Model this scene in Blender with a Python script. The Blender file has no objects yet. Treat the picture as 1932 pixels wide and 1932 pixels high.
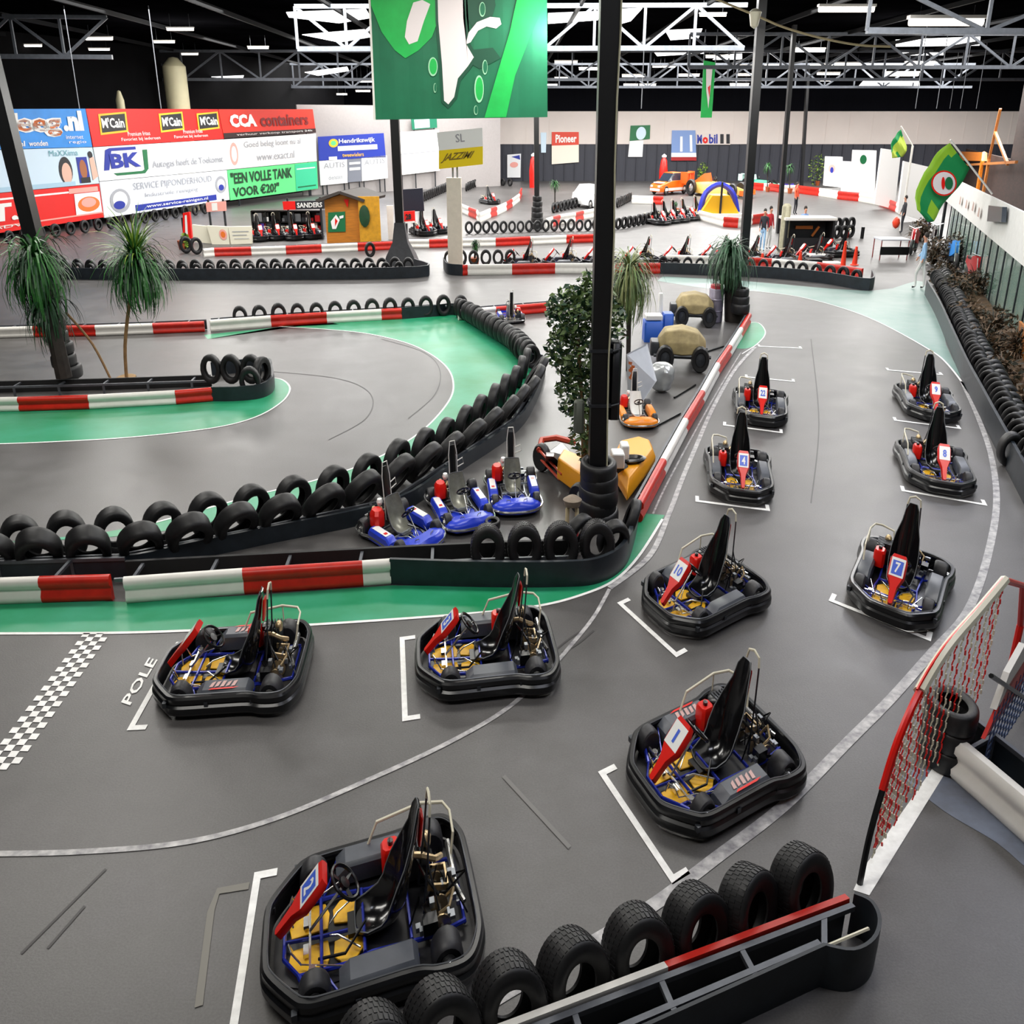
import bpy, bmesh, math, random
from mathutils import Vector, Matrix
sc = bpy.context.scene
COL = sc.collection
R = math.radians
PI = math.pi

# ---------------------------------------------------------------- camera
F = 1830.0          # focal length in pixels of the 1932 px frame
PITCH = R(22.0)
H = 5.0             # the viewing gallery's eye height
SP, CP = math.sin(PITCH), math.cos(PITCH)
cam_data = bpy.data.cameras.new('camera')
cam = bpy.data.objects.new('camera', cam_data)
COL.objects.link(cam)
cam.location = (0, 0, H)
cam.rotation_euler = (PI/2 - PITCH, 0, 0)
cam_data.sensor_width = 36.0
cam_data.lens = 36.0*F/1932.0
cam_data.clip_start = 0.1
cam_data.clip_end = 400
sc.camera = cam

# ---------------------------------------------------------------- world, light, exposure
w = bpy.data.worlds.new('world'); sc.world = w
w.use_nodes = True
w.node_tree.nodes['Background'].inputs['Color'].default_value = (0.80, 0.88, 1.0, 1)
w.node_tree.nodes['Background'].inputs['Strength'].default_value = 0.3
sc.view_settings.view_transform = 'Standard'
sc.view_settings.look = 'None'
sc.view_settings.gamma = 1
sc.view_settings.use_curve_mapping = False
sc.view_settings.exposure = 0.0
sc.cycles.use_denoising = True
sc.cycles.max_bounces = 5
sc.cycles.diffuse_bounces = 3
sc.cycles.sample_clamp_indirect = 4
sc.cycles.sample_clamp_direct = 20

def area(name, loc, sx, sy, power, color=(1, 0.98, 0.95), rot=(0, 0, 0)):
    l = bpy.data.lights.new(name, 'AREA')
    l.shape = 'RECTANGLE'; l.size = sx; l.size_y = sy
    l.energy = power; l.color = color
    o = bpy.data.objects.new(name, l); COL.objects.link(o)
    o.location = loc; o.rotation_euler = rot
    return o
# unseen area lamps added over the near hall; no roof lights are built there
NEAR_FILL = [(-3.2, 4.5, 6.5, 1.4), (4.2, 4.5, 5.0, 1.4), (-8, 13, 7, 1.8), (2, 13, 7, 1.8), (10.5, 13, 5, 1.8),
              (-11, 23, 7, 2), (0, 23, 7, 2), (10.5, 23, 6, 2)]
ROOF = 8.9
for i, (x, y, sx, sy) in enumerate(NEAR_FILL):
    warm = (1.0, 0.97, 0.91) if x < 3 else (0.88, 0.90, 1.0)
    area('near_fill', (x, y, ROOF-0.12), sx, sy, (350 if x < 3 else 170) if y < 10 else 500 if y < 20 else 640, warm)
for (x, y, sx, sy, p) in [(-9, 38, 16, 5, 2300), (7, 38, 14, 5, 2100), (-8, 56, 16, 6, 3500), (9, 56, 18, 6, 4200),
                          (-8, 76, 16, 8, 4200), (13, 76, 20, 8, 6600), (32, 72, 14, 10, 7500), (23, 47, 8, 8, 1500)]:  # last two added only to brighten the far right boards and crowd
    area('hall_and_fill_light', (x, y, ROOF-0.12), sx, sy, p)

# point lamps added as sideways fill for upright surfaces, some where no tube hangs
for (x, y, p) in [(-11, 26, 700), (1, 27, 1000), (10, 25, 600), (-14, 46, 900), (2, 45, 900), (16, 44, 700), (-4, 64, 1300), (14, 64, 1500), (-3, 6, 70), (5, 8, 60), (-7, 15, 160), (7, 16, 140)]:
    l = bpy.data.lights.new('side_fill', 'POINT'); l.energy = p; l.shadow_soft_size = 0.9; l.color = (1, 0.97, 0.92)
    o = bpy.data.objects.new('side_fill', l); COL.objects.link(o); o.location = (x, y, ROOF-1.8)
# ---------------------------------------------------------------- where a point of the photo lies in the hall
def ray(px, py):
    x, y = px-966.0, py-966.0
    return Vector((x, -y*SP + F*CP, -y*CP - F*SP))
def at(px, py, z=0.0):
    d = ray(px, py); t = (z-H)/d.z
    return Vector((d.x*t, d.y*t, z))
def at_y(px, py, Y):
    d = ray(px, py); t = Y/d.y
    return Vector((d.x*t, Y, H+d.z*t))
class Wall:
    """a vertical plane over the ground line A-B"""
    def __init__(s, A, B):
        s.A = Vector((A[0], A[1], 0)); s.u = Vector((B[0]-A[0], B[1]-A[1], 0)).normalized()
        s.n = Vector((s.u.y, -s.u.x, 0))
        if s.n.dot(Vector((0, 0, 0))-s.A) < 0: s.n = -s.n
    def hit(s, px, py):
        d = ray(px, py); o = Vector((0, 0, H))
        t = (s.A-o).dot(s.n)/d.dot(s.n)
        return o+d*t
    def uz(s, px, py):
        p = s.hit(px, py); return (p-s.A).dot(s.u), p.z
    def pt(s, u, z, off=0.0):
        return s.A + s.u*u + s.n*off + Vector((0, 0, z))

# things here measure two thirds across the hall (x) of what they measure along it (y)
K = 0.667
KM = Matrix.Diagonal((K, 1, 1, 1))
def heading(px0, py0, px1, py1):
    a, b = at(px0, py0), at(px1, py1)
    return math.atan2(b.y-a.y, (b.x-a.x)/K)
def base(h): return KM @ Matrix.Rotation(h, 4, 'Z')

# ---------------------------------------------------------------- materials
def srgb(h):
    if isinstance(h, str):
        h = h.lstrip('#'); c = [int(h[i:i+2], 16)/255 for i in (0, 2, 4)]
    else: c = list(h)
    return [x/12.92 if x <= 0.04045 else ((x+0.055)/1.055)**2.4 for x in c]
MATS = {}
def mat(name, col, rough=0.5, metal=0.0, noise=0.0, nscale=6.0, bump=0.0, emit=0.0, spec=0.5, col2=None, stretch=None, alpha=1.0, coat=0.0):
    if name in MATS: return MATS[name]
    m = bpy.data.materials.new(name); m.use_nodes = True
    nt = m.node_tree; N = nt.nodes; L = nt.links
    b = N['Principled BSDF']
    c = srgb(col); b.inputs['Base Color'].default_value = (*c, 1)
    b.inputs['Roughness'].default_value = rough; b.inputs['Metallic'].default_value = metal
    b.inputs['Specular IOR Level'].default_value = spec
    b.inputs['Coat Weight'].default_value = coat
    if alpha < 1: b.inputs['Alpha'].default_value = alpha
    if emit:
        b.inputs['Emission Color'].default_value = (*c, 1); b.inputs['Emission Strength'].default_value = emit
    if noise or bump or col2:
        tc = N.new('ShaderNodeTexCoord'); mp = N.new('ShaderNodeMapping')
        L.new(tc.outputs['Object'], mp.inputs['Vector'])
        if stretch: mp.inputs['Scale'].default_value = stretch
        nz = N.new('ShaderNodeTexNoise'); nz.inputs['Scale'].default_value = nscale; nz.inputs['Detail'].default_value = 5
        nz.inputs['Roughness'].default_value = 0.6
        L.new(mp.outputs['Vector'], nz.inputs['Vector'])
        if noise or col2:
            r = N.new('ShaderNodeValToRGB')
            r.color_ramp.elements[0].position = 0.3; r.color_ramp.elements[1].position = 0.7
            c2 = srgb(col2) if col2 else [min(1, x*(1+noise)) for x in c]
            c1 = c if col2 else [x*(1-noise) for x in c]
            r.color_ramp.elements[0].color = (*c1, 1); r.color_ramp.elements[1].color = (*c2, 1)
            L.new(nz.outputs['Fac'], r.inputs['Fac']); L.new(r.outputs['Color'], b.inputs['Base Color'])
        if bump:
            bp = N.new('ShaderNodeBump'); bp.inputs['Strength'].default_value = bump; bp.inputs['Distance'].default_value = 0.02
            L.new(nz.outputs['Fac'], bp.inputs['Height']); L.new(bp.outputs['Normal'], b.inputs['Normal'])
    MATS[name] = m
    return m

def floor_mat():
    m = bpy.data.materials.new('worn asphalt'); m.use_nodes = True
    nt = m.node_tree; N = nt.nodes; L = nt.links; b = N['Principled BSDF']
    tc = N.new('ShaderNodeTexCoord')
    def noise(sc_, det, st=None, rough=0.6):
        mp = N.new('ShaderNodeMapping'); L.new(tc.outputs['Object'], mp.inputs['Vector'])
        if st: mp.inputs['Scale'].default_value = st
        n = N.new('ShaderNodeTexNoise'); n.inputs['Scale'].default_value = sc_; n.inputs['Detail'].default_value = det
        n.inputs['Roughness'].default_value = rough
        L.new(mp.outputs['Vector'], n.inputs['Vector']); return n
    big = noise(0.22, 4); mid = noise(1.6, 6); fine = noise(60, 3); sp = noise(18, 8, rough=0.75)
    r = N.new('ShaderNodeValToRGB'); e = r.color_ramp.elements
    e[0].position = 0.30; e[0].color = (*srgb('#454342'), 1)
    e[1].position = 0.72; e[1].color = (*srgb('#696768'), 1)
    k = e.new(0.5); k.color = (*srgb('#565453'), 1)
    mx = N.new('ShaderNodeMix'); mx.data_type = 'FLOAT'; mx.inputs[0].default_value = 0.45
    L.new(big.outputs['Fac'], mx.inputs[2]); L.new(mid.outputs['Fac'], mx.inputs[3])
    L.new(mx.outputs[0], r.inputs['Fac'])
    # fine grain
    g = N.new('ShaderNodeMix'); g.data_type = 'RGBA'; g.blend_type = 'MULTIPLY'; g.inputs[0].default_value = 0.5
    gr = N.new('ShaderNodeValToRGB'); gr.color_ramp.elements[0].position = 0.3; gr.color_ramp.elements[0].color = (.62, .62, .62, 1)
    gr.color_ramp.elements[1].position = 0.7; gr.color_ramp.elements[1].color = (1.2, 1.2, 1.2, 1)
    L.new(fine.outputs['Fac'], gr.inputs['Fac'])
    L.new(r.outputs['Color'], g.inputs[6]); L.new(gr.outputs['Color'], g.inputs[7])
    # scattered scuffs
    sr = N.new('ShaderNodeValToRGB'); sr.color_ramp.elements[0].position = 0.30; sr.color_ramp.elements[0].color = (.45, .45, .45, 1)
    sr.color_ramp.elements[1].position = 0.36; sr.color_ramp.elements[1].color = (1, 1, 1, 1)
    L.new(sp.outputs['Fac'], sr.inputs['Fac'])
    g2 = N.new('ShaderNodeMix'); g2.data_type = 'RGBA'; g2.blend_type = 'MULTIPLY'; g2.inputs[0].default_value = 0.9
    L.new(g.outputs[2], g2.inputs[6]); L.new(sr.outputs['Color'], g2.inputs[7])
    L.new(g2.outputs[2], b.inputs['Base Color'])
    rr = N.new('ShaderNodeMapRange'); rr.inputs[3].default_value = 0.30; rr.inputs[4].default_value = 0.52
    L.new(mid.outputs['Fac'], rr.inputs[0]); L.new(rr.outputs[0], b.inputs['Roughness'])
    b.inputs['Specular IOR Level'].default_value = 0.55
    bp = N.new('ShaderNodeBump'); bp.inputs['Strength'].default_value = 0.12; bp.inputs['Distance'].default_value = 0.01
    L.new(fine.outputs['Fac'], bp.inputs['Height']); L.new(bp.outputs['Normal'], b.inputs['Normal'])
    return m

BLACK = mat('black plastic', '#0f1013', 0.28, noise=0.25, nscale=9)
RUBBER = mat('black rubber', '#121214', 0.62, noise=0.3, nscale=14)
TYREM = mat('tyre rubber', '#161618', 0.5, noise=0.3, nscale=20)
BELT = mat('rubber conveyor belt', '#1d242b', 0.45, noise=0.35, nscale=5, bump=0.1)
REDP = mat('red painted steel', '#c8200f', 0.38, noise=0.18, nscale=5)
WHITEP = mat('white painted steel', '#e9e6df', 0.42, noise=0.06, nscale=4)
STEEL = mat('galvanised steel', '#8d9196', 0.35, 0.6, noise=0.15)
DSTEEL = mat('dark steel', '#3a3d42', 0.4, 0.5, noise=0.2)
CHROME = mat('bright metal', '#d8d8d6', 0.2, 0.9)
BRASS = mat('oily brass', '#c8b088', 0.3, 0.7, noise=0.3, nscale=20)
BLUEF = mat('dark blue tube', '#2433a0', 0.22, 0.2)
ORANGE = mat('orange floor tray', '#ffbe22', 0.4, noise=0.15, nscale=14)
RED = mat('bright red plastic', '#e0190d', 0.3)
REDD = mat('red dark plastic', '#a5141a', 0.4)
WHITE = mat('white plastic', '#f1f1ee', 0.4)
CREAM = mat('cream tube', '#dcd6bf', 0.35)
BLUE = mat('royal blue plastic', '#2440d0', 0.3)
BLUEL = mat('sticker blue', '#3f63d6', 0.4)
GREYP = mat('side pod grey', '#4c5058', 0.38, noise=0.15)
SILVER = mat('silver seat', '#9a9a90', 0.35, 0.4, noise=0.25, nscale=8)
YELLOW = mat('warm yellow', '#f3a417', 0.4)
LINEW = mat('white floor paint', '#f4f3f0', 0.5, noise=0.12, nscale=12)
LINEF = mat('worn white floor paint', '#77757a', 0.5, col2='#cfcdcb', nscale=9)
GREEN = mat('green floor paint', '#0b8a55', 0.40, noise=0.0, nscale=0.9, col2='#37a27c')
GREEN2 = mat('faded green floor paint', '#5f877d', 0.40, nscale=0.7, col2='#869b95')

# ---------------------------------------------------------------- mesh builder
class MB:
    def __init__(s):
        s.v = []; s.f = []; s.m = []; s.cur = 0; s.mats = []
    def use(s, m):
        if m not in s.mats: s.mats.append(m)
        s.cur = s.mats.index(m); return s
    def add(s, vs, fs):
        o = len(s.v); s.v += [Vector(v) for v in vs]
        for f in fs:
            s.f.append(tuple(i+o for i in f)); s.m.append(s.cur)
        return s
    def box(s, c, d, M=None):
        x, y, z = d[0]/2, d[1]/2, d[2]/2
        vs = [Vector((sx*x, sy*y, sz*z)) for sx in (-1, 1) for sy in (-1, 1) for sz in (-1, 1)]
        if M: vs = [M @ v for v in vs]
        c = Vector(c)
        return s.add([v+c for v in vs], [(0, 1, 3, 2), (4, 6, 7, 5), (0, 4, 5, 1), (2, 3, 7, 6), (0, 2, 6, 4), (1, 5, 7, 3)])
    def rbox(s, c, d, r=0.02, M=None):
        """box with chamfered vertical edges and top"""
        x, y, z = d[0]/2, d[1]/2, d[2]/2
        def ring(ix, zz):
            a, b = x-ix, y-ix
            return [(-a+r, -b, zz), (a-r, -b, zz), (a, -b+r, zz), (a, b-r, zz), (a-r, b, zz), (-a+r, b, zz), (-a, b-r, zz), (-a, -b+r, zz)]
        rs = [ring(0, -z), ring(0, z-r), ring(r*0.6, z)]
        c = Vector(c)
        return s.loft([[(M @ Vector(p) if M else Vector(p))+c for p in q] for q in rs])
    def loft(s, rings, cap=True, closed=False):
        n = len(rings[0]); vs = [p for r in rings for p in r]; fs = []
        m = len(rings)
        for i in range(m if closed else m-1):
            j = (i+1) % m
            for k in range(n):
                l = (k+1) % n
                fs.append((i*n+k, i*n+l, j*n+l, j*n+k))
        if cap and not closed:
            fs.append(tuple(range(n-1, -1, -1))); fs.append(tuple((m-1)*n+k for k in range(n)))
        return s.add(vs, fs)
    def tube(s, pts, r, n=6, closed=False):
        pts = [Vector(p) for p in pts]; m = len(pts); rings = []
        rr = r if isinstance(r, (list, tuple)) else [r]*m
        up = None
        for i, p in enumerate(pts):
            a = pts[(i-1) % m] if (closed or i > 0) else p
            b = pts[(i+1) % m] if (closed or i < m-1) else p
            t = (b-a)
            t = t.normalized() if t.length > 1e-9 else Vector((0, 0, 1))
            if up is None: up = Vector((0, 0, 1)) if abs(t.z) < 0.9 else Vector((1, 0, 0))
            x = t.cross(up)
            if x.length < 1e-6: x = t.cross(Vector((0.3, 0.7, 0.2)))
            x.normalize(); y = x.cross(t).normalized(); up = y
            rings.append([p + (x*math.cos(2*PI*k/n) + y*math.sin(2*PI*k/n))*rr[i] for k in range(n)])
        return s.loft(rings, True, closed)
    def lathe(s, prof, M=None, n=16, cap=True):
        """profile of (r, z) turned about z"""
        rings = []
        for (r, z) in prof:
            ring = [Vector((max(r, 1e-4)*math.cos(2*PI*k/n), max(r, 1e-4)*math.sin(2*PI*k/n), z)) for k in range(n)]
            rings.append([M @ p for p in ring] if M else ring)
        return s.loft(rings, cap)
    def sweep(s, path, prof, closed=True):
        """closed profile (out, z) along a level path; out is to the right of travel"""
        m = len(path); rings = []
        for i, p in enumerate(path):
            p = Vector((p[0], p[1], p[2] if len(p) > 2 else 0))
            a = Vector(path[(i-1) % m]).to_2d() if (closed or i > 0) else p.to_2d()
            b = Vector(path[(i+1) % m]).to_2d() if (closed or i < m-1) else p.to_2d()
            t = (b-a).normalized(); nrm = Vector((t.y, -t.x, 0))
            rings.append([p + nrm*o + Vector((0, 0, z)) for (o, z) in prof])
        return s.loft(rings, True, closed)
    def prism(s, poly, z0, z1):
        n = len(poly)
        vs = [(x, y, z0) for x, y in poly] + [(x, y, z1) for x, y in poly]
        fs = [tuple(range(n-1, -1, -1)), tuple(range(n, 2*n))] + [(i, (i+1) % n, n+(i+1) % n, n+i) for i in range(n)]
        return s.add(vs, fs)
    def beam(s, a, b, w, h):
        """square section bar from a to b"""
        a, b = Vector(a), Vector(b); t = (b-a).normalized()
        up = Vector((0, 0, 1)) if abs(t.z) < 0.95 else Vector((0, 1, 0))
        x = t.cross(up).normalized()*w/2; y = x.cross(t).normalized()*h/2
        return s.loft([[a-x-y, a+x-y, a+x+y, a-x+y], [b-x-y, b+x-y, b+x+y, b-x+y]])
    def slab(s, quad, th):
        """four corners given thickness along their normal, backwards"""
        q = [Vector(p) for p in quad]; n = (q[1]-q[0]).cross(q[2]-q[0]).normalized()*th
        return s.add(q+[p-n for p in q], [(0, 1, 2, 3), (7, 6, 5, 4), (0, 4, 5, 1), (1, 5, 6, 2), (2, 6, 7, 3), (3, 7, 4, 0)])
    def build(s, name, m=None, parent=None, M=None, loc=None, smooth=True, bevel=0, angle=40):
        me = bpy.data.meshes.new(name)
        vs = [M @ v for v in s.v] if M else s.v
        me.from_pydata([tuple(v) for v in vs], [], s.f)
        if m is not None and not s.mats: s.mats = [m]
        for q in s.mats: me.materials.append(q)
        if len(s.mats) > 1:
            for p, i in zip(me.polygons, s.m): p.material_index = i
        bm = bmesh.new(); bm.from_mesh(me); bmesh.ops.recalc_face_normals(bm, faces=bm.faces)
        if smooth:
            for f in bm.faces: f.smooth = True
            for e in bm.edges:
                if len(e.link_faces) == 2 and e.calc_face_angle(0) > R(angle): e.smooth = False
        bm.to_mesh(me); bm.free()
        o = bpy.data.objects.new(name, me); COL.objects.link(o)
        if parent: o.parent = parent
        if loc is not None: o.location = loc
        if bevel:
            b = o.modifiers.new('bevel', 'BEVEL'); b.width = bevel; b.segments = 2; b.limit_method = 'ANGLE'
        return o

def tag(o, label=None, cat=None, group=None, kind=None):
    if label: o['label'] = label
    if cat: o['category'] = cat
    if group: o['group'] = group
    if kind: o['kind'] = kind
    return o
def empty(name, loc, label, cat, group=None):
    o = bpy.data.objects.new(name, None); COL.objects.link(o); o.location = loc
    o.empty_display_size = 0.2
    return tag(o, label, cat, group)
def copy_tree(o, parent=None):
    c = o.copy(); COL.objects.link(c); c.parent = parent
    for ch in [x for x in o.children]: copy_tree(ch, c)
    return c
def catmull(pts, n=6, closed=False):
    pts = [Vector(p) for p in pts]; m = len(pts); out = []
    for i in range(m if closed else m-1):
        if closed: p0, p1, p2, p3 = pts[(i-1) % m], pts[i], pts[(i+1) % m], pts[(i+2) % m]
        else: p0, p1, p2, p3 = pts[max(i-1, 0)], pts[i], pts[i+1], pts[min(i+2, m-1)]
        for k in range(n):
            t = k/n
            out.append(0.5*((2*p1) + (p2-p0)*t + (2*p0-5*p1+4*p2-p3)*t*t + (3*p1-p0-3*p2+p3)*t**3))
    if not closed: out.append(pts[-1])
    return out
ORD = ['first', 'second', 'third', 'fourth', 'fifth', 'sixth', 'seventh', 'eighth', 'ninth', 'tenth', 'eleventh', 'twelfth', 'thirteenth',
       'fourteenth', 'fifteenth', 'sixteenth', 'seventeenth', 'eighteenth', 'nineteenth', 'twentieth']
for t_ in ('twenty', 'thirty', 'forty', 'fifty', 'sixty'):
    for u_ in ORD[:9]: ORD.append(t_+'-'+u_)
    ORD.append({'twenty': 'thirtieth', 'thirty': 'fortieth', 'forty': 'fiftieth', 'fifty': 'sixtieth', 'sixty': 'seventieth'}[t_])

def text_mesh(txt, bold=0.0):
    cu = bpy.data.curves.new('t', 'FONT'); cu.body = txt; cu.extrude = 0.0; cu.offset = bold
    cu.resolution_u = 2
    o = bpy.data.objects.new('t', cu); COL.objects.link(o)
    dg = bpy.context.evaluated_depsgraph_get(); dg.update()
    me = bpy.data.meshes.new_from_object(o.evaluated_get(dg))
    vs = [v.co.copy() for v in me.vertices]; fs = [tuple(p.vertices) for p in me.polygons]
    bpy.data.objects.remove(o); bpy.data.curves.remove(cu); bpy.data.meshes.remove(me)
    x0 = min(v.x for v in vs); x1 = max(v.x for v in vs); y0 = min(v.y for v in vs); y1 = max(v.y for v in vs)
    return [((v.x-x0)/(x1-x0), (v.y-y0)/(y1-y0)) for v in vs], fs
TM = {}
def lettering(mb, txt, P, bold=0.0, slant=0.0):
    """fit text to the map P(u, v) with u, v in 0..1"""
    key = (txt, bold)
    if key not in TM: TM[key] = text_mesh(txt, bold)
    vs, fs = TM[key]
    mb.add([P(u+slant*(v-0.5), v) for u, v in vs], fs)

# ================================================================ THE HALL
def poly_on_floor(pts, z):
    mb = MB(); vs = [at(x, y, 0) for x, y in pts]
    bm = bmesh.new()
    bv = [bm.verts.new((v.x, v.y, z)) for v in vs]
    f = bm.faces.new(bv); bmesh.ops.triangulate(bm, faces=[f])
    bm.verts.index_update()
    mb.add([v.co.copy() for v in bm.verts], [tuple(v.index for v in f.verts) for f in bm.faces]); bm.free()
    return mb
def flip_up(o):
    me = o.data
    for p in me.polygons:
        if p.normal.z < 0: p.flip()
    return o
def smooth2(pts, n=6):
    return [(p.x, p.y) for p in catmull([(x, y, 0) for x, y in pts], n)]
FLOOR = None
def ribbon(pts, wpx, z=0.006, smooth=True):
    """painted line; pts in the photo, width in metres (real)"""
    if smooth and len(pts) > 2: pts = smooth2(pts, 8)
    P = [at(x, y, 0) for x, y in pts]; mb = MB(); L = []; Rr = []
    for i, p in enumerate(P):
        a = P[max(i-1, 0)]; b = P[min(i+1, len(P)-1)]
        t = Vector(((b.x-a.x)/K, b.y-a.y, 0)).normalized(); n = Vector((-t.y*K, t.x, 0))*wpx/2
        L.append(p+n); Rr.append(p-n)
    n = len(P)
    mb.add([Vector((v.x, v.y, z)) for v in L+Rr], [(i, i+1, n+i+1, n+i) for i in range(n-1)])
    return mb

def build_hall():
    global FLOOR
    mb = MB(); mb.add([(-34, -4, 0), (52, -4, 0), (52, 100, 0), (-34, 100, 0)], [(0, 1, 2, 3)])
    FLOOR = mb.build('floor', floor_mat(), smooth=False); tag(FLOOR, kind='structure')
    dark = mat('dark roof sheeting', '#050506', 0.95, noise=0.4, nscale=0.6, spec=0.0)
    mb = MB(); mb.add([(-34, -4, ROOF), (52, -4, ROOF), (52, 100, ROOF), (-34, 100, ROOF)], [(3, 2, 1, 0)])
    tag(mb.build('ceiling', dark, smooth=False), kind='structure')
    # far wall: charcoal cladding below, pale panels, black above
    YF = 90.5
    clad = mat('charcoal cladding', '#343640', 0.6, noise=0.2, nscale=3, stretch=(14, 1, 0.2))
    pale = mat('pale wall panels', '#dcd2cc', 0.6, noise=0.05, nscale=0.3)
    blk = mat('black upper wall', '#07080e', 0.9, noise=0.3, nscale=2, stretch=(8, 1, 0.1), spec=0.1)
    a = at_y(560, 270, YF).x; b = 50.5
    zl = at_y(1200, 272, YF).z; zh = at_y(1200, 210, YF).z
    mb = MB()
    mb.use(clad).box(((a-8+b)/2, YF+0.2, zl/2), (b-a+8, 0.3, zl))
    mb.use(pale).box(((a-8+b)/2, YF+0.1, (zl+zh)/2), (b-a+8, 0.3, zh-zl))
    mb.use(blk).box(((a-8+b)/2, YF+0.2, (zh+ROOF)/2), (b-a+8, 0.3, ROOF-zh))
    for i in range(72):
        mb.use(clad).box((a+i*0.9, YF-0.02, zl/2), (0.06, 0.1, zl))
    for i in range(32):
        mb.use(pale).box((a+i*2.0, YF-0.06, (zl+zh)/2), (0.03, 0.03, zh-zl-0.05))
    tag(mb.build('wall_back', None, smooth=False), kind='structure')
    # left wall, running away to the right
    global LW, LW2, RW
    g1, g2, g3 = at(0, 452), at(600, 368), at(930, 352)
    LW = Wall(g1, g2); LW2 = Wall(g2, g3)
    lw = mat('dark left wall', '#08080a', 0.9, noise=0.3, nscale=1, spec=0.1)
    mb = MB(); s0 = LW.pt(-14, 0, -2.6); s1 = LW.pt((g2-g1).length+10, 0, -2.6)
    mb.slab([s0, s1, s1+Vector((0, 0, ROOF)), s0+Vector((0, 0, ROOF))], 0.2)
    tag(mb.build('wall_left', lw, smooth=False), kind='structure')
    # right wall far out and the wall behind the viewer
    mb = MB(); mb.box((50.5, 48, ROOF/2), (0.3, 104, ROOF))
    tag(mb.build('wall_right', mat('dark right wall', '#1c1310', 0.8, noise=0.3, nscale=1), smooth=False), kind='structure')
    mb = MB(); mb.box((-33.8, 20, ROOF/2), (0.3, 48, ROOF))
    tag(mb.build('wall_side', lw, smooth=False), kind='structure')
    mb = MB(); mb.box((9, -4.2, ROOF/2), (86, 0.3, ROOF))
    tag(mb.build('wall_front', mat('front wall', '#8a8886', 0.7), smooth=False), kind='structure')
build_hall()

# ---- floor paint (parts of the floor)
def paint(mb, name, m, label=None):
    o = mb.build(name, m, parent=FLOOR, smooth=False); flip_up(o)
    if label: o['label'] = label
    return o
# green run-off areas
paint(poly_on_floor([(-60, 1128), (240, 1136), (500, 1122), (740, 1105), (1000, 1108), (1130, 1100), (1180, 1068), (1196, 1020), (1198, 968), (1254, 972)]
      + smooth2([(1254, 972), (1238, 1000), (1205, 1050), (1160, 1095), (1100, 1122), (1020, 1143), (900, 1157), (700, 1172), (500, 1184), (250, 1194), (0, 1196), (-60, 1196)], 5), 0.003),
      'green_runoff', GREEN)
ribbon_l = ribbon([(-60, 1196), (0, 1196), (250, 1194), (500, 1184), (700, 1172), (900, 1157), (1020, 1143), (1100, 1122), (1160, 1095), (1205, 1050), (1250, 980)], 0.05)
paint(ribbon_l, 'white_line', LINEW)
paint(poly_on_floor([(-60, 772), (200, 768), (410, 752), (500, 742), (512, 725), (510, 712)]
      + smooth2([(510, 712), (535, 718), (547, 735), (530, 760), (480, 788), (400, 808), (250, 825), (100, 834), (-60, 840)], 5), 0.003), 'green_runoff', GREEN)
paint(ribbon([(510, 712), (535, 718), (547, 735), (530, 760), (480, 788), (400, 808), (250, 825), (100, 834), (-60, 840)], 0.05), 'white_line', LINEW)
# the hairpin's wide green band
outer = smooth2([(620, 604), (760, 600), (850, 592), (905, 615), (960, 655), (1003, 694)], 4) + smooth2([(1003, 694), (990, 735), (950, 780), (880, 830), (790, 885), (680, 925), (560, 955), (400, 985), (250, 1010), (0, 1024)], 4)
inner = smooth2([(0, 1024), (200, 1004), (360, 968), (480, 935), (600, 905), (700, 870), (790, 818), (845, 760), (855, 720), (835, 685), (780, 652), (700, 631), (620, 622), (520, 616)], 5)
paint(poly_on_floor(outer+inner[1:], 0.003), 'green_runoff', GREEN)
paint(ribbon([(280, 990), (360, 968), (480, 935), (600, 905), (700, 870), (790, 818), (845, 760), (855, 720), (835, 685), (780, 652), (700, 631), (620, 622), (520, 616)], 0.05), 'white_line', LINEW)
# thin green before the far straight
paint(poly_on_floor([(385, 632), (620, 608), (640, 612), (520, 618), (392, 640)], 0.003), 'green_runoff', GREEN)
# right-hand bend
outer2 = smooth2([(1250, 522), (1400, 530), (1640, 549), (1730, 530), (1748, 545), (1775, 590), (1785, 650), (1820, 720)], 3)
inner2 = smooth2([(1820, 720), (1790, 690), (1745, 655), (1640, 600), (1530, 565), (1430, 550), (1340, 545), (1240, 530)], 4)
paint(poly_on_floor(outer2+inner2[1:], 0.003), 'green_runoff', GREEN2, 'pale faded green paint')
paint(ribbon([(1340, 545), (1430, 550), (1530, 565), (1640, 600), (1745, 655), (1790, 690), (1840, 760), (1890, 850), (1935, 930)], 0.06), 'white_line', LINEW)
paint(poly_on_floor(smooth2([(1378, 655), (1410, 612), (1432, 610), (1444, 628), (1430, 648), (1405, 658), (1378, 655)], 5), 0.003), 'green_runoff', GREEN)
paint(ribbon([(1410, 610), (1432, 610), (1444, 628), (1430, 648), (1400, 668)], 0.04), 'white_line', LINEW)
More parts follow.
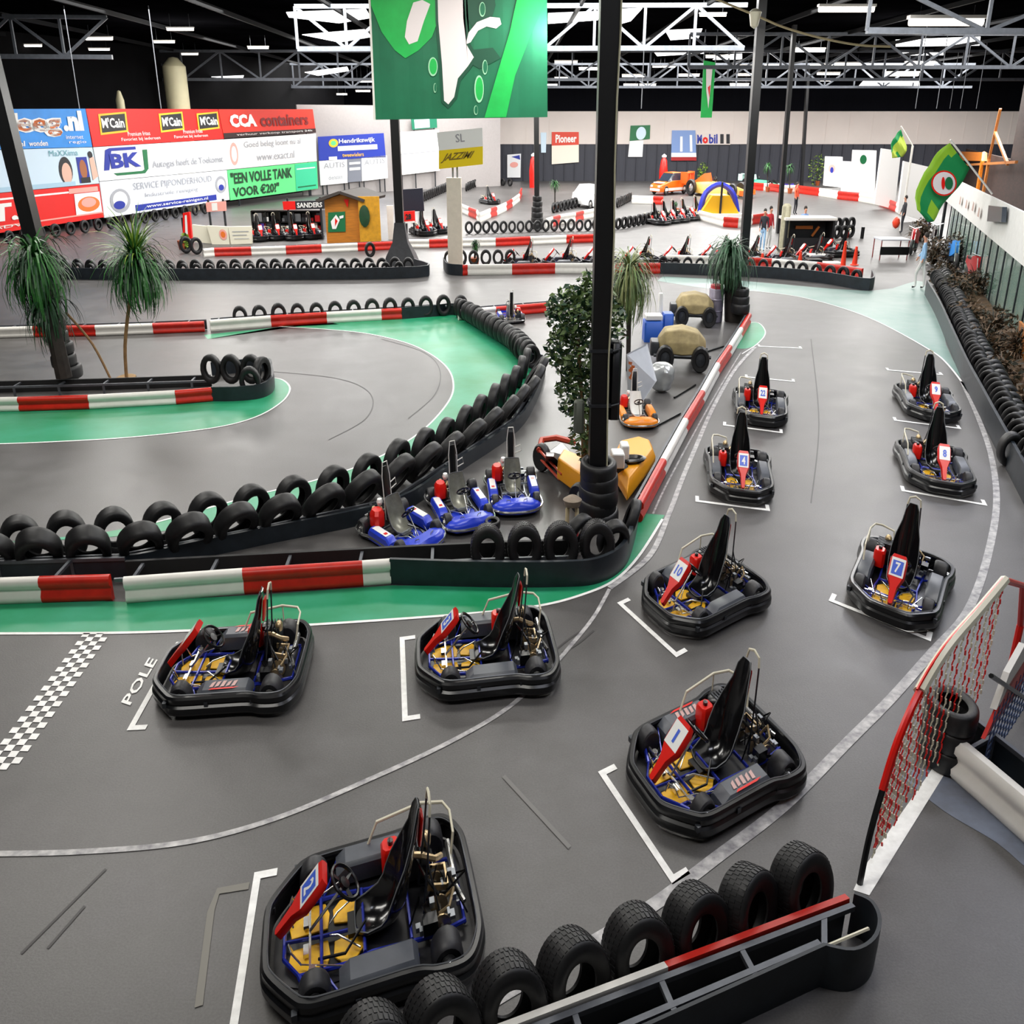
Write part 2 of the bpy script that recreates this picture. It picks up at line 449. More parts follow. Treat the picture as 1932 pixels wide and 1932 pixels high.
# lane lines beside the grid
paint(ribbon([(1425, 655), (1385, 700), (1345, 770), (1310, 850), (1285, 910), (1262, 970), (1225, 1050), (1150, 1110)], 0.10), 'white_line', LINEF, 'worn white line')
paint(ribbon([(1398, 665), (1350, 745), (1300, 835), (1255, 920), (1232, 970)], 0.04), 'white_line', LINEF)
paint(ribbon([(1150, 1112), (1120, 1165), (1080, 1215), (1040, 1260), (960, 1335), (850, 1400), (700, 1470), (520, 1545), (350, 1590), (150, 1608), (-40, 1612)], 0.06), 'white_line', LINEF, 'scuffed white line')
paint(ribbon([(1815, 720), (1850, 800), (1872, 870), (1880, 950), (1868, 1030), (1845, 1110), (1815, 1170), (1760, 1230), (1680, 1320), (1600, 1400), (1480, 1520), (1350, 1620), (1230, 1710), (1100, 1790), (960, 1870), (860, 1932)], 0.12), 'white_line', LINEF, 'wide worn white line')
paint(poly_on_floor([(1610, 1680), (1628, 1640), (1780, 1420), (1800, 1432), (1640, 1690)], 0.004), 'white_stripe', LINEW)
paint(ribbon([(950, 1465), (1075, 1600)], 0.05, smooth=False), 'white_line', mat('ghost of an old line', '#6b6967', 0.5))
paint(ribbon([(375, 1900), (398, 1720), (412, 1682), (470, 1672)], 0.07, smooth=False), 'white_line', mat('ghost of an old box', '#75726a', 0.5))
paint(poly_on_floor(smooth2([(1700, 1465), (1780, 1530), (1880, 1590), (1960, 1650), (1960, 1560), (1860, 1500), (1740, 1450), (1700, 1465)], 4), 0.003), 'worn_paint', mat('worn blue grey paint', '#55565c', 0.5, nscale=1.6, col2='#7b8598'))
def bracket(c1, c2, e1=None, e2=None, wd=0.075):
    """grid box: long line with two short arms, corner to corner in the photo"""
    a, b = at(*c1), at(*c2)
    u = Vector(((b.x-a.x)/K, b.y-a.y, 0)).normalized(); n = Vector((-u.y, u.x, 0))
    ar = at(*(e1 or e2)) - (a if e1 else b)
    if Vector((ar.x/K, ar.y, 0)).dot(n) < 0: n = -n
    Lr = Vector(((b.x-a.x)/K, b.y-a.y, 0)).length
    def P(s, t): v = u*s+n*t; return Vector((a.x+v.x*K, a.y+v.y, 0.006))
    mb = MB()
    for (s0, s1, t0, t1) in ((0, Lr, 0, wd), (0, wd, wd, 0.24), (Lr-wd, Lr, wd, 0.24)):
        mb.add([P(s0, t0), P(s1, t0), P(s1, t1), P(s0, t1)], [(0, 1, 2, 3)])
    paint(mb, 'grid_bracket', LINEW)
    return a, b, n
BR = dict(
 k1=bracket((333, 1212), (239, 1379), None, (279, 1373)),
 k2=bracket((754, 1203), (759, 1362), (788, 1199)),
 k3=bracket((480, 1647), (424, 1990), (532, 1639)),
 k4=bracket((1128, 1457), (1269, 1670), (1166, 1438)),
 k5=bracket((1164, 1138), (1276, 1241), (1191, 1127)),
 k6=bracket((1563, 1134), (1756, 1211), (1580, 1118)),
 k7=bracket((1312, 947), (1453, 965), (1320, 935)),
 k8=bracket((1701, 927), (1863, 955), None, (1850, 932)),
 k9=bracket((1364, 803), (1477, 818), (1367, 795)),
 k10=bracket((1687, 794), (1814, 810), (1689, 784)))
bracket((1406, 712), (1500, 721), (1408, 704)); bracket((1431, 654), (1514, 658), (1433, 648)); bracket((1674, 699), (1780, 708), (1680, 690))
# chequered start line: four files of squares
a, b, c = at(200, 1196), at(-5, 1440), at(165, 1196)
mb = MB(); rows = 27
d1 = at(-35, 1452)-at(158, 1195); w1 = (at(208, 1196)-at(158, 1195))
o1 = at(158, 1195)
for i in range(rows):
    for j in range(4):
        if (i+j) % 2 == 0:
            p = [o1+d1*((i+s)/rows)+w1*((j+t)/4) for s, t in ((0, 0), (1, 0), (1, 1), (0, 1))]
            mb.add([Vector((q.x, q.y, 0.006)) for q in p], [(0, 1, 2, 3)])
paint(mb, 'chequered_line', LINEW)
mb = MB()
pa, pb, pc = at(228, 1326), at(288, 1240), at(246, 1332)
lettering(mb, 'POLE', lambda u, v: Vector(((pc+(at(298, 1246)-pc)*u+(pa-pc)*v).x, (pc+(at(298, 1246)-pc)*u+(pa-pc)*v).y, 0.007)), bold=0.02)
paint(mb, 'pole_lettering', LINEW)
# rubber marks
TM_ = mat('tyre mark', '#3c3a3a', 0.5)
for pts in ([(1050, 1225), (1075, 1205), (1110, 1180), (1125, 1150)], [(1060, 1232), (1090, 1215), (1120, 1190)], [(40, 1800), (120, 1720), (200, 1640)], [(90, 1790), (160, 1710)],
            [(720, 640), (800, 665), (830, 700), (820, 745), (770, 790)], [(500, 700), (640, 715), (700, 745), (690, 790), (620, 830)], [(1530, 640), (1545, 800), (1530, 950)]):
    paint(ribbon(pts, 0.03, 0.0045), 'skid_mark', TM_)
# ================================================================ TYRES
def tyre_mesh(name, rad, wid, tread=True, n=28, hole=0.58):
    """tyre lying round its axis (local y), standing on z = 0"""
    h = wid/2; ri = rad*hole
    prof = [(ri, -h*0.75), (rad*0.72, -h), (rad*0.9, -h*0.98), (rad*0.97, -h*0.82), (rad, -h*0.45), (rad, 0), (rad, h*0.45), (rad*0.97, h*0.82), (rad*0.9, h*0.98),
            (rad*0.72, h), (ri, h*0.75), (ri*1.04, h*0.6), (rad*0.86, h*0.4), (rad*0.88, 0), (rad*0.86, -h*0.4), (ri*1.04, -h*0.6)]
    M = Matrix.Translation((0, 0, rad)) @ Matrix.Rotation(PI/2, 4, 'X')
    mb = MB(); rings = []
    for (r, z) in prof:
        rings.append([M @ Vector((r*math.cos(2*PI*k/n), r*math.sin(2*PI*k/n), z)) for k in range(n)])
    mb.loft(rings, False, True)
    if tread:
        m = 44
        for k in range(m):
            a0 = 2*PI*k/m
            for j, (z0, z1) in enumerate(((-0.78, -0.42), (-0.36, -0.03), (0.03, 0.36), (0.42, 0.78))):
                sh = 0.5*(j % 2)*2*PI/m
                q = []
                for (da, zz, rr) in ((0, z0, 1), (0.6, z0, 1), (0.6, z1, 1), (0, z1, 1)):
                    ex = 1.012 if abs(zz) < 0.5 else 0.992
                    a_ = a0+sh+da*2*PI/m
                    q.append((a_, zz*h, rad*ex))
                vs = [M @ Vector((r*math.cos(a_), r*math.sin(a_), z)) for a_, z, r in q] + [M @ Vector(((r-0.02)*math.cos(a_), (r-0.02)*math.sin(a_), z)) for a_, z, r in q]
                mb.add(vs, [(0, 1, 2, 3), (0, 4, 5, 1), (1, 5, 6, 2), (2, 6, 7, 3), (3, 7, 4, 0)])
    o = mb.build(name, TYREM, angle=50)
    return o
_t = tyre_mesh('tyre', 0.30, 0.25, True, 36, 0.50); TY_FINE = _t.data; bpy.data.objects.remove(_t)
_t = tyre_mesh('tyre', 0.30, 0.19, False, 18); TY = _t.data; bpy.data.objects.remove(_t)
_t = tyre_mesh('tyre', 0.28, 0.20, False, 24); TYM = _t.data; bpy.data.objects.remove(_t)
def tyre(loc, ang, label, group, mesh=None, s=1.0, tilt=0.0, flat=False, name='tyre', lean=0.0):
    """ang: real direction of the tread plane; the hall's own proportions set the width across"""
    o = bpy.data.objects.new(name, mesh or TY); COL.objects.link(o)
    d = Vector((math.cos(ang)*K, math.sin(ang))); L = d.length; th = math.atan2(d.y, d.x)
    o.location = loc
    if flat:
        o.rotation_euler = (PI/2, 0, 0); o.scale = (K*s, s, s)
    else:
        o.rotation_euler = (tilt, lean, th); o.scale = (L*s, K/L*s, s)
    return tag(o, label, 'tyre', group)
def along(P, step, off=0.0):
    """points every step (real metres) along a polyline of world points -> (point, real angle)"""
    out = []; acc = off
    for a, b in zip(P[:-1], P[1:]):
        d = Vector(((b.x-a.x)/K, b.y-a.y)); L = d.length
        if L < 1e-6: continue
        while acc <= L:
            out.append((a.lerp(b, acc/L), math.atan2(d.y, d.x))); acc += step
        acc -= L
    return out
STUFF = {}
def stuff_tyre(loc, ang, s, key):
    d = Vector((math.cos(ang)*K, math.sin(ang))); L = d.length; th = math.atan2(d.y, d.x)
    M = Matrix.Translation(loc) @ Matrix.Rotation(th, 4, 'Z') @ Matrix.Diagonal((L*s, K/L*s, s, 1))
    STUFF.setdefault(key, MB()).add([M @ v.co for v in TY.vertices], [tuple(p.vertices) for p in TY.polygons])
def tyre_row(px, step, what, end, group, z=0.0, s=1.0, mesh=None, turn=0.0, tilt=0.0, off=0.0, jit=0.03, lean=0.0, smooth=True, stuff=None):
    pts = catmull([at(x, y, 0) for x, y in px], 5) if (smooth and len(px) > 2) else [at(x, y, 0) for x, y in px]
    pos = along(pts, step, off); rnd = random.Random(len(px)*7+int(px[0][0])+int(step*100))
    for i, (p, a) in enumerate(pos):
        q = Vector((p.x, p.y, z))
        if stuff: stuff_tyre(q, a+turn+rnd.uniform(-0.06, 0.06), s*rnd.uniform(0.96, 1.04), stuff); continue
        tyre(q, a+turn+rnd.uniform(-0.06, 0.06), '%s %s, %s' % (ORD[min(i, len(ORD)-1)], what, end), group, mesh, s*rnd.uniform(0.96, 1.04), tilt+rnd.uniform(-jit, jit), lean=lean)
    return len(pos)

# ================================================================ KARTS
def kart(pxc, h, label, num=None, scheme='rental', group=None, detail=2, name='go_kart', sticker=False, loc=None, s=1.0, plate='blue', pod_sticker=True):
    L = loc if loc is not None else at(*pxc)
    root = empty(name, L, label, 'go-kart', group)
    M = base(h) @ Matrix.Scale(s, 4)
    bl = scheme == 'blue'
    def put(mb, nm, m=None, parent=root, **k): return mb.build(nm, m, parent, M, **k)
    # bumper band right round the kart
    if not bl:
        half = [(1.03, 0), (1.025, .20), (.98, .33), (.76, .56), (.66, .62), (.50, .645), (.0, .65), (-.34, .66), (-.52, .705), (-.74, .71), (-.86, .65), (-.95, .50), (-.975, .35), (-.98, 0)]
    else:
        half = [(.98, 0), (.97, .25), (.88, .48), (.74, .60), (.56, .64), (.3, .62), (0, .61), (-.32, .62), (-.5, .67), (-.72, .67), (-.84, .58), (-.88, .4), (-.88, 0)]
    out = half + [(x, -y) for x, y in reversed(half[1:-1])]
    path = [(p.x, p.y) for p in catmull([(x, y, 0) for x, y in out], 4 if detail > 1 else 2, True)]
    path = path[::-1]
    if not bl:
        prof = [(-.03, .035), (.03, .045), (.045, .07), (.043, .125), (.018, .145), (.026, .16), (.024, .205), (.005, .225), (-.032, .225), (-.045, .205), (-.04, .17), (-.02, .14), (-.03, .05)]
        prof = [(-a_, b_) for a_, b_ in prof]
        mb = MB(); mb.sweep(path, prof, True); bump = put(mb, 'bumper', BLACK, angle=30)
        if detail > 1:
            mb = MB()
            for (x, y) in ((.98, .3), (.98, -.3), (.75, .62), (.75, -.62), (-.9, .56), (-.9, -.56), (.2, .66), (.2, -.66), (-.4, .67), (-.4, -.67)):
                mb.box((x, y, .15), (.05, .05, .05))
            b2 = mb.build('bumper_bolt', DSTEEL, bump, M)
            b2['kind'] = 'stuff'
            mb = MB(); mb.tube([(x*.965, y*.945, .228) for x, y in path], .006, 4, True); mb.build('rim_strip', mat('grey strip and edge highlight', '#85888c', .35, .4), bump, M)  # grey metal strip, also imitating the glossy highlight along the bumper edge
    else:
        mb = MB(); mb.tube([(x, y, .12) for x, y in path], .022, 6, True); put(mb, 'bumper_tube', CHROME)
        mb = MB()
        fr = [(.93, -.40), (.97, -.2), (.98, 0), (.97, .2), (.93, .40), (.80, .56), (.66, .58), (.56, .42), (.62, .2), (.62, -.2), (.56, -.42), (.66, -.58), (.80, -.56)]
        rings = []
        for sc_, z in ((1.0, .08), (1.02, .12), (.98, .17), (.88, .20), (.70, .215)):
            rings.append([Vector(((x-.75)*sc_+.75, y*sc_, z + (.04*(1-abs(y)/.6) if z > .2 else 0))) for x, y in fr])
        mb.loft(rings); put(mb, 'front_fairing', BLUE)
    # dark sheet standing in for the shadowed floor under the kart
    mb = MB(); mb.prism([(x*.93, y*.93) for x, y in out], .045, .06); put(mb, 'underside_shade', mat('black underside shade', '#1c1c20', 0.4, noise=0.4, nscale=12))
    # floor tray
    mb = MB()
    if bl: mb.prism([(.80, -.20), (.83, 0), (.80, .20), (.64, .29), (.30, .30), (.12, .26), (.08, 0), (.12, -.26), (.30, -.30), (.64, -.29)], .075, .09)
    else:
        mb.prism([(.86, -.30), (.86, .30), (.60, .40), (.05, .38), (.05, -.38), (.60, -.40)], .062, .07); mb.build('floor_pan', mat('dark floor pan', '#15161c', .3, noise=.4, nscale=14), root, M); mb = MB()
        for sy in (1, -1):
            for pl in ([(.80, .05), (.82, .14), (.76, .24), (.62, .29), (.48, .28), (.44, .18), (.46, .05)], [(.40, .08), (.41, .20), (.34, .27), (.22, .28), (.13, .20), (.14, .09), (.24, .05)]):
                q_ = [(x, y*sy) for x, y in pl]; mb.prism(q_ if sy > 0 else q_[::-1], .072, .088)
    if bl: put(mb, 'floor_tray', BLUE)
    else:
        o_ = put(mb, 'floor_tray', ORANGE, bevel=.004)
    # frame
    mb = MB(); r = .018
    for sy in (-1, 1):
        mb.tube([(.86, .14*sy, .12), (.72, .30*sy, .11), (.30, .31*sy, .10), (.05, .28*sy, .10), (-.3, .30*sy, .10), (-.55, .33*sy, .12), (-.85, .30*sy, .14)], r)
        mb.tube([(.50, .31*sy, .10), (.42, .46*sy, .12), (.36, .58*sy, .16), (-.30, .58*sy, .16), (-.36, .46*sy, .13), (-.34, .31*sy, .10)], .013)
        mb.tube([(.72, .30*sy, .11), (.66, .44*sy, .13), (.60, .50*sy, .14)], .022)
    for x, y in ((.86, .14), (.52, .31), (.12, .28), (-.32, .30), (-.84, .30)):
        mb.tube([(x, -y, .12), (x, y, .12)], r)
    mb.tube([(.86, 0, .12), (.5, .03, .11), (.12, .05, .11)], .014)
    put(mb, 'chassis_frame', BLUEF if not bl else mat('grey frame tube', '#9aa0a6', 0.3, 0.5))
    if detail > 1:
        mb = MB()
        for sy in (-1, 1):
            mb.tube([(.78, .10*sy, .13), (.80, .17*sy, .26), (.78, .24*sy, .26), (.70, .24*sy, .14)], .009)
            mb.tube([(.70, .24*sy, .14), (.3, .38*sy, .16)], .006)
        mb.beam((.62, -.42, .15), (.62, .42, .15), .02, .02)
        for sy in (-1, 1):
            mb.box((.66, .12*sy, .12), (.05, .09, .03)); mb.lathe([(.035, 0), (.035, .03), (0, .03)], Matrix.Translation((.60, .33*sy, .14)), 8); mb.tube([(.44, .05*sy, .12), (.36, .10*sy, .15), (.16, .24*sy, .13)], .008)
        put(mb, 'pedals', CHROME)
        mb = MB(); mb.box((.20, .0, .10), (.14, .2, .05)); mb.tube([(.1, .1, .2), (.3, .26, .14), (.55, .22, .12)], .012); put(mb, 'footwell_box', BLACK)
    # wheels
    for (x, sy, rad, wd) in ((.58, 1, .145, .15), (.58, -1, .145, .15), (-.62, 1, .15, .20), (-.62, -1, .15, .20)):
        y = sy*(.50 if x > 0 else .53)
        W = Matrix.Translation((x, y, rad+.002)) @ Matrix.Rotation(-PI/2*sy, 4, 'X')
        hh = wd/2
        mb = MB(); mb.lathe([(rad*.5, -hh*.9), (rad*.86, -hh), (rad*.97, -hh*.8), (rad, -hh*.4), (rad, hh*.4), (rad*.97, hh*.8), (rad*.86, hh), (rad*.55, hh*.9), (rad*.5, hh*.6), (.0, hh*.5)], W, 18)
        wl = put(mb, 'wheel', mat('slick tyre', '#232327', 0.5, noise=0.25, nscale=25))
        mb = MB(); mb.lathe([(rad*.52, hh*.55), (rad*.50, hh*.9), (rad*.34, hh*.95), (rad*.28, hh*1.3), (.0, hh*1.4)], W, 12)
        mb.build('wheel_hub', CHROME, wl, M)
    # side pods
    for sy in (-1, 1):
        mb = MB(); x0, x1 = -.36, .36
        secs = []
        for x, k_ in ((x0, .7), (x0+.05, 1), (x1-.10, 1), (x1, .6)):
            zt = .10+.15*k_
            secs.append([Vector((x, sy*.40, .09)), Vector((x, sy*.615, .07)), Vector((x, sy*.62, zt-.03)), Vector((x, sy*.59, zt)), Vector((x, sy*.43, zt+.005)), Vector((x, sy*.40, zt-.02))])
        mb.use(GREYP if not bl else BLUE).loft(secs); pod = put(mb, 'side_pod')
        if pod_sticker:
            mb = MB()
            def P(u, v, sy=sy): return Vector((.18-.40*u if sy > 0 else -.22+.40*u, (.45+.12*(1-v))*sy, .258))
            if bl:
                mb.use(WHITE).add([P(-.1, -.1), P(1.1, -.1), P(1.1, 1.1), P(-.1, 1.1)], [(0, 1, 2, 3)])
                mb.use(RED).add([P(.75, .2)+Vector((0, 0, .002)), P(.95, .2)+Vector((0, 0, .002)), P(.95, .8)+Vector((0, 0, .002)), P(.75, .8)+Vector((0, 0, .002))], [(0, 1, 2, 3)])
            elif sticker:
                mb.use(mat('pink white print', '#c9a29c', 0.5))
                for q in range(5): mb.add([P(.18*q, .1), P(.18*q+.12, .1+.1*(q % 2)), P(.18*q+.17, .9), P(.18*q+.05, .7+.1*(q % 3))], [(0, 1, 2, 3)])
                mb.use(RED).add([P(0, -.25), P(.8, -.25), P(1, -.05), P(.1, -.05)], [(0, 1, 2, 3)])
            if mb.f: mb.build('sticker', None, pod, M)
    # seat: lofted shell
    sp = [((.20, .13), .15, .04), ((.10, .085), .19, .08), ((-.06, .075), .21, .13), ((-.20, .12), .22, .17), ((-.29, .24), .225, .18), ((-.34, .40), .22, .15), ((-.38, .56), .19, .09), ((-.42, .72), .13, .045), ((-.45, .86), .105, .03), ((-.465, .93), .06, .012)]
    if bl: sp = sp[:7]
    nu = 11; vs = []; fs = []
    for i, ((x, z), hw, cu) in enumerate(sp):
        a_ = sp[max(i-1, 0)][0]; b_ = sp[min(i+1, len(sp)-1)][0]
        t = Vector((b_[0]-a_[0], 0, b_[1]-a_[1])).normalized(); nn = Vector((-t.z, 0, t.x))
        if nn.x < 0 and i > 2: pass
        nn = Vector((t.z, 0, -t.x))
        for k in range(nu):
            u = -1+2*k/(nu-1)
            lift = cu*(abs(u)**2.6)
            vs.append(Vector((x, u*hw*(1-.06*abs(u)), z)) + nn*lift)
    m_ = len(sp)
    for i in range(m_-1):
        for k in range(nu-1): fs.append((i*nu+k, i*nu+k+1, (i+1)*nu+k+1, (i+1)*nu+k))
    # second skin
    off = len(vs); vs2 = []
    for i in range(m_):
        a_ = sp[max(i-1, 0)][0]; b_ = sp[min(i+1, m_-1)][0]
        t = Vector((b_[0]-a_[0], 0, b_[1]-a_[1])).normalized(); nn = Vector((t.z, 0, -t.x))
        for k in range(nu): vs2.append(vs[i*nu+k]-nn*.018)
    fs += [tuple(q+off for q in reversed(f)) for f in fs]
    rim = [k for k in range(nu)] + [i*nu+nu-1 for i in range(1, m_)] + [(m_-1)*nu+k for k in range(nu-2, -1, -1)] + [i*nu for i in range(m_-2, 0, -1)]
    for a_, b_ in zip(rim, rim[1:]+rim[:1]): fs.append((a_, b_, b_+off, a_+off))
    # nn sign: make the side curls rise inwards (towards the driver)
    mb = MB(); mb.add(vs+vs2, fs)
    rimv = [vs[k]+Vector((0, 0, .004)) for k in rim if True]
    seat = put(mb, 'seat', mat('gloss black seat shell', '#101012', 0.18, coat=0.4) if not bl else SILVER, angle=60)
    if detail > 1: mb = MB(); mb.tube(rimv, .006, 4, True); mb.build('seat_piping', mat('grey piping', '#74777a', .4), seat, M)
    if bl:
        mb = MB(); mb.rbox((-.46, 0, .62), (.05, .15, .75), .02, Matrix.Rotation(R(-8), 4, 'Y')); put(mb, 'headrest', BLACK)
        mb = MB(); mb.tube([(-.40, -.10, .2), (-.47, -.10, .85), (-.49, -.06, 1.06), (-.49, .06, 1.06), (-.47, .10, .85), (-.40, .10, .2)], .012); put(mb, 'roll_hoop', WHITEP)
        mb = MB(); mb.tube([(-.46, .10, .72), (-.46, .24, .76), (-.46, .27, .66), (-.46, .11, .62)], .01); put(mb, 'bracket_tube', WHITEP)
        mb = MB(); mb.lathe([(0, -.05), (.05, -.045), (.07, 0), (.05, .045), (0, .05)], Matrix.Translation((-.47, -.20, .50)), 12); put(mb, 'overflow_bottle', WHITE)
    else:
        mb = MB(); mb.rbox((-.475, 0, .74), (.03, .13, .22), .012, Matrix.Rotation(R(-10), 4, 'Y')); put(mb, 'headrest_pad', RED)
        mb = MB().use(DSTEEL)
        mb.tube([(-.45, -.17, .12), (-.52, -.13, .55), (-.56, -.10, .88)], .011); mb.tube([(-.45, .17, .12), (-.52, .13, .55), (-.56, .10, .88)], .011)
        mb.tube([(-.52, .13, .55), (-.62, .22, .14)], .009); mb.tube([(-.52, -.13, .55), (-.62, -.22, .14)], .009)
        mb.use(CREAM).tube([(-.56, -.10, .88), (-.57, -.08, .96), (-.57, 0, .99), (-.57, .08, .96), (-.56, .10, .88)], .014)
        put(mb, 'roll_hoop')
    # steering wheel and column
    S = Matrix.Translation((.26, 0, .47)) @ Matrix.Rotation(R(-38), 4, 'Y')
    mb = MB(); n = 22
    mb.tube([S @ Vector((.145*math.cos(2*PI*k/n), .145*math.sin(2*PI*k/n), 0)) for k in range(n)], .015, 6, True)
    for a_ in (0, 2.1, 4.2): mb.beam(S @ Vector((0, 0, -.02)), S @ Vector((.14*math.cos(a_), .14*math.sin(a_), 0)), .03, .008)
    mb.lathe([(.05, -.03), (.05, 0), (.0, .005)], S, 10)
    sw = put(mb, 'steering_wheel', BLACK)
    mb = MB(); mb.tube([(.27, 0, .45), (.62, 0, .16)], .012); put(mb, 'steering_column', CHROME)
    # front number panel
    if not bl:
        top = Vector((.44, 0, .60)); bot = Vector((.90, 0, .22)); ax = (bot-top); ln = ax.length; ax.normalize(); nz = Vector((ax.z*-1, 0, ax.x)); nz = Vector((.64, 0, .77))
        prof = [(0, .10), (.06, .125), (.26, .125), (.31, .10), (.40, .055), (.60, .035), (.615, .02)]
        def Q(t, y, o): return top + ax*t + Vector((0, y, 0)) + nz*o
        fr = [Q(t, y, .0) for t, y in prof] + [Q(t, -y, .0) for t, y in reversed(prof)]
        f2 = [Q(t, y*.85, .03) for t, y in prof] + [Q(t, -y*.85, .03) for t, y in reversed(prof)]
        bk = [Q(t, y, -.035) for t, y in prof] + [Q(t, -y, -.035) for t, y in reversed(prof)]
        mb = MB(); mb.loft([bk, fr, f2]); pan = put(mb, 'nose_panel', RED)
        mb = MB()
        def PP(u, v, o=.033): return Q(.045+(1-v)*.235, (u-.5)*.20, o)
        mb.use(WHITE).add([PP(0, 0), PP(1, 0), PP(1, 1), PP(0, 1)], [(0, 1, 2, 3)])
        if plate == 'blue':
            mb.use(BLUEL).add([PP(.12, .1, .0345), PP(.88, .1, .0345), PP(.88, .85, .0345), PP(.12, .85, .0345)], [(0, 1, 2, 3)])
        if num: mb.use(WHITE if plate == 'blue' else BLUEL); lettering(mb, num, lambda u, v: PP(.5+(u-.5)*(.16 if num == '1' else .36 if len(num) == 1 else .6), .2+.56*v, .036), 0.03)
        mb.build('number_plate', None, pan, M)
    # engine side (the kart's right)
    mb = MB().use(RED if not bl else REDD)
    mb.rbox((-.20, -.36, .27), (.20, .17, .20), .03); mb.use(BLACK).lathe([(.03, 0), (.03, .03), (0, .035)], Matrix.Translation((-.2, -.36, .37)), 8)
    if not bl: put(mb, 'fuel_tank')
    else:
        mb = MB(); mb.use(RED).rbox((-.36, -.36, .34), (.30, .26, .24), .06); put(mb, 'engine_cover')
    mb = MB().use(DSTEEL)
    mb.rbox((-.46, -.34, .22), (.24, .26, .20), .02)
    for k in range(5): mb.box((-.56+.045*k, -.34, .35), (.018, .22, .07))
    mb.use(BRASS).tube([(-.40, -.22, .34), (-.50, -.14, .38), (-.62, -.12, .34), (-.70, -.2, .28)], .025)
    mb.lathe([(.05, 0), (.055, .06), (.03, .09), (0, .1)], Matrix.Translation((-.56, -.30, .34)), 10)
    mb.use(BLACK).lathe([(.07, 0), (.07, .05), (.05, .06), (0, .06)], Matrix.Translation((-.36, -.38, .32)), 12)
    put(mb, 'engine')
    if detail > 1:
        mb = MB().use(STEEL); rn = random.Random(5)
        for q in range(16): mb.box((rn.uniform(-.8, -.38), rn.uniform(-.3, .36), rn.uniform(.12, .3)), (rn.uniform(.02, .05), rn.uniform(.02, .07), rn.uniform(.02, .05)))
        mb.use(BLACK)
        for q in range(10): a_ = (rn.uniform(-.8, -.4), rn.uniform(-.3, .3), rn.uniform(.14, .3)); mb.tube([a_, (a_[0]+rn.uniform(-.15, .15), a_[1]+rn.uniform(-.15, .15), a_[2]+.06), (a_[0]+rn.uniform(-.2, .2), a_[1]+rn.uniform(-.2, .2), .12)], .009, 5)
        o_ = put(mb, 'small_fittings'); o_['kind'] = 'stuff'
    mb = MB().use(CHROME).tube([(-.62, -.5, .14), (-.62, .5, .14)], .018)
    for y in (-.12, .10, .28): mb.use(BRASS).lathe([(.09, -.006), (.09, .006), (.0, .006)], Matrix.Translation((-.62, y, .14)) @ Matrix.Rotation(PI/2, 4, 'X'), 14)
    put(mb, 'rear_axle')
    if detail > 1:
        mb = MB().use(BRASS)
        mb.beam((-.72, -.16, .22), (-.54, -.16, .24), .02, .05); mb.beam((-.72, .04, .22), (-.52, .04, .26), .02, .05); mb.beam((-.72, -.16, .24), (-.72, .05, .24), .02, .03)
        mb.tube([(-.70, .10, .2), (-.76, .16, .3), (-.70, .26, .26), (-.6, .24, .2)], .015)
        mb.use(CHROME).tube([(-.80, -.38, .22), (-.80, .05, .22)], .035, 10); mb.tube([(-.80, .05, .22), (-.86, .2, .2)], .02)
        mb.use(BLACK); mb.tube([(-.45, -.2, .3), (-.5, 0, .33), (-.62, .1, .22)], .014); mb.box((-.5, .3, .2), (.14, .1, .1))
        put(mb, 'drive_parts')
    if not bl:
        mb = MB(); mb.tube([(.05, -.56, .20), (-.08, -.585, .40), (-.55, -.60, .45), (-.78, -.56, .44), (-.84, -.46, .43), (-.84, -.26, .40), (-.80, -.22, .22)], .014, 7)
        mb.tube([(-.55, -.60, .45), (-.55, -.60, .2)], .010)
        put(mb, 'engine_guard', CREAM)
    return root

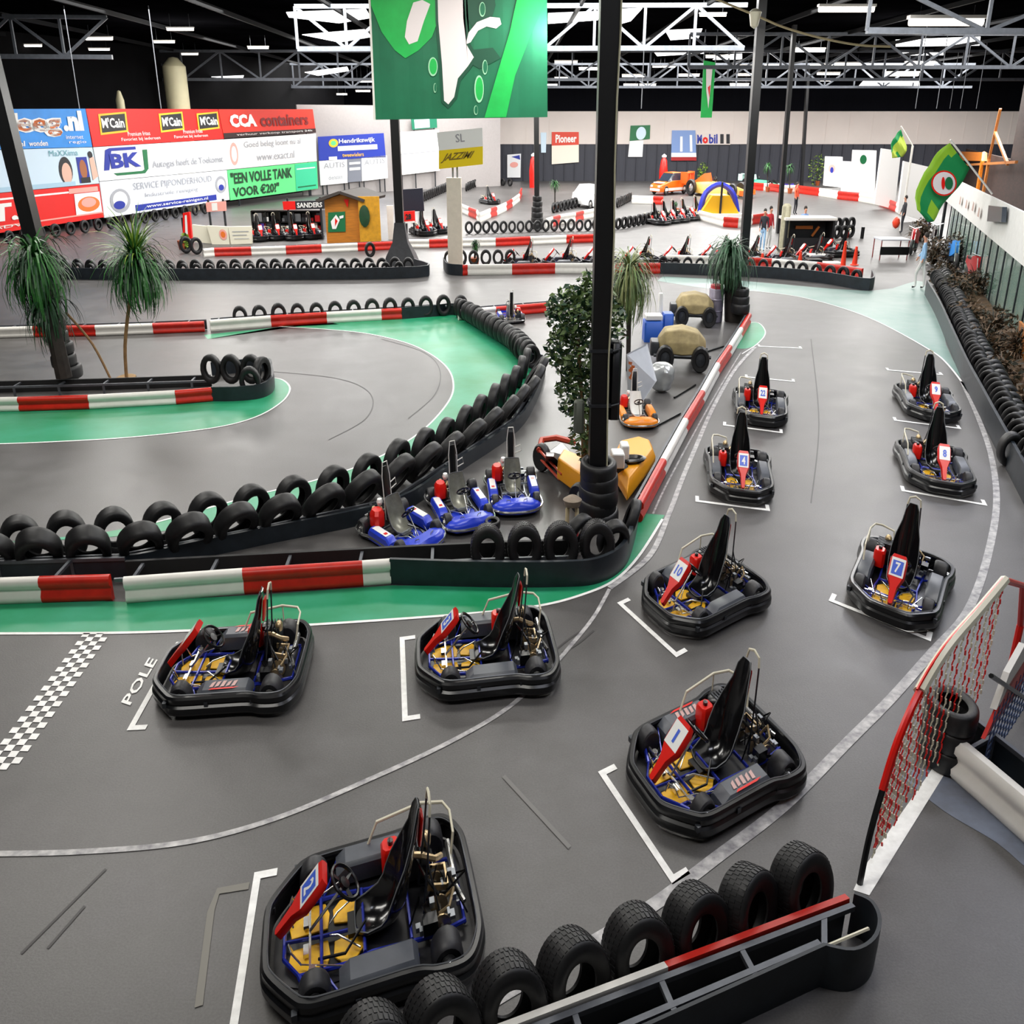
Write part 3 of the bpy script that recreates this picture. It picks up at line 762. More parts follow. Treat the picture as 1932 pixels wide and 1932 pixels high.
def bh(k, deg=0):
    """heading square to a grid box, and the box's middle"""
    a, b, n = BR[k]
    h = math.atan2(-n.y, -n.x)
    return h + R(deg), (a+b)/2
def grid_kart(k, back, side, deg, *args, **kw):
    h, m = bh(k, deg)
    f = Vector((math.cos(h)*K, math.sin(h), 0)); l = Vector((-math.sin(h)*K, math.cos(h), 0))
    return kart(None, h, *args, loc=m - f*back + l*side, **kw)
if not globals().get('SKIP_KARTS'):
    G1 = 'black rental karts lined up on the starting grid'
    grid_kart('k1', 1.18, 0.02, 2, 'black kart on pole position beside the chequered line, seat back seen from the side', None, group=G1, sticker=True, plate='none')
    grid_kart('k2', 1.28, -0.06, -2, 'black kart in the box next to the green strip, second from the chequered line', '3', group=G1)
    grid_kart('k3', 1.28, 0.15, 5, 'large black kart nearest the camera with orange floor tray and blue plate number 2', '2', group=G1)
    grid_kart('k4', 1.26, -0.12, 0, 'black kart with pale sticker on its side pod, above the foreground tyre row', '1', group=G1, sticker=True, plate='white')
    grid_kart('k5', 1.25, 0.0, 0, 'black kart in the middle of the bend just right of the tyre-wrapped column', '10', group=G1, plate='white')
    grid_kart('k6', .98, 0.12, 0, 'black kart with blue number 7 plate beside the right-hand white line', '7', group=G1)
    grid_kart('k7', 1.12, 0.20, 0, 'black kart in the left file, second from the far end of the grid', '4', group=G1)
    grid_kart('k8', 1.10, 0.0, 0, 'black kart in the right file behind kart number 7, white plate on its nose', '8', group=G1, plate='white')
    grid_kart('k9', 1.18, 0.20, 0, 'farthest black kart of the left file, by the thin red and white rail', '22', group=G1, plate='white')
    grid_kart('k10', 1.18, 0.22, 0, 'farthest black kart of the right file, against the pale green run-off', '9', group=G1, plate='white')
    G2 = 'blue karts parked behind the tyre wall'
    kart(None, heading(725, 985, 805, 1035), 'blue kart with red engine cover, nearest of the three parked behind the barrier', scheme='blue', group=G2, loc=at(758, 1014), s=.88)
    kart(None, heading(850, 925, 892, 990), 'blue kart with red engine cover, middle of the three parked behind the barrier', scheme='blue', group=G2, loc=at(868, 968), s=.86)
    kart(None, heading(955, 885, 972, 960), 'blue kart with silver seat, nearest the yellow sidecar, last of three parked', scheme='blue', group=G2, loc=at(968, 938), s=.86)
# ================================================================ BARRIERS
COLS = {'r': REDP, 'w': WHITEP, 'k': BELT, 'd': RUBBER}
WB = [(-.05, 0), (.02, .0), (.045, .03), (.05, .08), (.01, .13), (.01, .16), (.05, .20), (.048, .25), (.02, .285), (-.03, .29), (-.05, .28)]
def scale_prof(h): return [(o, z*h/.29) for o, z in WB]
def barrier(label, path, h=.30, frame=0.0, group='red and white crash barriers', rung=1.25, ztop=False, flip=False, shelf=0.0, back_belt=True):
    """path: (px, py, colour) along the foot (or the top edge) of the rail; a section's colour runs to the next point"""
    P = [at(x, y, h if ztop else 0) for x, y, c in path]
    for p in P: p.z = 0
    root = empty('crash_barrier', P[0].lerp(P[-1], .5), label, 'barrier', group)
    o = root.location
    i = 0; n = len(P)
    while i < n-1:
        j = i+1; c = path[i][2]
        while j < n-1 and path[j][2] == c: j += 1
        pts = P[i:j+1]
        if len(pts) > 2: pts = catmull(pts, 5)
        mb = MB()
        if c in 'rw':
            pr = scale_prof(h)
            if flip: pr = [(-a_, b_) for a_, b_ in pr]
            mb.sweep([p-o for p in pts], pr, False)
            s = mb.build('rail_section', COLS[c], root, angle=50); s['label'] = 'red rail section' if c == 'r' else 'white rail section'
        else:
            mb.sweep([p-o for p in pts], [(-.02, .0), (.03, .0), (.035, h*.5), (.03, h*1.05), (-.02, h*1.05)], False)
            s = mb.build('rubber_belt', COLS[c], root, angle=50); s['label'] = 'black rubber belt'
        i = j
    if frame:
        fr = abs(frame); sg = 1 if frame > 0 else -1
        def off(p, q, d):
            t = Vector(((q.x-p.x)/K, q.y-p.y, 0)).normalized(); nn = Vector((-t.y*K, t.x, 0)); return nn*d*sg
        mb = MB(); Bk = []
        for k in range(n):
            q = P[min(k+1, n-1)]; p = P[k] if k < n-1 else P[k-1]
            Bk.append(P[k]+off(p, q, fr))
        for a_, b_ in zip(Bk[:-1], Bk[1:]):
            mb.beam(a_-o+Vector((0, 0, h-.03)), b_-o+Vector((0, 0, h-.03)), .035, .04)
        for p, an in along(P, rung, .3):
            t = Vector((math.cos(an), math.sin(an), 0)); nn = Vector((-t.y*K, t.x, 0))*fr*sg
            a_ = p-o+Vector((0, 0, h-.03)); mb.beam(a_, a_+nn, .035, .035); mb.beam(a_+nn, a_+nn-Vector((0, 0, h-.03)), .035, .035)
        mb.build('frame', mat('grey frame steel', '#5d6066', 0.45, 0.5, noise=0.2), root)
        if back_belt:
            mb = MB()
            for a_, b_ in zip(Bk[:-1], Bk[1:]):
                mb.slab([a_-o+Vector((0, 0, .01)), b_-o+Vector((0, 0, .01)), b_-o+Vector((0, 0, h*.92)), a_-o+Vector((0, 0, h*.92))], .02)
            s = mb.build('back_belt', BELT, root, smooth=False); s['label'] = 'black rubber belt on the back'
    return root

if not globals().get('SKIP_BAR'):
    barrier('short red and white barrier by the chequered line, at the left edge', [(-70, 1140, 'w'), (0, 1139, 'w'), (82, 1136, 'r'), (214, 1132, 'r')], .31, .5)
    barrier('long red and white barrier between the parked blue karts and the green strip', [(240, 1137, 'w'), (462, 1120, 'r'), (686, 1105, 'w'), (738, 1101, 'k'), (900, 1106, 'k'), (1060, 1106, 'k'), (1130, 1098, 'k'),
            (1175, 1068, 'k'), (1193, 1020, 'k'), (1200, 985, 'k')], .31, 0)
    # the ladder frame along its back, as far as the tyres
    barrier('grey ladder frame lying behind the long red and white barrier', [(243, 1098, 'd'), (600, 1078, 'd'), (900, 1062, 'd'), (1080, 1056, 'd')], .26, -.42, group='ladder frames', back_belt=False)
    barrier('thin red and white rail running away beside the grid', [(1206, 985, 'r'), (1250, 900, 'w'), (1292, 820, 'r'), (1324, 765, 'w'), (1353, 710, 'r'), (1376, 675, 'w'), (1397, 640, 'r'), (1413, 612, 'r')], .30, .12, rung=2.4)
    barrier('red and white barrier in front of the two palms, ending in a black belt', [(-60, 778, 'w'), (38, 776, 'r'), (170, 772, 'w'), (333, 763, 'r'), (402, 757, 'k'), (450, 756, 'k'), (495, 750, 'k'), (515, 735, 'k'), (512, 712, 'k'), (500, 700, 'k'), (400, 708, 'k')], .27, 0)
    barrier('black back rail of the palm island', [(-60, 742, 'd'), (200, 735, 'd'), (400, 728, 'd')], .22, -.36, group='ladder frames', back_belt=False)
    barrier('red and white barrier beyond the hairpin, left half behind the palms', [(-60, 640, 'w'), (65, 636, 'r'), (182, 634, 'w'), (290, 630, 'r'), (387, 626, 'r')], .27, .3)
    barrier('red and white barrier beyond the hairpin, right half leading to the tyre curve', [(398, 626, 'w'), (512, 617, 'r'), (617, 610, 'w'), (720, 604, 'r'), (758, 602, 'k'), (810, 598, 'k'), (868, 596, 'k'), (935, 640, 'k'), (985, 672, 'k'), (1006, 696, 'k')], .30, .3)
    barrier('red and white barrier behind the small blue kart', [(865, 604, 'w'), (935, 598, 'r'), (1030, 590, 'w'), (1110, 588, 'w'), (1180, 584, 'w')], .28, .3)
    barrier('black belt barrier behind the hairpin tyres with a thin cable on top', [(-40, 1092, 'k'), (228, 1082, 'k'), (365, 1054, 'k'), (500, 1026, 'k'), (745, 970, 'k'), (870, 886, 'k'), (975, 812, 'k'), (1012, 752, 'k'), (1026, 708, 'k')], .22, .10, group='black belt barriers', rung=2.2)
    barrier('far red and white barrier in front of the wooden hut', [(385, 486, 'w'), (405, 484, 'r'), (475, 482, 'w'), (540, 480, 'r'), (607, 477, 'w'), (675, 474, 'r'), (745, 471, 'r')], .34, .3)
    barrier('far red and white barrier behind the white pillar', [(762, 468, 'w'), (810, 468, 'r'), (872, 466, 'w'), (935, 465, 'r'), (1000, 462, 'w'), (1068, 459, 'r'), (1126, 457, 'r')], .36, .3)
    barrier('red and white barrier in front of the pit lane karts', [(838, 505, 'k'), (845, 517, 'k'), (868, 520, 'k'), (872, 520, 'r'), (882, 519, 'w'), (966, 518, 'r'), (1047, 516, 'w'), (1160, 516, 'r'), (1245, 516, 'k'), (1330, 519, 'k'), (1440, 524, 'k'), (1550, 534, 'k'), (1638, 548, 'k'), (1643, 530, 'k')], .36, 0)
    barrier('white and red cap rail behind the long black belt of the pit lane', [(1255, 500, 'w'), (1400, 505, 'r'), (1455, 508, 'w'), (1540, 515, 'r'), (1625, 528, 'r')], .38, 0, flip=False)
    barrier('black belt barrier in the far left middle with a row of tyres on it', [(100, 515, 'k'), (110, 526, 'k'), (430, 528, 'k'), (786, 524, 'k'), (782, 508, 'k')], .36, 0, group='black belt barriers')
    barrier('curved red and white barrier far away left of the green-based pole', [(868, 400, 'w'), (885, 408, 'r'), (900, 414, 'w'), (905, 420, 'w'), (925, 411, 'r'), (937, 407, 'w'), (955, 398, 'r'), (966, 391, 'w'), (980, 380, 'r'), (984, 368, 'r')], .5, 0)
    barrier('curved red and white barrier far away by the small palm', [(1030, 432, 'w'), (1042, 428, 'r'), (1056, 424, 'w'), (1085, 419, 'r'), (1100, 415, 'w'), (1127, 410, 'w')], .5, 0)
    barrier('short white and red barrier left of the orange racing car', [(1192, 384, 'w'), (1232, 385, 'r'), (1250, 386, 'r')], .5, 0)
    barrier('long red and white barrier curving along the far right bend', [(1395, 358, 'w'), (1415, 358, 'r'), (1440, 360, 'w'), (1450, 360, 'r'), (1475, 364, 'w'), (1500, 364, 'r'), (1545, 370, 'w'), (1580, 376, 'r'), (1620, 380, 'w'), (1660, 388, 'r'), (1690, 400, 'w'), (1705, 408, 'w')], .55, 0)
    barrier('red and white blocks barrier in front of the far kart row', [(1318, 415, 'w'), (1365, 428, 'r'), (1392, 430, 'w'), (1408, 428, 'w'), (1418, 424, 'r'), (1445, 420, 'r')], .5, 0)
    # foreground barrier: painted cap rail, open ladder frame, belt round the near side
    A = [at(x, y, .34) for x, y in ((640, 2055), (955, 1936), (1258, 1822), (1600, 1693))]
    Bn = [at(x, y, .34) for x, y in ((900, 2062), (1222, 1931), (1556, 1781))]
    En = [at(x, y, .34) for x, y in ((1556, 1781), (1610, 1790), (1648, 1770), (1660, 1734), (1645, 1700), (1612, 1684))]
    En = En[:]
    root = empty('crash_barrier', Vector((A[2].x, A[2].y, 0)), 'foreground barrier with red and white top rail and open ladder frame', 'barrier', 'red and white crash barriers'); o = root.location
    def G(v): return Vector((v.x, v.y, 0))-o
    for a_, b_, m_ in ((A[0], A[2], WHITEP), (A[2], A[3], REDP)):
        mb = MB(); mb.sweep([G(a_), G(b_)], [(-.03, .22), (.0, .22), (.02, .30), (.015, .345), (-.03, .345), (-.045, .30)], False)
        s = mb.build('rail_section', m_, root); s['label'] = 'red rail section' if m_ is REDP else 'white rail section'
    mb = MB(); mb.slab([G(A[0]), G(A[3]), G(A[3])+Vector((0, 0, .26)), G(A[0])+Vector((0, 0, .26))], .02); mb.build('rubber_belt', BELT, root, smooth=False)
    nearp = [G(v) for v in [Bn[0], Bn[1], Bn[2]]] + [G(v) for v in catmull(En, 4)][1:]
    mb = MB(); mb.sweep(nearp, [(-.012, .0), (.012, .0), (.014, .17), (.012, .34), (-.012, .34)], False); mb.build('rubber_belt', BELT, root, angle=60)
    mb = MB(); fs_ = mat('grey frame steel', '#5d6066', 0.45, 0.5, noise=0.2); z = Vector((0, 0, .31))
    inA = [G(v)+Vector((.02, -.05, 0)) for v in A]
    mb.beam(inA[0]+z, inA[3]+z, .04, .04); mb.beam(G(Bn[0])+z+Vector((-.02, .03, 0)), G(Bn[2])+z+Vector((-.02, .03, 0)), .04, .04)
    for t in (.06, .23, .40, .57, .74, .93):
        p = inA[0].lerp(inA[3], t)+z
        d = (G(Bn[2])-G(Bn[0])); qn = G(Bn[0]); 
        # perpendicular foot on the near bar (real proportions)
        dd = Vector((d.x/K, d.y)); w_ = Vector(((p.x-qn.x)/K, p.y-qn.y)); tt = w_.dot(dd)/dd.dot(dd)
        q = qn+d*min(tt, 1.0)+z
        mb.beam(p, q, .035, .035)
    mb.build('frame', fs_, root)
    mb = MB(); mb.tube([G(at(1490, 1800, .34))+z, G(at(1530, 1780, .34))+z, G(at(1545, 1785, .34))+z, G(at(1640, 1745, .34))+z], .012, 5); mb.build('tie_wire', CREAM, root)

if not globals().get('SKIP_TY'):
    # foreground tyres leaning on the barrier
    Ag = [Vector((v.x, v.y, 0)) for v in (at(640, 2055, .34), at(1600, 1693, .34))]
    dr = Ag[1]-Ag[0]; ang = math.atan2(dr.y, dr.x/K); nb = Vector((-math.sin(ang)*K, math.cos(ang), 0))
    nm = ['leftmost, only its crown in the picture', 'second from the left', 'third from the left, by the white rail', 'fourth from the left, by the white rail', 'by the join of white and red', 'beside the red rail, third from its end', 'second from the rounded end', 'next to the rounded end']
    for i, x in enumerate((690, 822, 952, 1080, 1205, 1322, 1427, 1530)):
        x += 26; t = (x-640)/960.0; y = 2055-362*t+14
        p = at(x, y, .34)+nb*(.14+.014*i); rot = (0, .04, -.05, .10, -.04, .12, .30, .14)[i]
        tyre((p.x, p.y, 0.0), ang+rot, 'black tyre leaning on the foreground barrier, '+nm[i], 'tyres leaning on the foreground barrier', TY_FINE, 1.0, tilt=R(-10))
    what, = ('black tyre',)
    # hairpin, near side: two staggered rows
    hp = [(-20, 1082), (60, 1078), (200, 1068), (350, 1045), (480, 1015), (600, 985), (690, 952), (800, 896), (905, 832), (975, 768), (1000, 715)]
    tyre_row(hp, .78, 'black tyre from the left', 'front row of the hairpin tyre wall', 'tyres of the hairpin wall', mesh=TYM, s=1.28, turn=.1, tilt=.62, off=.2, z=.04)
    hb = [(-20, 1066), (60, 1060), (200, 1048), (350, 1023), (480, 994), (600, 963), (690, 932), (800, 877), (893, 814), (960, 752), (990, 706)]
    tyre_row(hb, .78, 'black tyre from the left', 'back row of the hairpin tyre wall', 'tyres of the hairpin wall', mesh=TYM, s=1.16, turn=.15, tilt=.2, off=.62)
    tyre_row([(885, 610), (930, 640), (975, 668), (1003, 700)], .36, 'black tyre', 'from the small blue kart, inner row of the far curve', 'tyres of the far hairpin curve', mesh=TYM, turn=PI/2, z=.05, s=.95)
    tyre_row([(868, 600), (915, 628), (960, 657), (990, 690)], .36, 'black tyre', 'from the small blue kart, outer row of the far curve', 'tyres of the far hairpin curve', mesh=TYM, turn=PI/2-.3, z=.02, s=.95)
    tyre_row([(455, 617), (600, 609), (760, 600), (880, 594)], .72, 'black tyre from the left', 'row behind the rail beyond the hairpin', 'tyres behind the rail beyond the hairpin', s=.95)
    tyre_row([(150, 525), (430, 526), (775, 522)], .68, 'black tyre from the left', 'front row on the far belt barrier', 'tyres on the far belt barrier', s=.82, z=.02)
    tyre_row([(115, 521), (430, 522), (775, 518)], .68, 'black tyre from the left', 'back row on the far belt barrier', 'tyres on the far belt barrier', s=1.0, z=.0, off=.3)
    tyre_row([(50, 470), (68, 490), (90, 506), (112, 516)], .5, 'black tyre', 'counted from the wall, heap curving to the left wall', 'tyres curving to the left wall', mesh=TYM, turn=.6, s=1.1)
    tyre_row([(-10, 466), (70, 453), (200, 434), (320, 414), (398, 402)], 1.0, 'black tyre from the left', '', '', s=1.0, stuff='wall')
    tyre_row([(848, 508), (965, 506)], .66, 'black tyre from the white pillar', 'row behind the pit lane barrier', 'tyres behind the pit lane barrier', s=.95, z=.1)
    tyre_row([(1250, 512), (1440, 518), (1550, 528), (1632, 541)], .64, 'black tyre from the left', 'row inside the pit lane belt', 'tyres inside the pit lane belt', s=.85, z=.02)
    tyre_row([(885, 441), (1030, 437), (1150, 434), (1215, 424), (1245, 416)], .62, 'black tyre from the left', '', '', s=.95, stuff='far')
    tyre_row([(880, 361), (910, 350), (975, 352)], 1.0, 'black tyre from the left', '', '', s=1.0, stuff='far')
    tyre_row([(1045, 402), (1070, 396), (1095, 390)], .7, 'black tyre from the left', '', '', s=1.0, stuff='far')
    tyre_row([(1165, 392), (1190, 379)], .7, 'black tyre from the left', '', '', s=1.0, stuff='far')
    tyre_row([(800, 380), (850, 358)], .8, 'black tyre from the left', '', '', s=1.1, stuff='far')
    # on top of the long barrier by the column
    for i, (x, y) in enumerate(((921, 1103), (990, 1100), (1058, 1098), (1126, 1094))):
        p = at(x, y-14)
        tyre((p.x, p.y, .05), .05, ('black tyre standing behind the long barrier, %s' % ('leftmost of four', 'second of four, red rim inside', 'third of four, red rim inside', 'fourth, under the column tyres')[i]), 'tyres standing behind the long barrier', TY_FINE, 1.0, tilt=-.15)
    for i, (x, y, z_) in enumerate(((403, 735, .12), (440, 735, .12), (478, 735, .12), (475, 750, .02), (498, 738, .10))):
        p = at(x, y)
        tyre((p.x, p.y, z_), (.0, .0, .0, .1, 1.2)[i], 'black tyre on the end of the palm island, '+('leftmost', 'second from the left', 'third from the left', 'lying in front with red inside', 'turned edge-on at the tip')[i], 'tyres on the palm island end', TY, 1.0)
    p = at(700, 508); tyre((p.x, p.y, .42), .3, 'black tyre perched upright above the far belt barrier left of the pole', 'loose tyres', TY, .9)
    p = at(930, 990); tyre((p.x, p.y-.1, .12), 0, 'black kart tyre lying on the floor between the blue karts', 'loose tyres', TYM, .55, flat=True)
    # right tyre wall
    rw = [(1752, 548), (1772, 585), (1795, 640), (1822, 705), (1850, 762), (1876, 815), (1905, 872), (1945, 950)]
    barrier('black belt along the tyre wall on the right edge', [(x-6, y+8, 'k') for x, y in rw], .42, 0, group='black belt barriers')
    tyre_row([(x+9, y-2) for x, y in rw], .36, 'dark tyre from the far end', 'front row of the right-hand tyre wall', 'tyres of the right-hand wall', mesh=TYM, turn=PI/2-.35, z=.20, s=.78, lean=.15, jit=.15)
    tyre_row([(x+24, y-10) for x, y in rw], .44, 'dark tyre from the far end', '', '', turn=PI/2+.3, z=.05, s=.95, stuff='far')
    for i, (x, y) in enumerate(((1908, 838), (1925, 868), (1900, 880), (1930, 905))):
        p = at(x, y); tyre((p.x, p.y, 0), 1.1+i, 'dark tyre at the near end of the right tyre wall, '+('farthest', 'by the picture edge', 'nearest the white line', 'nearest the viewer')[i], 'near end of the right tyre wall', TYM, 1.0)

if STUFF:
    mb = MB()
    for q in STUFF.values(): mb.add(q.v, q.f)
    tag(mb.build('tyre', TYREM, None), 'small distant tyres lining the far track edges and the foot of the advertising wall', 'tyre', None, 'stuff')
# ================================================================ COLUMNS
BLK = mat('black column paint', '#141517', 0.35, noise=0.3, nscale=4, stretch=(1, 1, .2))
def column(name, label, cat, bpx, tpx, wx, wy, m=BLK, ztop=ROOF, group='black roof columns', square=True):
    b = at(*bpx); root = empty(name, b, label, cat, group)
    t = at_y(tpx[0], tpx[1], b.y); k = ztop/t.z
    top = Vector(((t.x-b.x)*k, 0, ztop))
    mb = MB()
    if square:
        mb.loft([[Vector((sx*wx/2, sy*wy/2, 0))+q for sx, sy in ((-1, -1), (1, -1), (1, 1), (-1, 1))] for q in (Vector((0, 0, 0)), top)])
    else: mb.tube([(0, 0, 0), top], wx/2, 14)
    mb.build('shaft', m, root, smooth=not square)
    return root, b, top
def ring_stack(b, n, r0, r1, dz, label, group, z0=0.0, drift=0.0):
    rnd = random.Random(int(b.x*100)+n)
    for i in range(n):
        r = r0+(r1-r0)*i/max(1, n-1)
        tyre((b.x+rnd.uniform(-.02, .02)+drift*i, b.y+rnd.uniform(-.02, .02)+r, z0+dz*(i+.5)), 0, label % (ORD[i]), group, TYM, r/.28, flat=True)
if not globals().get('SKIP_COL'):
    root, b, top = column('column', 'tall black square column in the middle, a light cable running down it', 'column', (1124, 985), (1151, 5), .225, .28)
    mb = MB()
    pts = []
    for i in range(13):
        t = i/12; q = top*t; pts.append(q+Vector((.10+.012*math.sin(i*1.7), -.17, .02)))
    mb.tube(pts, .011, 5); mb.build('cable', mat('pale cable', '#c9c6a8', 0.5), root)
    mb = MB()
    for z in (1.65, 2.35):
        q = top*(z/ROOF); mb.loft([[q+Vector((sx*.14, sy*.165, dz)) for sx, sy in ((-1, -1), (1, -1), (1, 1), (-1, 1))] for dz in (-.02, .02)])
        mb.tube([q+Vector((.13, -.15, 0)), q+Vector((.24, -.15, .03))], .012)
    mb.build('clamp', DSTEEL, root)
    mb = MB(); q = top*(1.95/ROOF); mb.rbox((q.x+.19, .0, 1.95), (.14, .2, 1.0), .03); mb.build('loudspeaker', BLACK, root)
    mb = MB(); q = top*(1.45/ROOF); mb.rbox((q.x-.26, -.08, 1.50), (.13, .12, .42), .03); mb.build('junction_box', mat('dull olive box', '#5d6257', 0.5), root)
    ring_stack(Vector((b.x+.01, b.y, 0)), 5, .42, .36, .165, 'black tyre slipped over the tall middle column, %s from the floor', 'tyres round the middle column')
    for i, (x, y) in enumerate(((1080, 1045), (1175, 1020), (1150, 1055))):
        p = at(x, y); tyre((p.x, p.y, .02), (.6, 1.4, .2)[i], 'black tyre propped at the foot of the middle column, '+('left side', 'right side', 'front')[i], 'tyres at the column foot', TY, .95, tilt=.3)
    # left column with palm
    root, b, top = column('column', 'black column on the palm island, rising past the blue poster', 'column', (132, 722), (4, 205), .27, .3, ztop=ROOF)
    ring_stack(Vector((b.x, b.y, 0)), 5, .36, .27, .24, 'dark tyre slipped over the left column, %s from the floor', 'tyres round the left column', .12, -.03)
    root, b, top = column('column', 'black column left of the white pillar, standing on a dark skirt', 'column', (758, 498), (745, 232), .30, .35)
    mb = MB(); mb.loft([[Vector((sx*w_, sy*w_, 0))+top*(z/ROOF) for sx, sy in ((-1, -1), (1, -1), (1, 1), (-1, 1))] for w_, z in ((.62, 0), (.50, .35), (.28, .8), (.18, 1.5))]); mb.build('skirt', mat('dark skirt', '#25272c', .5, noise=.3), root)
    root, b, top = column('column', 'slim black column with tyre padding, right of the white pillar', 'column', (1013, 431), (1012, 230), .24, .4)
    ring_stack(Vector((b.x, b.y, 0)), 6, .50, .34, .26, 'tyre round the slim column right of the white pillar, %s from the floor', 'tyres round the slim column')
    root, b, top = column('column', 'black column standing above the big palm at the far bend', 'column', (1401, 512), (1430, 110), .27, .32)
    root, b, top = column('column', 'slim black column behind the pit cabin, left of two', 'column', (1468, 440), (1489, 175), .17, .3)
    root, b, top = column('column', 'slim black column in front of the back wall, right of two', 'column', (1512, 352), (1522, 180), .20, .4)
    # white pillar carrying the yellow sign
    b = at(860, 512); root = empty('sign_pillar', b, 'cream white square pillar carrying a white and yellow sign', 'pillar')
    pil = mat('cream pillar', '#e6dccb', .5, noise=.05)
    zt = at_y(860, 335, b.y).z
    mb = MB(); mb.box((0, 0, zt/2), (.50, .45, zt)); mb.build('shaft', pil, root, smooth=False)
    mb = MB(); mb.box((-.03, 0, zt+.45), (.06, .08, .95)); mb.box((.12, 0, zt+.45), (.06, .08, .95)); mb.build('bracket', STEEL, root)
    def rect(x0, y0, x1, y1, dy=0): 
        return [at_y(x0, y1, b.y+dy)-b, at_y(x1, y1, b.y+dy)-b, at_y(x1, y0, b.y+dy)-b, at_y(x0, y0, b.y+dy)-b]
    wq = [at_y(828, 284, b.y-.3)-b, at_y(911, 276, b.y-.3)-b, at_y(910, 241, b.y-.3)-b, at_y(824, 250, b.y-.3)-b]
    yq = [at_y(828, 319, b.y-.3)-b, at_y(911, 310, b.y-.3)-b, at_y(911, 276, b.y-.3)-b, at_y(828, 284, b.y-.3)-b]
    mb = MB(); mb.slab(wq, .04); s = mb.build('sign_panel', WHITE, root, smooth=False); s['label'] = 'white upper sign panel'
    mb = MB(); mb.slab(yq, .04); s = mb.build('sign_panel', mat('yellow sign', '#f7d808', .4), root, smooth=False); s['label'] = 'yellow lower sign panel'
    def qmap(q, u0, v0, u1, v1, off=.02):
        nn = (q[1]-q[0]).cross(q[3]-q[0]).normalized()
        if nn.dot(-q[0]-b+Vector((0, 0, H))) < 0: nn = -nn
        def f(u, v):
            uu = u0+(u1-u0)*u; vv = v0+(v1-v0)*v
            return (q[0]*(1-uu)+q[1]*uu)*(1-vv)+(q[3]*(1-uu)+q[2]*uu)*vv+nn*off
        return f
    mb = MB(); lettering(mb, 'JAZZIMI', qmap(yq, .1, .3, .75, .8), .02, .2); mb.build('sign_lettering', mat('brown lettering', '#7a6410', .5), root, smooth=False)
    mb = MB(); lettering(mb, 'SL', qmap(wq, .4, .35, .6, .8), 0); mb.build('sign_lettering', mat('grey lettering', '#9a98a0', .5), root, smooth=False)

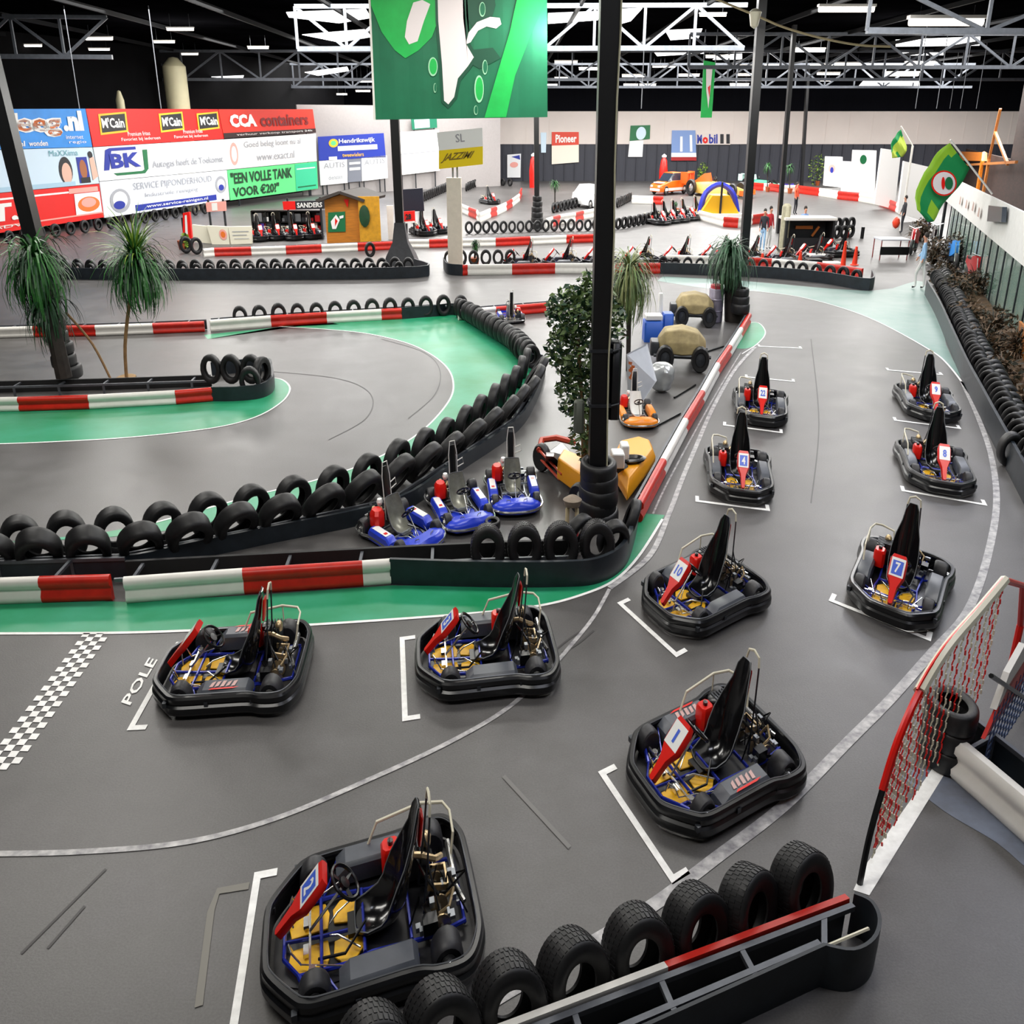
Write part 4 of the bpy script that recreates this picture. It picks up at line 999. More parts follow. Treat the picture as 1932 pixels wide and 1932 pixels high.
# ================================================================ THE GATE ON THE RIGHT
if not globals().get('SKIP_GATE'):
    GW = Wall(at(1622, 1668), at(1800, 1412))
    ap = [(1622, 1668), (1640, 1580), (1665, 1490), (1695, 1395), (1735, 1305), (1785, 1225), (1845, 1155), (1895, 1095), (1915, 1085), (1925, 1110), (1912, 1180), (1890, 1260)]
    P = catmull([GW.hit(x, y) for x, y in ap[:8]], 5); P[0].z = 0
    b = P[0].copy(); root = empty('chain_gate', b, 'arched red and white gate arm with hanging chains at the right edge', 'gate')
    n = len(P)
    mb = MB(); mb.tube([p-b for p in P[:11]], .022, 8); mb.build('post', BLACK, root)
    mb = MB(); mb.tube([p-b for p in P[10:21]], .028, 8); s = mb.build('arm', RED, root); s['label'] = 'glossy red lower arm'
    mb = MB().use(CREAM); mb.tube([p-b for p in P[20:]], .045, 8); mb.use(RED)
    for o_ in (.03,): mb.tube([p-b+Vector((-.035, -.03, .035)) for p in P[20:]], .010, 5); 
    s = mb.build('arm', None, root); s['label'] = 'cream upper arm with red stripe'
    last = P[-1]; 
    mb = MB(); q = [GW.hit(1897, 1095), GW.hit(1930, 1105), GW.hit(1925, 1180)]; mb.tube([v-b for v in q], .03, 8)
    rb = Vector((q[2].x, q[2].y, 0)); mb.tube([q[2]-b, rb-b], .035, 8); s = mb.build('post', RED, root); s['label'] = 'red end post'
    k_ = 0
    for t in range(12, n, 1):
        p = P[t]; 
        if p.z < .25: continue
        L_ = p.z-.12-.10*(t % 3); mbw = MB(); mbr = MB(); z = p.z-.03; seg = 0
        while z > .10+.05*(t % 4):
            z2 = max(.08, z-.05); tgt = mbr if (int((p.z-z)/.32)+t) % 2 else mbw
            tgt.tube([p-b+Vector((0, 0, z-p.z)), p-b+Vector((.006*(1 if seg % 2 else -1), .004, z2-p.z+.004))], .0085 if seg % 2 else .006, 4); z = z2; seg += 1
        mb = MB().use(CREAM); mb.v = mbw.v+mbr.v; mb.f = mbw.f+[tuple(i+len(mbw.v) for i in f) for f in mbr.f]; mb.mats = [CREAM, RED]; mb.m = [0]*len(mbw.f)+[1]*len(mbr.f)
        if mb.f: mb.build('chain', None, root, smooth=False)
    # the end of the pit wall: white rail, red boards, mesh and tyres
    barrier('thick white barrier behind the chain gate, leaving the picture on the right', [(1782, 1372, 'w'), (1860, 1436, 'w'), (1960, 1520, 'w'), (2040, 1590, 'w')], .36, .5, ztop=True, group='white barriers')
    p = at(1752, 1395)
    for i in range(3): tyre((p.x, p.y, .1+.19*i), 0, 'black tyre in the short stack behind the chain gate, %s from the floor' % ORD[i], 'tyre stack behind the gate', TYM, 1.0, flat=True)
    RB = Wall(at(1850, 1470), at(1960, 1300)); b = RB.A.copy(); root = empty('advertising_fence', b, 'red boards and blue mesh behind the white barrier on the right', 'fence')
    def rq(px): return [RB.hit(x, y)-b for x, y in px]
    mb = MB(); mb.slab(rq([(1858, 1395), (1925, 1300), (1975, 1180), (1905, 1290)]), .03); mb.build('red_board', REDP, root, smooth=False)
    mb = MB(); mb.slab(rq([(1880, 1340), (1935, 1250), (1935, 1215), (1905, 1270)]), .05); mb.build('white_board', WHITEP, root, smooth=False)
    mb = MB()
    for i in range(12):
        a_ = RB.pt(i*.12, .05); mb.tube([a_-b, a_-b+Vector((0, 0, .6))], .006, 4)
    for j in range(8): mb.tube([RB.pt(0, .08+.07*j)-b, RB.pt(1.4, .08+.07*j)-b], .006, 4)
    mb.build('mesh_panel', mat('blue grey mesh', '#4a5a80', .4, .3), root)
    mb = MB(); mb.tube([RB.hit(1870, 1275)-b, RB.hit(1960, 1335)-b], .02, 6); mb.build('black_bar', BLACK, root)
# ================================================================ BANNERS ON THE LEFT WALL
def poly_on(wall, px, off, mb, m, o, curve=0):
    pts = [wall.hit(x, y) for x, y in px]
    pts = [p+wall.n*off-o for p in pts]
    bm = bmesh.new(); bv = [bm.verts.new(p) for p in pts]; f = bm.faces.new(bv); bmesh.ops.triangulate(bm, faces=[f]); bm.verts.index_update()
    mb.use(m).add([v.co.copy() for v in bm.verts], [tuple(v.index for v in f.verts) for f in bm.faces]); bm.free()
def lerp4(q, u, v):
    (a, b, c, d) = q   # bl br tr tl in pixels
    return ((a[0]*(1-u)+b[0]*u)*(1-v)+(d[0]*(1-u)+c[0]*u)*v, (a[1]*(1-u)+b[1]*u)*(1-v)+(d[1]*(1-u)+c[1]*u)*v)
def banner(wall, q, m, label, texts=(), polys=(), group='advertising banners on the left wall', posts=True, name='advertising_banner', off=0.0, th=.05, split=0):
    """q: bl, br, tr, tl in the photo; texts: (string, u0, v0, u1, v1, material, bold, slant)"""
    P = [wall.hit(x, y)+wall.n*off for x, y in q]
    b = Vector(((P[0].x+P[1].x)/2, (P[0].y+P[1].y)/2, 0)); root = empty(name, b, label, 'banner', group)
    mb = MB(); mb.slab([p-b for p in P], th); mb.build('panel', m, root, smooth=False)
    def fp(u, v, e=.02):
        a, b_, c, d = P
        return (a*(1-u)+b_*u)*(1-v)+(d*(1-u)+c*u)*v + wall.n*e - b
    for t in texts:
        mb = MB(); st, u0, v0, u1, v1, mm = t[:6]; bold = t[6] if len(t) > 6 else 0; sl = t[7] if len(t) > 7 else 0
        lettering(mb, st, lambda u, v: fp(u0+(u1-u0)*u, v0+(v1-v0)*v, .035), bold, sl); mb.build('lettering', mm, root, smooth=False)
    if polys:
        mb = MB()
        for k, (pl, mm) in enumerate(polys):
            vs = [fp(u, v, .016+.003*k) for u, v in pl]; mb.use(mm).add(vs, [tuple(range(len(vs)))])
            if split and k % split == split-1 and k < len(polys)-1: mb.build('picture', None, root, smooth=False); mb = MB()
        mb.build('picture', None, root, smooth=False)
    if posts:
        mb = MB()
        for p in (P[0].lerp(P[1], .1), P[0].lerp(P[1], .9)):
            f = p-wall.n*.12-b; mb.beam((f.x, f.y, 0), (f.x, f.y, max(p.z+.5, 1)), .08, .08)
        mb.build('posts', DSTEEL, root, smooth=False)
    return root
def ell(cx, cy, rx, ry, n=20, a0=0, a1=2*PI): return [(cx+rx*math.cos(a0+(a1-a0)*k/n), cy+ry*math.sin(a0+(a1-a0)*k/n)) for k in range(n)]
def rc(x0, y0, x1, y1): return [(x0, y0), (x1, y0), (x1, y1), (x0, y1)]
PAPER = mat('white vinyl', '#eef0f2', .5, noise=.02); SKYB = mat('sky blue vinyl', '#2a8fe6', .45, noise=.1, nscale=.8); REDV = mat('red vinyl', '#e8140c', .45)
INK = mat('black ink', '#1c1c22', .5); NAVY = mat('navy print', '#1b2f9a', .5); GREY = mat('grey print', '#a4a7ae', .5); DGREEN = mat('dark green print', '#0f6b3e', .5)
LGREEN = mat('light green vinyl', '#62dd86', .5); ORP = mat('orange print', '#e8762a', .5); PALEB = mat('pale blue vinyl', '#cfe4f4', .5); SKIN = mat('pale face print', '#e2b7a4', .5); BROWN = mat('brown face print', '#a5623a', .5)
YELP = mat('yellow print', '#f3c02a', .5); PINKP = mat('pale red print', '#f0a79c', .5)
if not globals().get('SKIP_BG'):
    banner(LW, [(-70, 284), (174, 277), (161, 205), (-70, 206)], SKYB, 'blue banner with leeg.nl lettering at the left edge',
           [('leeg', .33, .28, .76, .90, WHITE, .10), ('leeg', .335, .30, .755, .88, ORP, .02), ('.nl', .77, .42, .95, .95, WHITE, .06), ('veel', .33, .06, .44, .2, WHITE, .02), ('wonden', .47, .06, .62, .2, WHITE, .02),
            ('internet', .78, .22, .93, .32, WHITE), ('regio', .8, .08, .95, .18, WHITE)])
    banner(LW, [(-70, 370), (187, 346), (174, 278), (-70, 285)], PALEB, 'pale blue poster with two portraits and a white figure',
           [('MaXXima', .62, .80, .86, .95, mat('teal print', '#6aa6b0', .5), .0)],
           [(ell(.74, .42, .055, .36), INK), (ell(.745, .34, .04, .28), SKIN), (rc(.84, .05, .93, .75), NAVY), (ell(.885, .42, .03, .26), BROWN), (rc(.85, .05, .93, .2), INK), (ell(.965, .8, .02, .1), INK), ([(.95, .1), (1.0, .2), (.99, .75), (.95, .7)], SKIN), (rc(.0, .0, .8, .12), mat('pale sea print', '#a9cbe0', .5))])
    banner(LW, [(-70, 450), (196, 410), (187, 347), (-70, 371)], REDV, 'red banner with white T.A lettering and a food picture',
           [('T.A', .18, .28, .50, .74, WHITE, .04), ('ADVIES', .18, .1, .50, .18, WHITE)],
           [(rc(-.0, .82, .75, .87), WHITE), (rc(.0, .14, 1, .18), PINKP), (rc(.78, .18, .99, .78), PAPER), (ell(.89, .45, .09, .22), ORP), (ell(.89, .50, .06, .14), PINKP), (rc(.74, .80, .98, .94), PINKP)])
    def mccain(cx): return [([(cx-.10, .30), (cx+.09, .36), (cx+.10, .92), (cx-.09, .86)], YELP), ([(cx-.088, .36), (cx+.078, .41), (cx+.088, .87), (cx-.078, .81)], INK)]
    banner(LW, [(176, 277), (422, 262), (411, 206), (162, 205)], REDV, 'red banner repeating a black and yellow logo three times',
           [("M'Cain", .08, .48, .23, .76, WHITE, .03), ("M'Cain", .51, .48, .66, .76, WHITE, .03), ("M'Cain", .82, .48, .97, .76, WHITE, .03), ('Premium frites', .24, .24, .40, .36, WHITE), ('Favoriet bij iedereen', .19, .08, .47, .2, WHITE), ('Premium frites', .66, .24, .82, .36, WHITE), ('Favoriet bij iedereen', .58, .08, .86, .2, WHITE)],
           sum([mccain(c) for c in (.16, .585, .89)], []), split=2)
    banner(LW, [(423, 261), (596, 250), (590, 206), (412, 206)], mat('orange red vinyl', '#e2301c', .45), 'orange red banner with CCA containers lettering',
           [('CCA', .08, .36, .34, .82, WHITE, .06), ('containers', .38, .34, .92, .80, mat('dark red print', '#7a0f10', .5), .03), ('verhuur verkoop transport 24h', .12, .04, .95, .14, WHITE)], [(rc(.0, .0, 1, .18), mat('brown black print', '#2a1210', .5))])
    banner(LW, [(188, 342), (428, 320), (422, 263), (176, 278)], PAPER, 'white banner with a blue and green BK logo',
           [('BK', .09, .34, .30, .78, NAVY, .04), ('Autogas heeft de Toekomst', .38, .20, .97, .48, GREY, .02)],
           [([(.04, .30), (.07, .9), (.10, .95), (.28, .95), (.28, .86), (.11, .86), (.075, .30)], NAVY), ([(.10, .20), (.12, .12), (.32, .12), (.35, .25), (.36, .84), (.325, .84), (.32, .24), (.30, .20)], DGREEN)])
    banner(LW, [(197, 411), (433, 377), (428, 321), (188, 343)], mat('bluish white vinyl', '#e3e8f0', .5), 'white banner with grey lettering and a blue web address strip',
           [('SERVICE PIJPONDERHOUD', .22, .62, .85, .88, GREY), ('Industriele reiniging', .30, .40, .72, .56, GREY), ('www.service-reinigen.nl', .30, .09, .80, .21, PAPER, .01)],
           [(rc(.22, .06, .88, .24), NAVY), (ell(.12, .42, .07, .34), GREY), (ell(.12, .44, .05, .24), PAPER), (ell(.11, .3, .04, .12), NAVY), (ell(.93, .55, .05, .28), GREY), (ell(.93, .55, .035, .18), PAPER), (ell(.93, .45, .025, .1), NAVY)])
    banner(LW, [(428, 320), (598, 304), (596, 252), (423, 263)], mat('plain white vinyl', '#f3f1f0', .5), 'white banner with thin grey script and web address',
           [('Goed beleg loont nu al', .18, .62, .80, .88, GREY), ('www.exact.nl', .30, .20, .72, .46, GREY)], [(ell(.08, .5, .04, .38), PINKP), (ell(.08, .5, .025, .26), PAPER)])
    banner(LW, [(435, 378), (600, 356), (598, 305), (429, 321)], LGREEN, 'green banner reading een volle tank voor 20 euro',
           [('"EEN VOLLE TANK', .02, .52, .68, .90, mat('deep green print', '#123c22', .5), .03), ('VOOR \u20ac20?"', .03, .08, .52, .42, mat('deep green print', '#123c22', .5), .03)], [(rc(.72, .02, .99, .98), mat('teal vinyl', '#35c391', .5)), (rc(.74, .78, .97, .82), PAPER), (rc(.74, .12, .97, .17), DGREEN)])
    w2 = 'panels on the far left wall'
    # the pale wall behind the far panels
    mb = MB(); s0, s1 = LW2.pt(-1, 0, -.3), LW2.pt((at(930, 352)-at(600, 368)).length+1, 0, -.3); zt = 6.0
    mb.slab([s0, s1, s1+Vector((0, 0, zt)), s0+Vector((0, 0, zt))], .15); tag(mb.build('wall_left_far', mat('pale left wall', '#a9a4a3', .6, noise=.04), smooth=False), kind='structure')
    banner(LW2, [(602, 303), (728, 297), (724, 251), (600, 258)], mat('deep blue vinyl', '#1d37a8', .5), 'blue panel with white lettering beyond the green banner',
           [('Hendrikswijk', .30, .62, .85, .86, PAPER, .02), ('tweewielers', .34, .1, .66, .26, YELP, .01)], [(rc(.28, .36, .88, .56), PAPER), (ell(.22, .7, .07, .18), YELP), (ell(.22, .7, .04, .10), LGREEN), (rc(.14, .0, .26, .14), PAPER)], w2)
    banner(LW2, [(605, 350), (656, 345), (655, 300), (602, 304)], PAPER, 'white AUTIS panel, left one of the pair', [('AUTIS', .15, .68, .9, .9, GREY), ('diensten', .3, .2, .8, .38, GREY)], (), w2)
    banner(LW2, [(657, 344), (682, 342), (682, 298), (656, 300)], mat('slate vinyl', '#7d828e', .5), 'narrow grey panel between the two AUTIS panels', (), [(rc(.1, .5, .9, .62), PAPER), (rc(.1, .75, .9, .85), PAPER)], w2)
    banner(LW2, [(683, 342), (732, 336), (730, 293), (682, 298)], PAPER, 'white AUTIS panel, right one of the pair', [('AUTIS', .1, .68, .9, .9, GREY)], (), w2)
    banner(LW2, [(752, 331), (830, 322), (828, 244), (745, 250)], WHITE, 'large blank white panel left of the yellow sign', (), [(rc(.02, .48, .98, .495), GREY)], w2)
    banner(LW2, [(778, 245), (825, 241), (824, 222), (776, 224)], mat('green teal vinyl', '#127a5a', .5), 'small green and white sign under the hanging banner', (), [(rc(.1, .1, .7, .9), PALEB)], w2)
    # cream ducts behind the banners
    for (x0, x1, y0, nm_) in ((314, 352, 108, 'wide cream air duct rising behind the red logo banner'), (216, 232, 170, 'narrow cream pipe rising behind the red logo banner')):
        W2 = Wall(LW.pt(0, 0, -1.2), LW.pt(10, 0, -1.2)); a = W2.hit(x0+4, 195); c = W2.hit(x1+2, 195); top = W2.hit((x0+x1)/2, y0)
        m_ = (a+c)/2; r = (c-a).length*.36; root = empty('air_duct', Vector((m_.x, m_.y, 0)), nm_, 'duct', 'cream ducts')
        mb = MB(); mb.lathe([(r*.8, 0), (r*.8, 3.0), (r, 3.6), (r, min(top.z, ROOF)-.5), (r*.4, min(top.z, ROOF)-.05), (0, min(top.z, ROOF))], None, 16); mb.build('duct_tube', mat('cream duct', '#cfc8a4', .5, noise=.12, nscale=.6), root)

# ================================================================ THE BIG HANGING BANNER
GB = mat('deep green cloth', '#0a6a47', .5, noise=.12, nscale=1.2); GB2 = mat('bright green cloth', '#12b14c', .5, noise=.1, nscale=3); GB3 = mat('dark green cloth', '#064a33', .5)
if not globals().get('SKIP_BG'):
    HB = Wall((at_y(700, 200, 27).x, 27), (at_y(1040, 200, 27).x, 27))
    q = [(707, 226), (1033, 221), (1032, -75), (694, -75)]
    P = [HB.hit(*p) for p in q]; b = Vector(((P[0].x+P[1].x)/2, P[0].y, P[0].z)); root = empty('hanging_banner', b, 'large green cloth banner with white stem shape hanging from the roof', 'banner')
    mb = MB(); nx = 24
    for k in range(nx):
        u0, u1 = k/nx, (k+1)/nx
        f = lambda u, v: (P[0]*(1-u)+P[1]*u)*(1-v)+(P[3]*(1-u)+P[2]*u)*v-b+Vector((0, .006*math.sin(u*40), 0))
        mb.slab([f(u0, 0), f(u1, 0), f(u1, 1), f(u0, 1)], .01)
    mb.build('cloth', GB, root)
    mb = MB(); mb.beam(P[0]-b, P[3]-b+Vector((0, 0, .1)), .05, .05); mb.build('edge_pole', WHITEP, root)
    mb = MB(); mb.tube([P[3]-b, Vector((P[3].x-b.x, 0, ROOF-b.z))], .02); mb.tube([P[2]-b, Vector((P[2].x-b.x, 0, ROOF-b.z))], .02); mb.tube([P[3]-b, P[2]-b], .03); mb.build('hanger', DSTEEL, root)
    mb = MB()
    ell_px = lambda cx, cy, rx, ry: [(cx+rx*math.cos(2*PI*k/20), cy+ry*math.sin(2*PI*k/20)) for k in range(20)]
    poly_on(HB, [(696, -70), (835, -70), (830, 30), (815, 70), (790, 95), (765, 110), (745, 95), (720, 60), (700, 10)], .02, mb, GB2, b)
    for q4 in ([(975, 0), (1030, 0), (1032, -70), (985, -70)], [(962, 60), (1003, 62), (1030, 0), (975, 0)], [(938, 140), (972, 142), (1003, 62), (962, 60)], [(914, 222), (955, 221), (972, 142), (938, 140)]): poly_on(HB, q4, .02, mb, GB2, b)
    poly_on(HB, [(870, -70), (925, -70), (935, 10), (925, 45), (895, 60), (880, 30)], .023, mb, GB3, b)
    poly_on(HB, [(882, 95), (930, 90), (945, 110), (905, 130), (884, 118)], .023, mb, GB3, b)
    poly_on(HB, [(820, -70), (878, -70), (880, 30), (886, 80), (901, 107), (889, 128), (869, 152), (862, 186), (846, 205), (833, 193), (829, 120), (822, 40)], .026, mb, GB3, b)
    poly_on(HB, [(824, -70), (872, -70), (874, 35), (880, 84), (894, 108), (883, 125), (864, 148), (857, 183), (846, 197), (838, 190), (834, 120), (827, 40)], .030, mb, mat('off white cloth', '#e6dcdc', .5), b)
    poly_on(HB, [(797, 0), (812, 8), (800, 40), (788, 78), (772, 84), (764, 70), (768, 40), (780, 5)], .030, mb, mat('off white cloth', '#e6dcdc', .5), b)
    poly_on(HB, [(879, 84), (884, 62), (900, 42), (925, 32), (943, 34), (946, 46), (936, 54), (918, 50), (902, 58), (888, 80)], .030, mb, mat('off white cloth', '#e6dcdc', .5), b)
    for (cx, cy, rx, ry) in ((817, 126, 9, 18), (904, 168, 9, 26), (915, 127, 5, 14), (910, 18, 6, 14), (821, 166, 3, 9), (898, 208, 4, 9)):
        poly_on(HB, ell_px(cx, cy, rx, ry), .033, mb, mat('pale green cloth', '#9fd9b0', .5), b); poly_on(HB, ell_px(cx+.5, cy-.5, rx*.78, ry*.84), .036, mb, GB2 if ry > 15 else GB, b)
    mb.build('printed_artwork', None, root, smooth=False)
    # small one further off
    SB = Wall((at_y(1300, 200, 50).x, 50), (at_y(1370, 200, 50).x, 50)); q = [(1322, 222), (1343, 222), (1350, 118), (1328, 114)]; P = [SB.hit(*p) for p in q]
    b = P[0].copy(); root = empty('hanging_banner', b, 'small narrow green banner hanging far off under the roof', 'banner')
    mb = MB(); mb.slab([p-b for p in P], .06); mb.build('cloth', GB2, root, smooth=False)
    mb = MB(); poly_on(SB, [(1332, 130), (1344, 128), (1340, 170), (1336, 205), (1332, 170)], .05, mb, mat('off white cloth', '#e6dcdc', .5), b); poly_on(SB, [(1335, 165), (1340, 160), (1338, 185)], .055, mb, RED, b); mb.build('printed_artwork', None, root, smooth=False)
    mb = MB(); mb.tube([P[3]-b, Vector((P[3].x-b.x, 0, ROOF-b.z))], .03); mb.tube([P[2]-b, Vector((P[2].x-b.x, 0, ROOF-b.z))], .03); mb.build('hanger', DSTEEL, root)

# ================================================================ PLANTS
LEAF = mat('palm green', '#2f6b2c', .45, noise=.4, nscale=3); LEAFD = mat('dark palm green', '#173d22', .5, noise=.4, nscale=3); LEAFY = mat('yellow green leaf', '#86a33a', .5, noise=.3); TRUNK = mat('thin brown trunk', '#8a6a45', .7, noise=.3, nscale=12)
OLIVE = mat('olive leaf', '#5d7440', .5, noise=.45, nscale=4); DRY = mat('dry brown leaf', '#5a4630', .7, noise=.5, nscale=4); BARK = mat('dark bark', '#2a2420', .8, noise=.4, nscale=8)
def blade(mb, c, az, el, ln, w, droop, n=6):
    """one arching strap leaf; all lengths in hall units"""
    d = Vector((math.cos(az)*K, math.sin(az), 0)); side = Vector((-math.sin(az)*K, math.cos(az), 0)); L = []; Rr = []
    p = Vector(c); e = el
    for i in range(n+1):
        t = i/n; ww = w*(1-t)**.7*(.35+.65*min(1, t*4))+.003
        L.append(p+side*ww); Rr.append(p-side*ww+Vector((0, 0, .004)))
        p = p+(d*math.cos(e)+Vector((0, 0, math.sin(e))))*(ln/n); e -= droop/n
    o = len(mb.v); mb.add(L+Rr, [(i, i+1, n+2+i, n+1+i) for i in range(n)])
def palm_crown(c, n, ln, w, up=1.2, droop=2.6, seed=1, lo=-.3, mats=(LEAF, LEAFD)):
    rnd = random.Random(seed); mb = MB()
    for i in range(n):
        mb.use(mats[0] if rnd.random() < .6 else mats[1])
        el = rnd.uniform(lo, up); blade(mb, (c[0]+rnd.uniform(-.04, .04), c[1]+rnd.uniform(-.04, .04), c[2]+rnd.uniform(-.1, .08)), rnd.uniform(0, 2*PI), el, ln*rnd.uniform(.6, 1.1), w*rnd.uniform(.7, 1.2), droop*rnd.uniform(.6, 1.1))
    return mb
def leafy(c, rx, ry, rz, n, s, seed, mats=(OLIVE, LEAFD)):
    rnd = random.Random(seed); mb = MB()
    for i in range(n):
        while True:
            u = Vector((rnd.uniform(-1, 1), rnd.uniform(-1, 1), rnd.uniform(-1, 1)))
            if u.length < 1: break
        p = Vector((c[0]+u.x*rx, c[1]+u.y*ry, c[2]+u.z*rz)); a = Vector((rnd.gauss(0, 1), rnd.gauss(0, 1), rnd.gauss(0, .6))).normalized(); b_ = a.orthogonal().normalized()
        b_ = (Matrix.Rotation(rnd.uniform(0, 6), 3, a) @ b_); k = s*rnd.uniform(.6, 1.3)
        mb.use(mats[0] if rnd.random() < .6 else mats[-1]); mb.add([p-a*k, p-b_*k*.45, p+a*k, p+b_*k*.45+Vector((0, 0, .2*k))], [(0, 1, 2, 3)])
    return mb
def tree(name, label, bpx, parts, group='potted plants and palms'):
    b = at(*bpx); root = empty(name, b, label, 'plant', group); return root, b
if not globals().get('SKIP_BG'):
    root, b = tree('palm', 'slender palm with drooping crown on the barrier island, thin bare trunk', (240, 728), None)
    c = at_y(258, 505, b.y)-b
    mb = MB(); mb.tube(catmull([(0, 0, 0), (c.x*.15, 0, c.z*.35), (c.x*.6, 0, c.z*.75), (c.x, 0, c.z)], 4), [.035]*13, 8); mb.build('trunk', TRUNK, root)
    palm_crown(c, 380, 1.35, .034, 1.3, 3.1, 3).build('crown', None, root, smooth=False)
    palm_crown(c+Vector((0, 0, .1)), 130, 1.25, .030, 1.5, 1.3, 4, .5, (LEAFY, LEAF)).build('upper_fronds', None, root, smooth=False)
    mb = MB(); mb.lathe([(.25, 0), (.28, .18), (.22, .2), (0, .16)], KM, 14); mb.build('soil_ring', mat('sandy soil', '#9a7c55', .9, noise=.3), root)
    b = at(215, 728); root = empty('bare_stem', b, 'bare curved stem leaning from the palm base to the left column', 'plant'); e = at_y(125, 590, b.y)-b; m1 = at_y(175, 650, b.y)-b
    mb = MB(); mb.tube(catmull([(0, 0, 0), m1, e], 5), .024, 6); mb.build('stem', TRUNK, root)
    root, b = tree('palm', 'dark drooping palm crown wrapped round the left column', (134, 735), None)
    c = at_y(68, 500, b.y)-b
    palm_crown(c, 420, 1.5, .038, 1.3, 3.2, 7, -.6, (LEAF, LEAFD)).build('crown', None, root, smooth=False)
    palm_crown(at_y(88, 560, b.y)-b, 240, 1.2, .032, .2, 2.2, 8, -1.2, (LEAFD, LEAFD)).build('lower_fronds', None, root, smooth=False)
    mb = MB(); mb.tube([Vector((0, -.2, .3)), at_y(105, 640, b.y-.2)-b, c], [.16, .15, .13], 8); mb.build('trunk', BARK, root)
    root, b = tree('palm', 'drooping palm on a dark trunk at the far end of the thin rail', (1388, 606), None)
    c = at_y(1379, 482, b.y)-b
    mb = MB(); mb.tube([(0, 0, 0), (c.x*.5, 0, c.z*.5), c], [.30, .24, .16], 10); mb.build('trunk', BARK, root)
    palm_crown(c, 340, 1.5, .042, 1.2, 3.2, 5, -.5, (mat('grey green palm', '#3f6146', .5, noise=.4, nscale=3), LEAFD)).build('crown', None, root, smooth=False)
    for i in range(3): tyre((b.x, b.y, .12+.2*i+.3), 0, 'black tyre round the far palm trunk, %s from the floor' % ORD[i], 'tyres round the far palm', TYM, 1.3-.1*i, flat=True)
    root, b = tree('palm', 'feathery olive palm behind the tall middle column', (1185, 700), None)
    c = at_y(1188, 520, b.y)-b
    mb = MB(); mb.tube([(0, 0, 0), c], .05, 8); mb.build('trunk', BARK, root)
    palm_crown(c, 380, 1.35, .028, 1.3, 3.0, 9, -.5, (OLIVE, mat('olive yellow leaf', '#7c8350', .5, noise=.3))).build('crown', None, root, smooth=False)
    root, b = tree('ficus_tree', 'bushy small-leaved ficus leaning on the left of the middle column', (1100, 940), None)
    mb = MB(); mb.tube([(0, 0, 0), at_y(1100, 780, b.y)-b, at_y(1090, 640, b.y)-b], .03, 6); mb.tube([(0, .05, 0), at_y(1118, 700, b.y)-b], .025, 6); mb.build('trunk', TRUNK, root)
    for k_, (x, y, rx, rz, n) in enumerate(((1075, 590, .32, .38, 620), (1085, 660, .40, .45, 800), (1090, 740, .30, .40, 520), (1102, 820, .20, .38, 260), (1120, 560, .28, .35, 420), (1150, 620, .25, .4, 300))):
        o_ = leafy(at_y(x, y, b.y)-b, rx, .42, rz, n, .055, 20+k_, (OLIVE, LEAFD)).build('foliage', None, root, smooth=False)
    # small plants far away
    for (x, y, xt, yt, kind, lab) in ((1047, 400, 1047, 348, 0, 'small far palm left of the white car'), (895, 505, 897, 462, 0, 'small bushy plant right of the white pillar'), (1325, 345, 1325, 305, 1, 'yellow green shrub behind the orange racing cars'), (1448, 362, 1448, 315, 0, 'far palm behind the twin columns, left side'),
                                 (1490, 365, 1490, 318, 0, 'far palm behind the twin columns, right side'), (1542, 350, 1542, 290, 1, 'tall potted plant against the back wall'), (1275, 405, 1275, 385, 0, 'tiny plant behind the far kart row'), (345, 470, 350, 440, 1, 'dark shrub by the far end of the barrier near the advertising wall')):
        b = at(x, y); root = empty('potted_plant', b, lab, 'plant', 'small plants far away'); c = at_y(xt, (yt+y)/2 if kind else yt, b.y)-b; h_ = (at_y(xt, yt, b.y)-b).z
        mb = MB(); mb.tube([(0, 0, 0), c], .04, 5); mb.build('stem', BARK, root)
        mb = MB(); mb.lathe([(.2, 0), (.28, .35), (.24, .36), (0, .33)], KM, 10); mb.build('pot', mat('terracotta pot', '#9b4a22', .7), root)
        (palm_crown(c, 90, h_*.45, .04, 1.3, 2.8, int(x), -.2) if kind == 0 else leafy(c, h_*.28, h_*.28, h_*.5, 260, .10, int(x), (LEAFY, LEAFD))).build('foliage', None, root, smooth=False)
    # dry planting between the right tyre wall and the glass fence
    for i, (x, y, xt, yt) in enumerate(((1780, 540, 1775, 490), (1800, 575, 1805, 510), (1822, 620, 1830, 560), (1838, 560, 1850, 500), (1850, 670, 1870, 610), (1872, 640, 1890, 570), (1885, 730, 1905, 660), (1912, 790, 1925, 720), (1800, 500, 1790, 430), (1915, 680, 1930, 610), (1760, 500, 1765, 440), (1735, 455, 1735, 405))):
        b = at(x, y); root = empty('dry_shrub', b, 'dry brown shrub behind the right tyre wall, %s from the far end' % ORD[i], 'plant', 'dry shrubs by the glass fence'); h_ = (at_y(xt, yt, b.y)-b).z
        palm_crown((0, 0, .1), 170, h_*1.0, .032, 1.5, 1.6, 40+i, .5, (DRY, mat('dark dry leaf', '#2b2a1c', .7, noise=.4))).build('blades', None, root, smooth=False)
        leafy((0, 0, h_*.4), .5, .7, h_*.5, 420, .07, 60+i, (DRY, mat('dark dry leaf', '#2b2a1c', .7))).build('foliage', None, root, smooth=False)

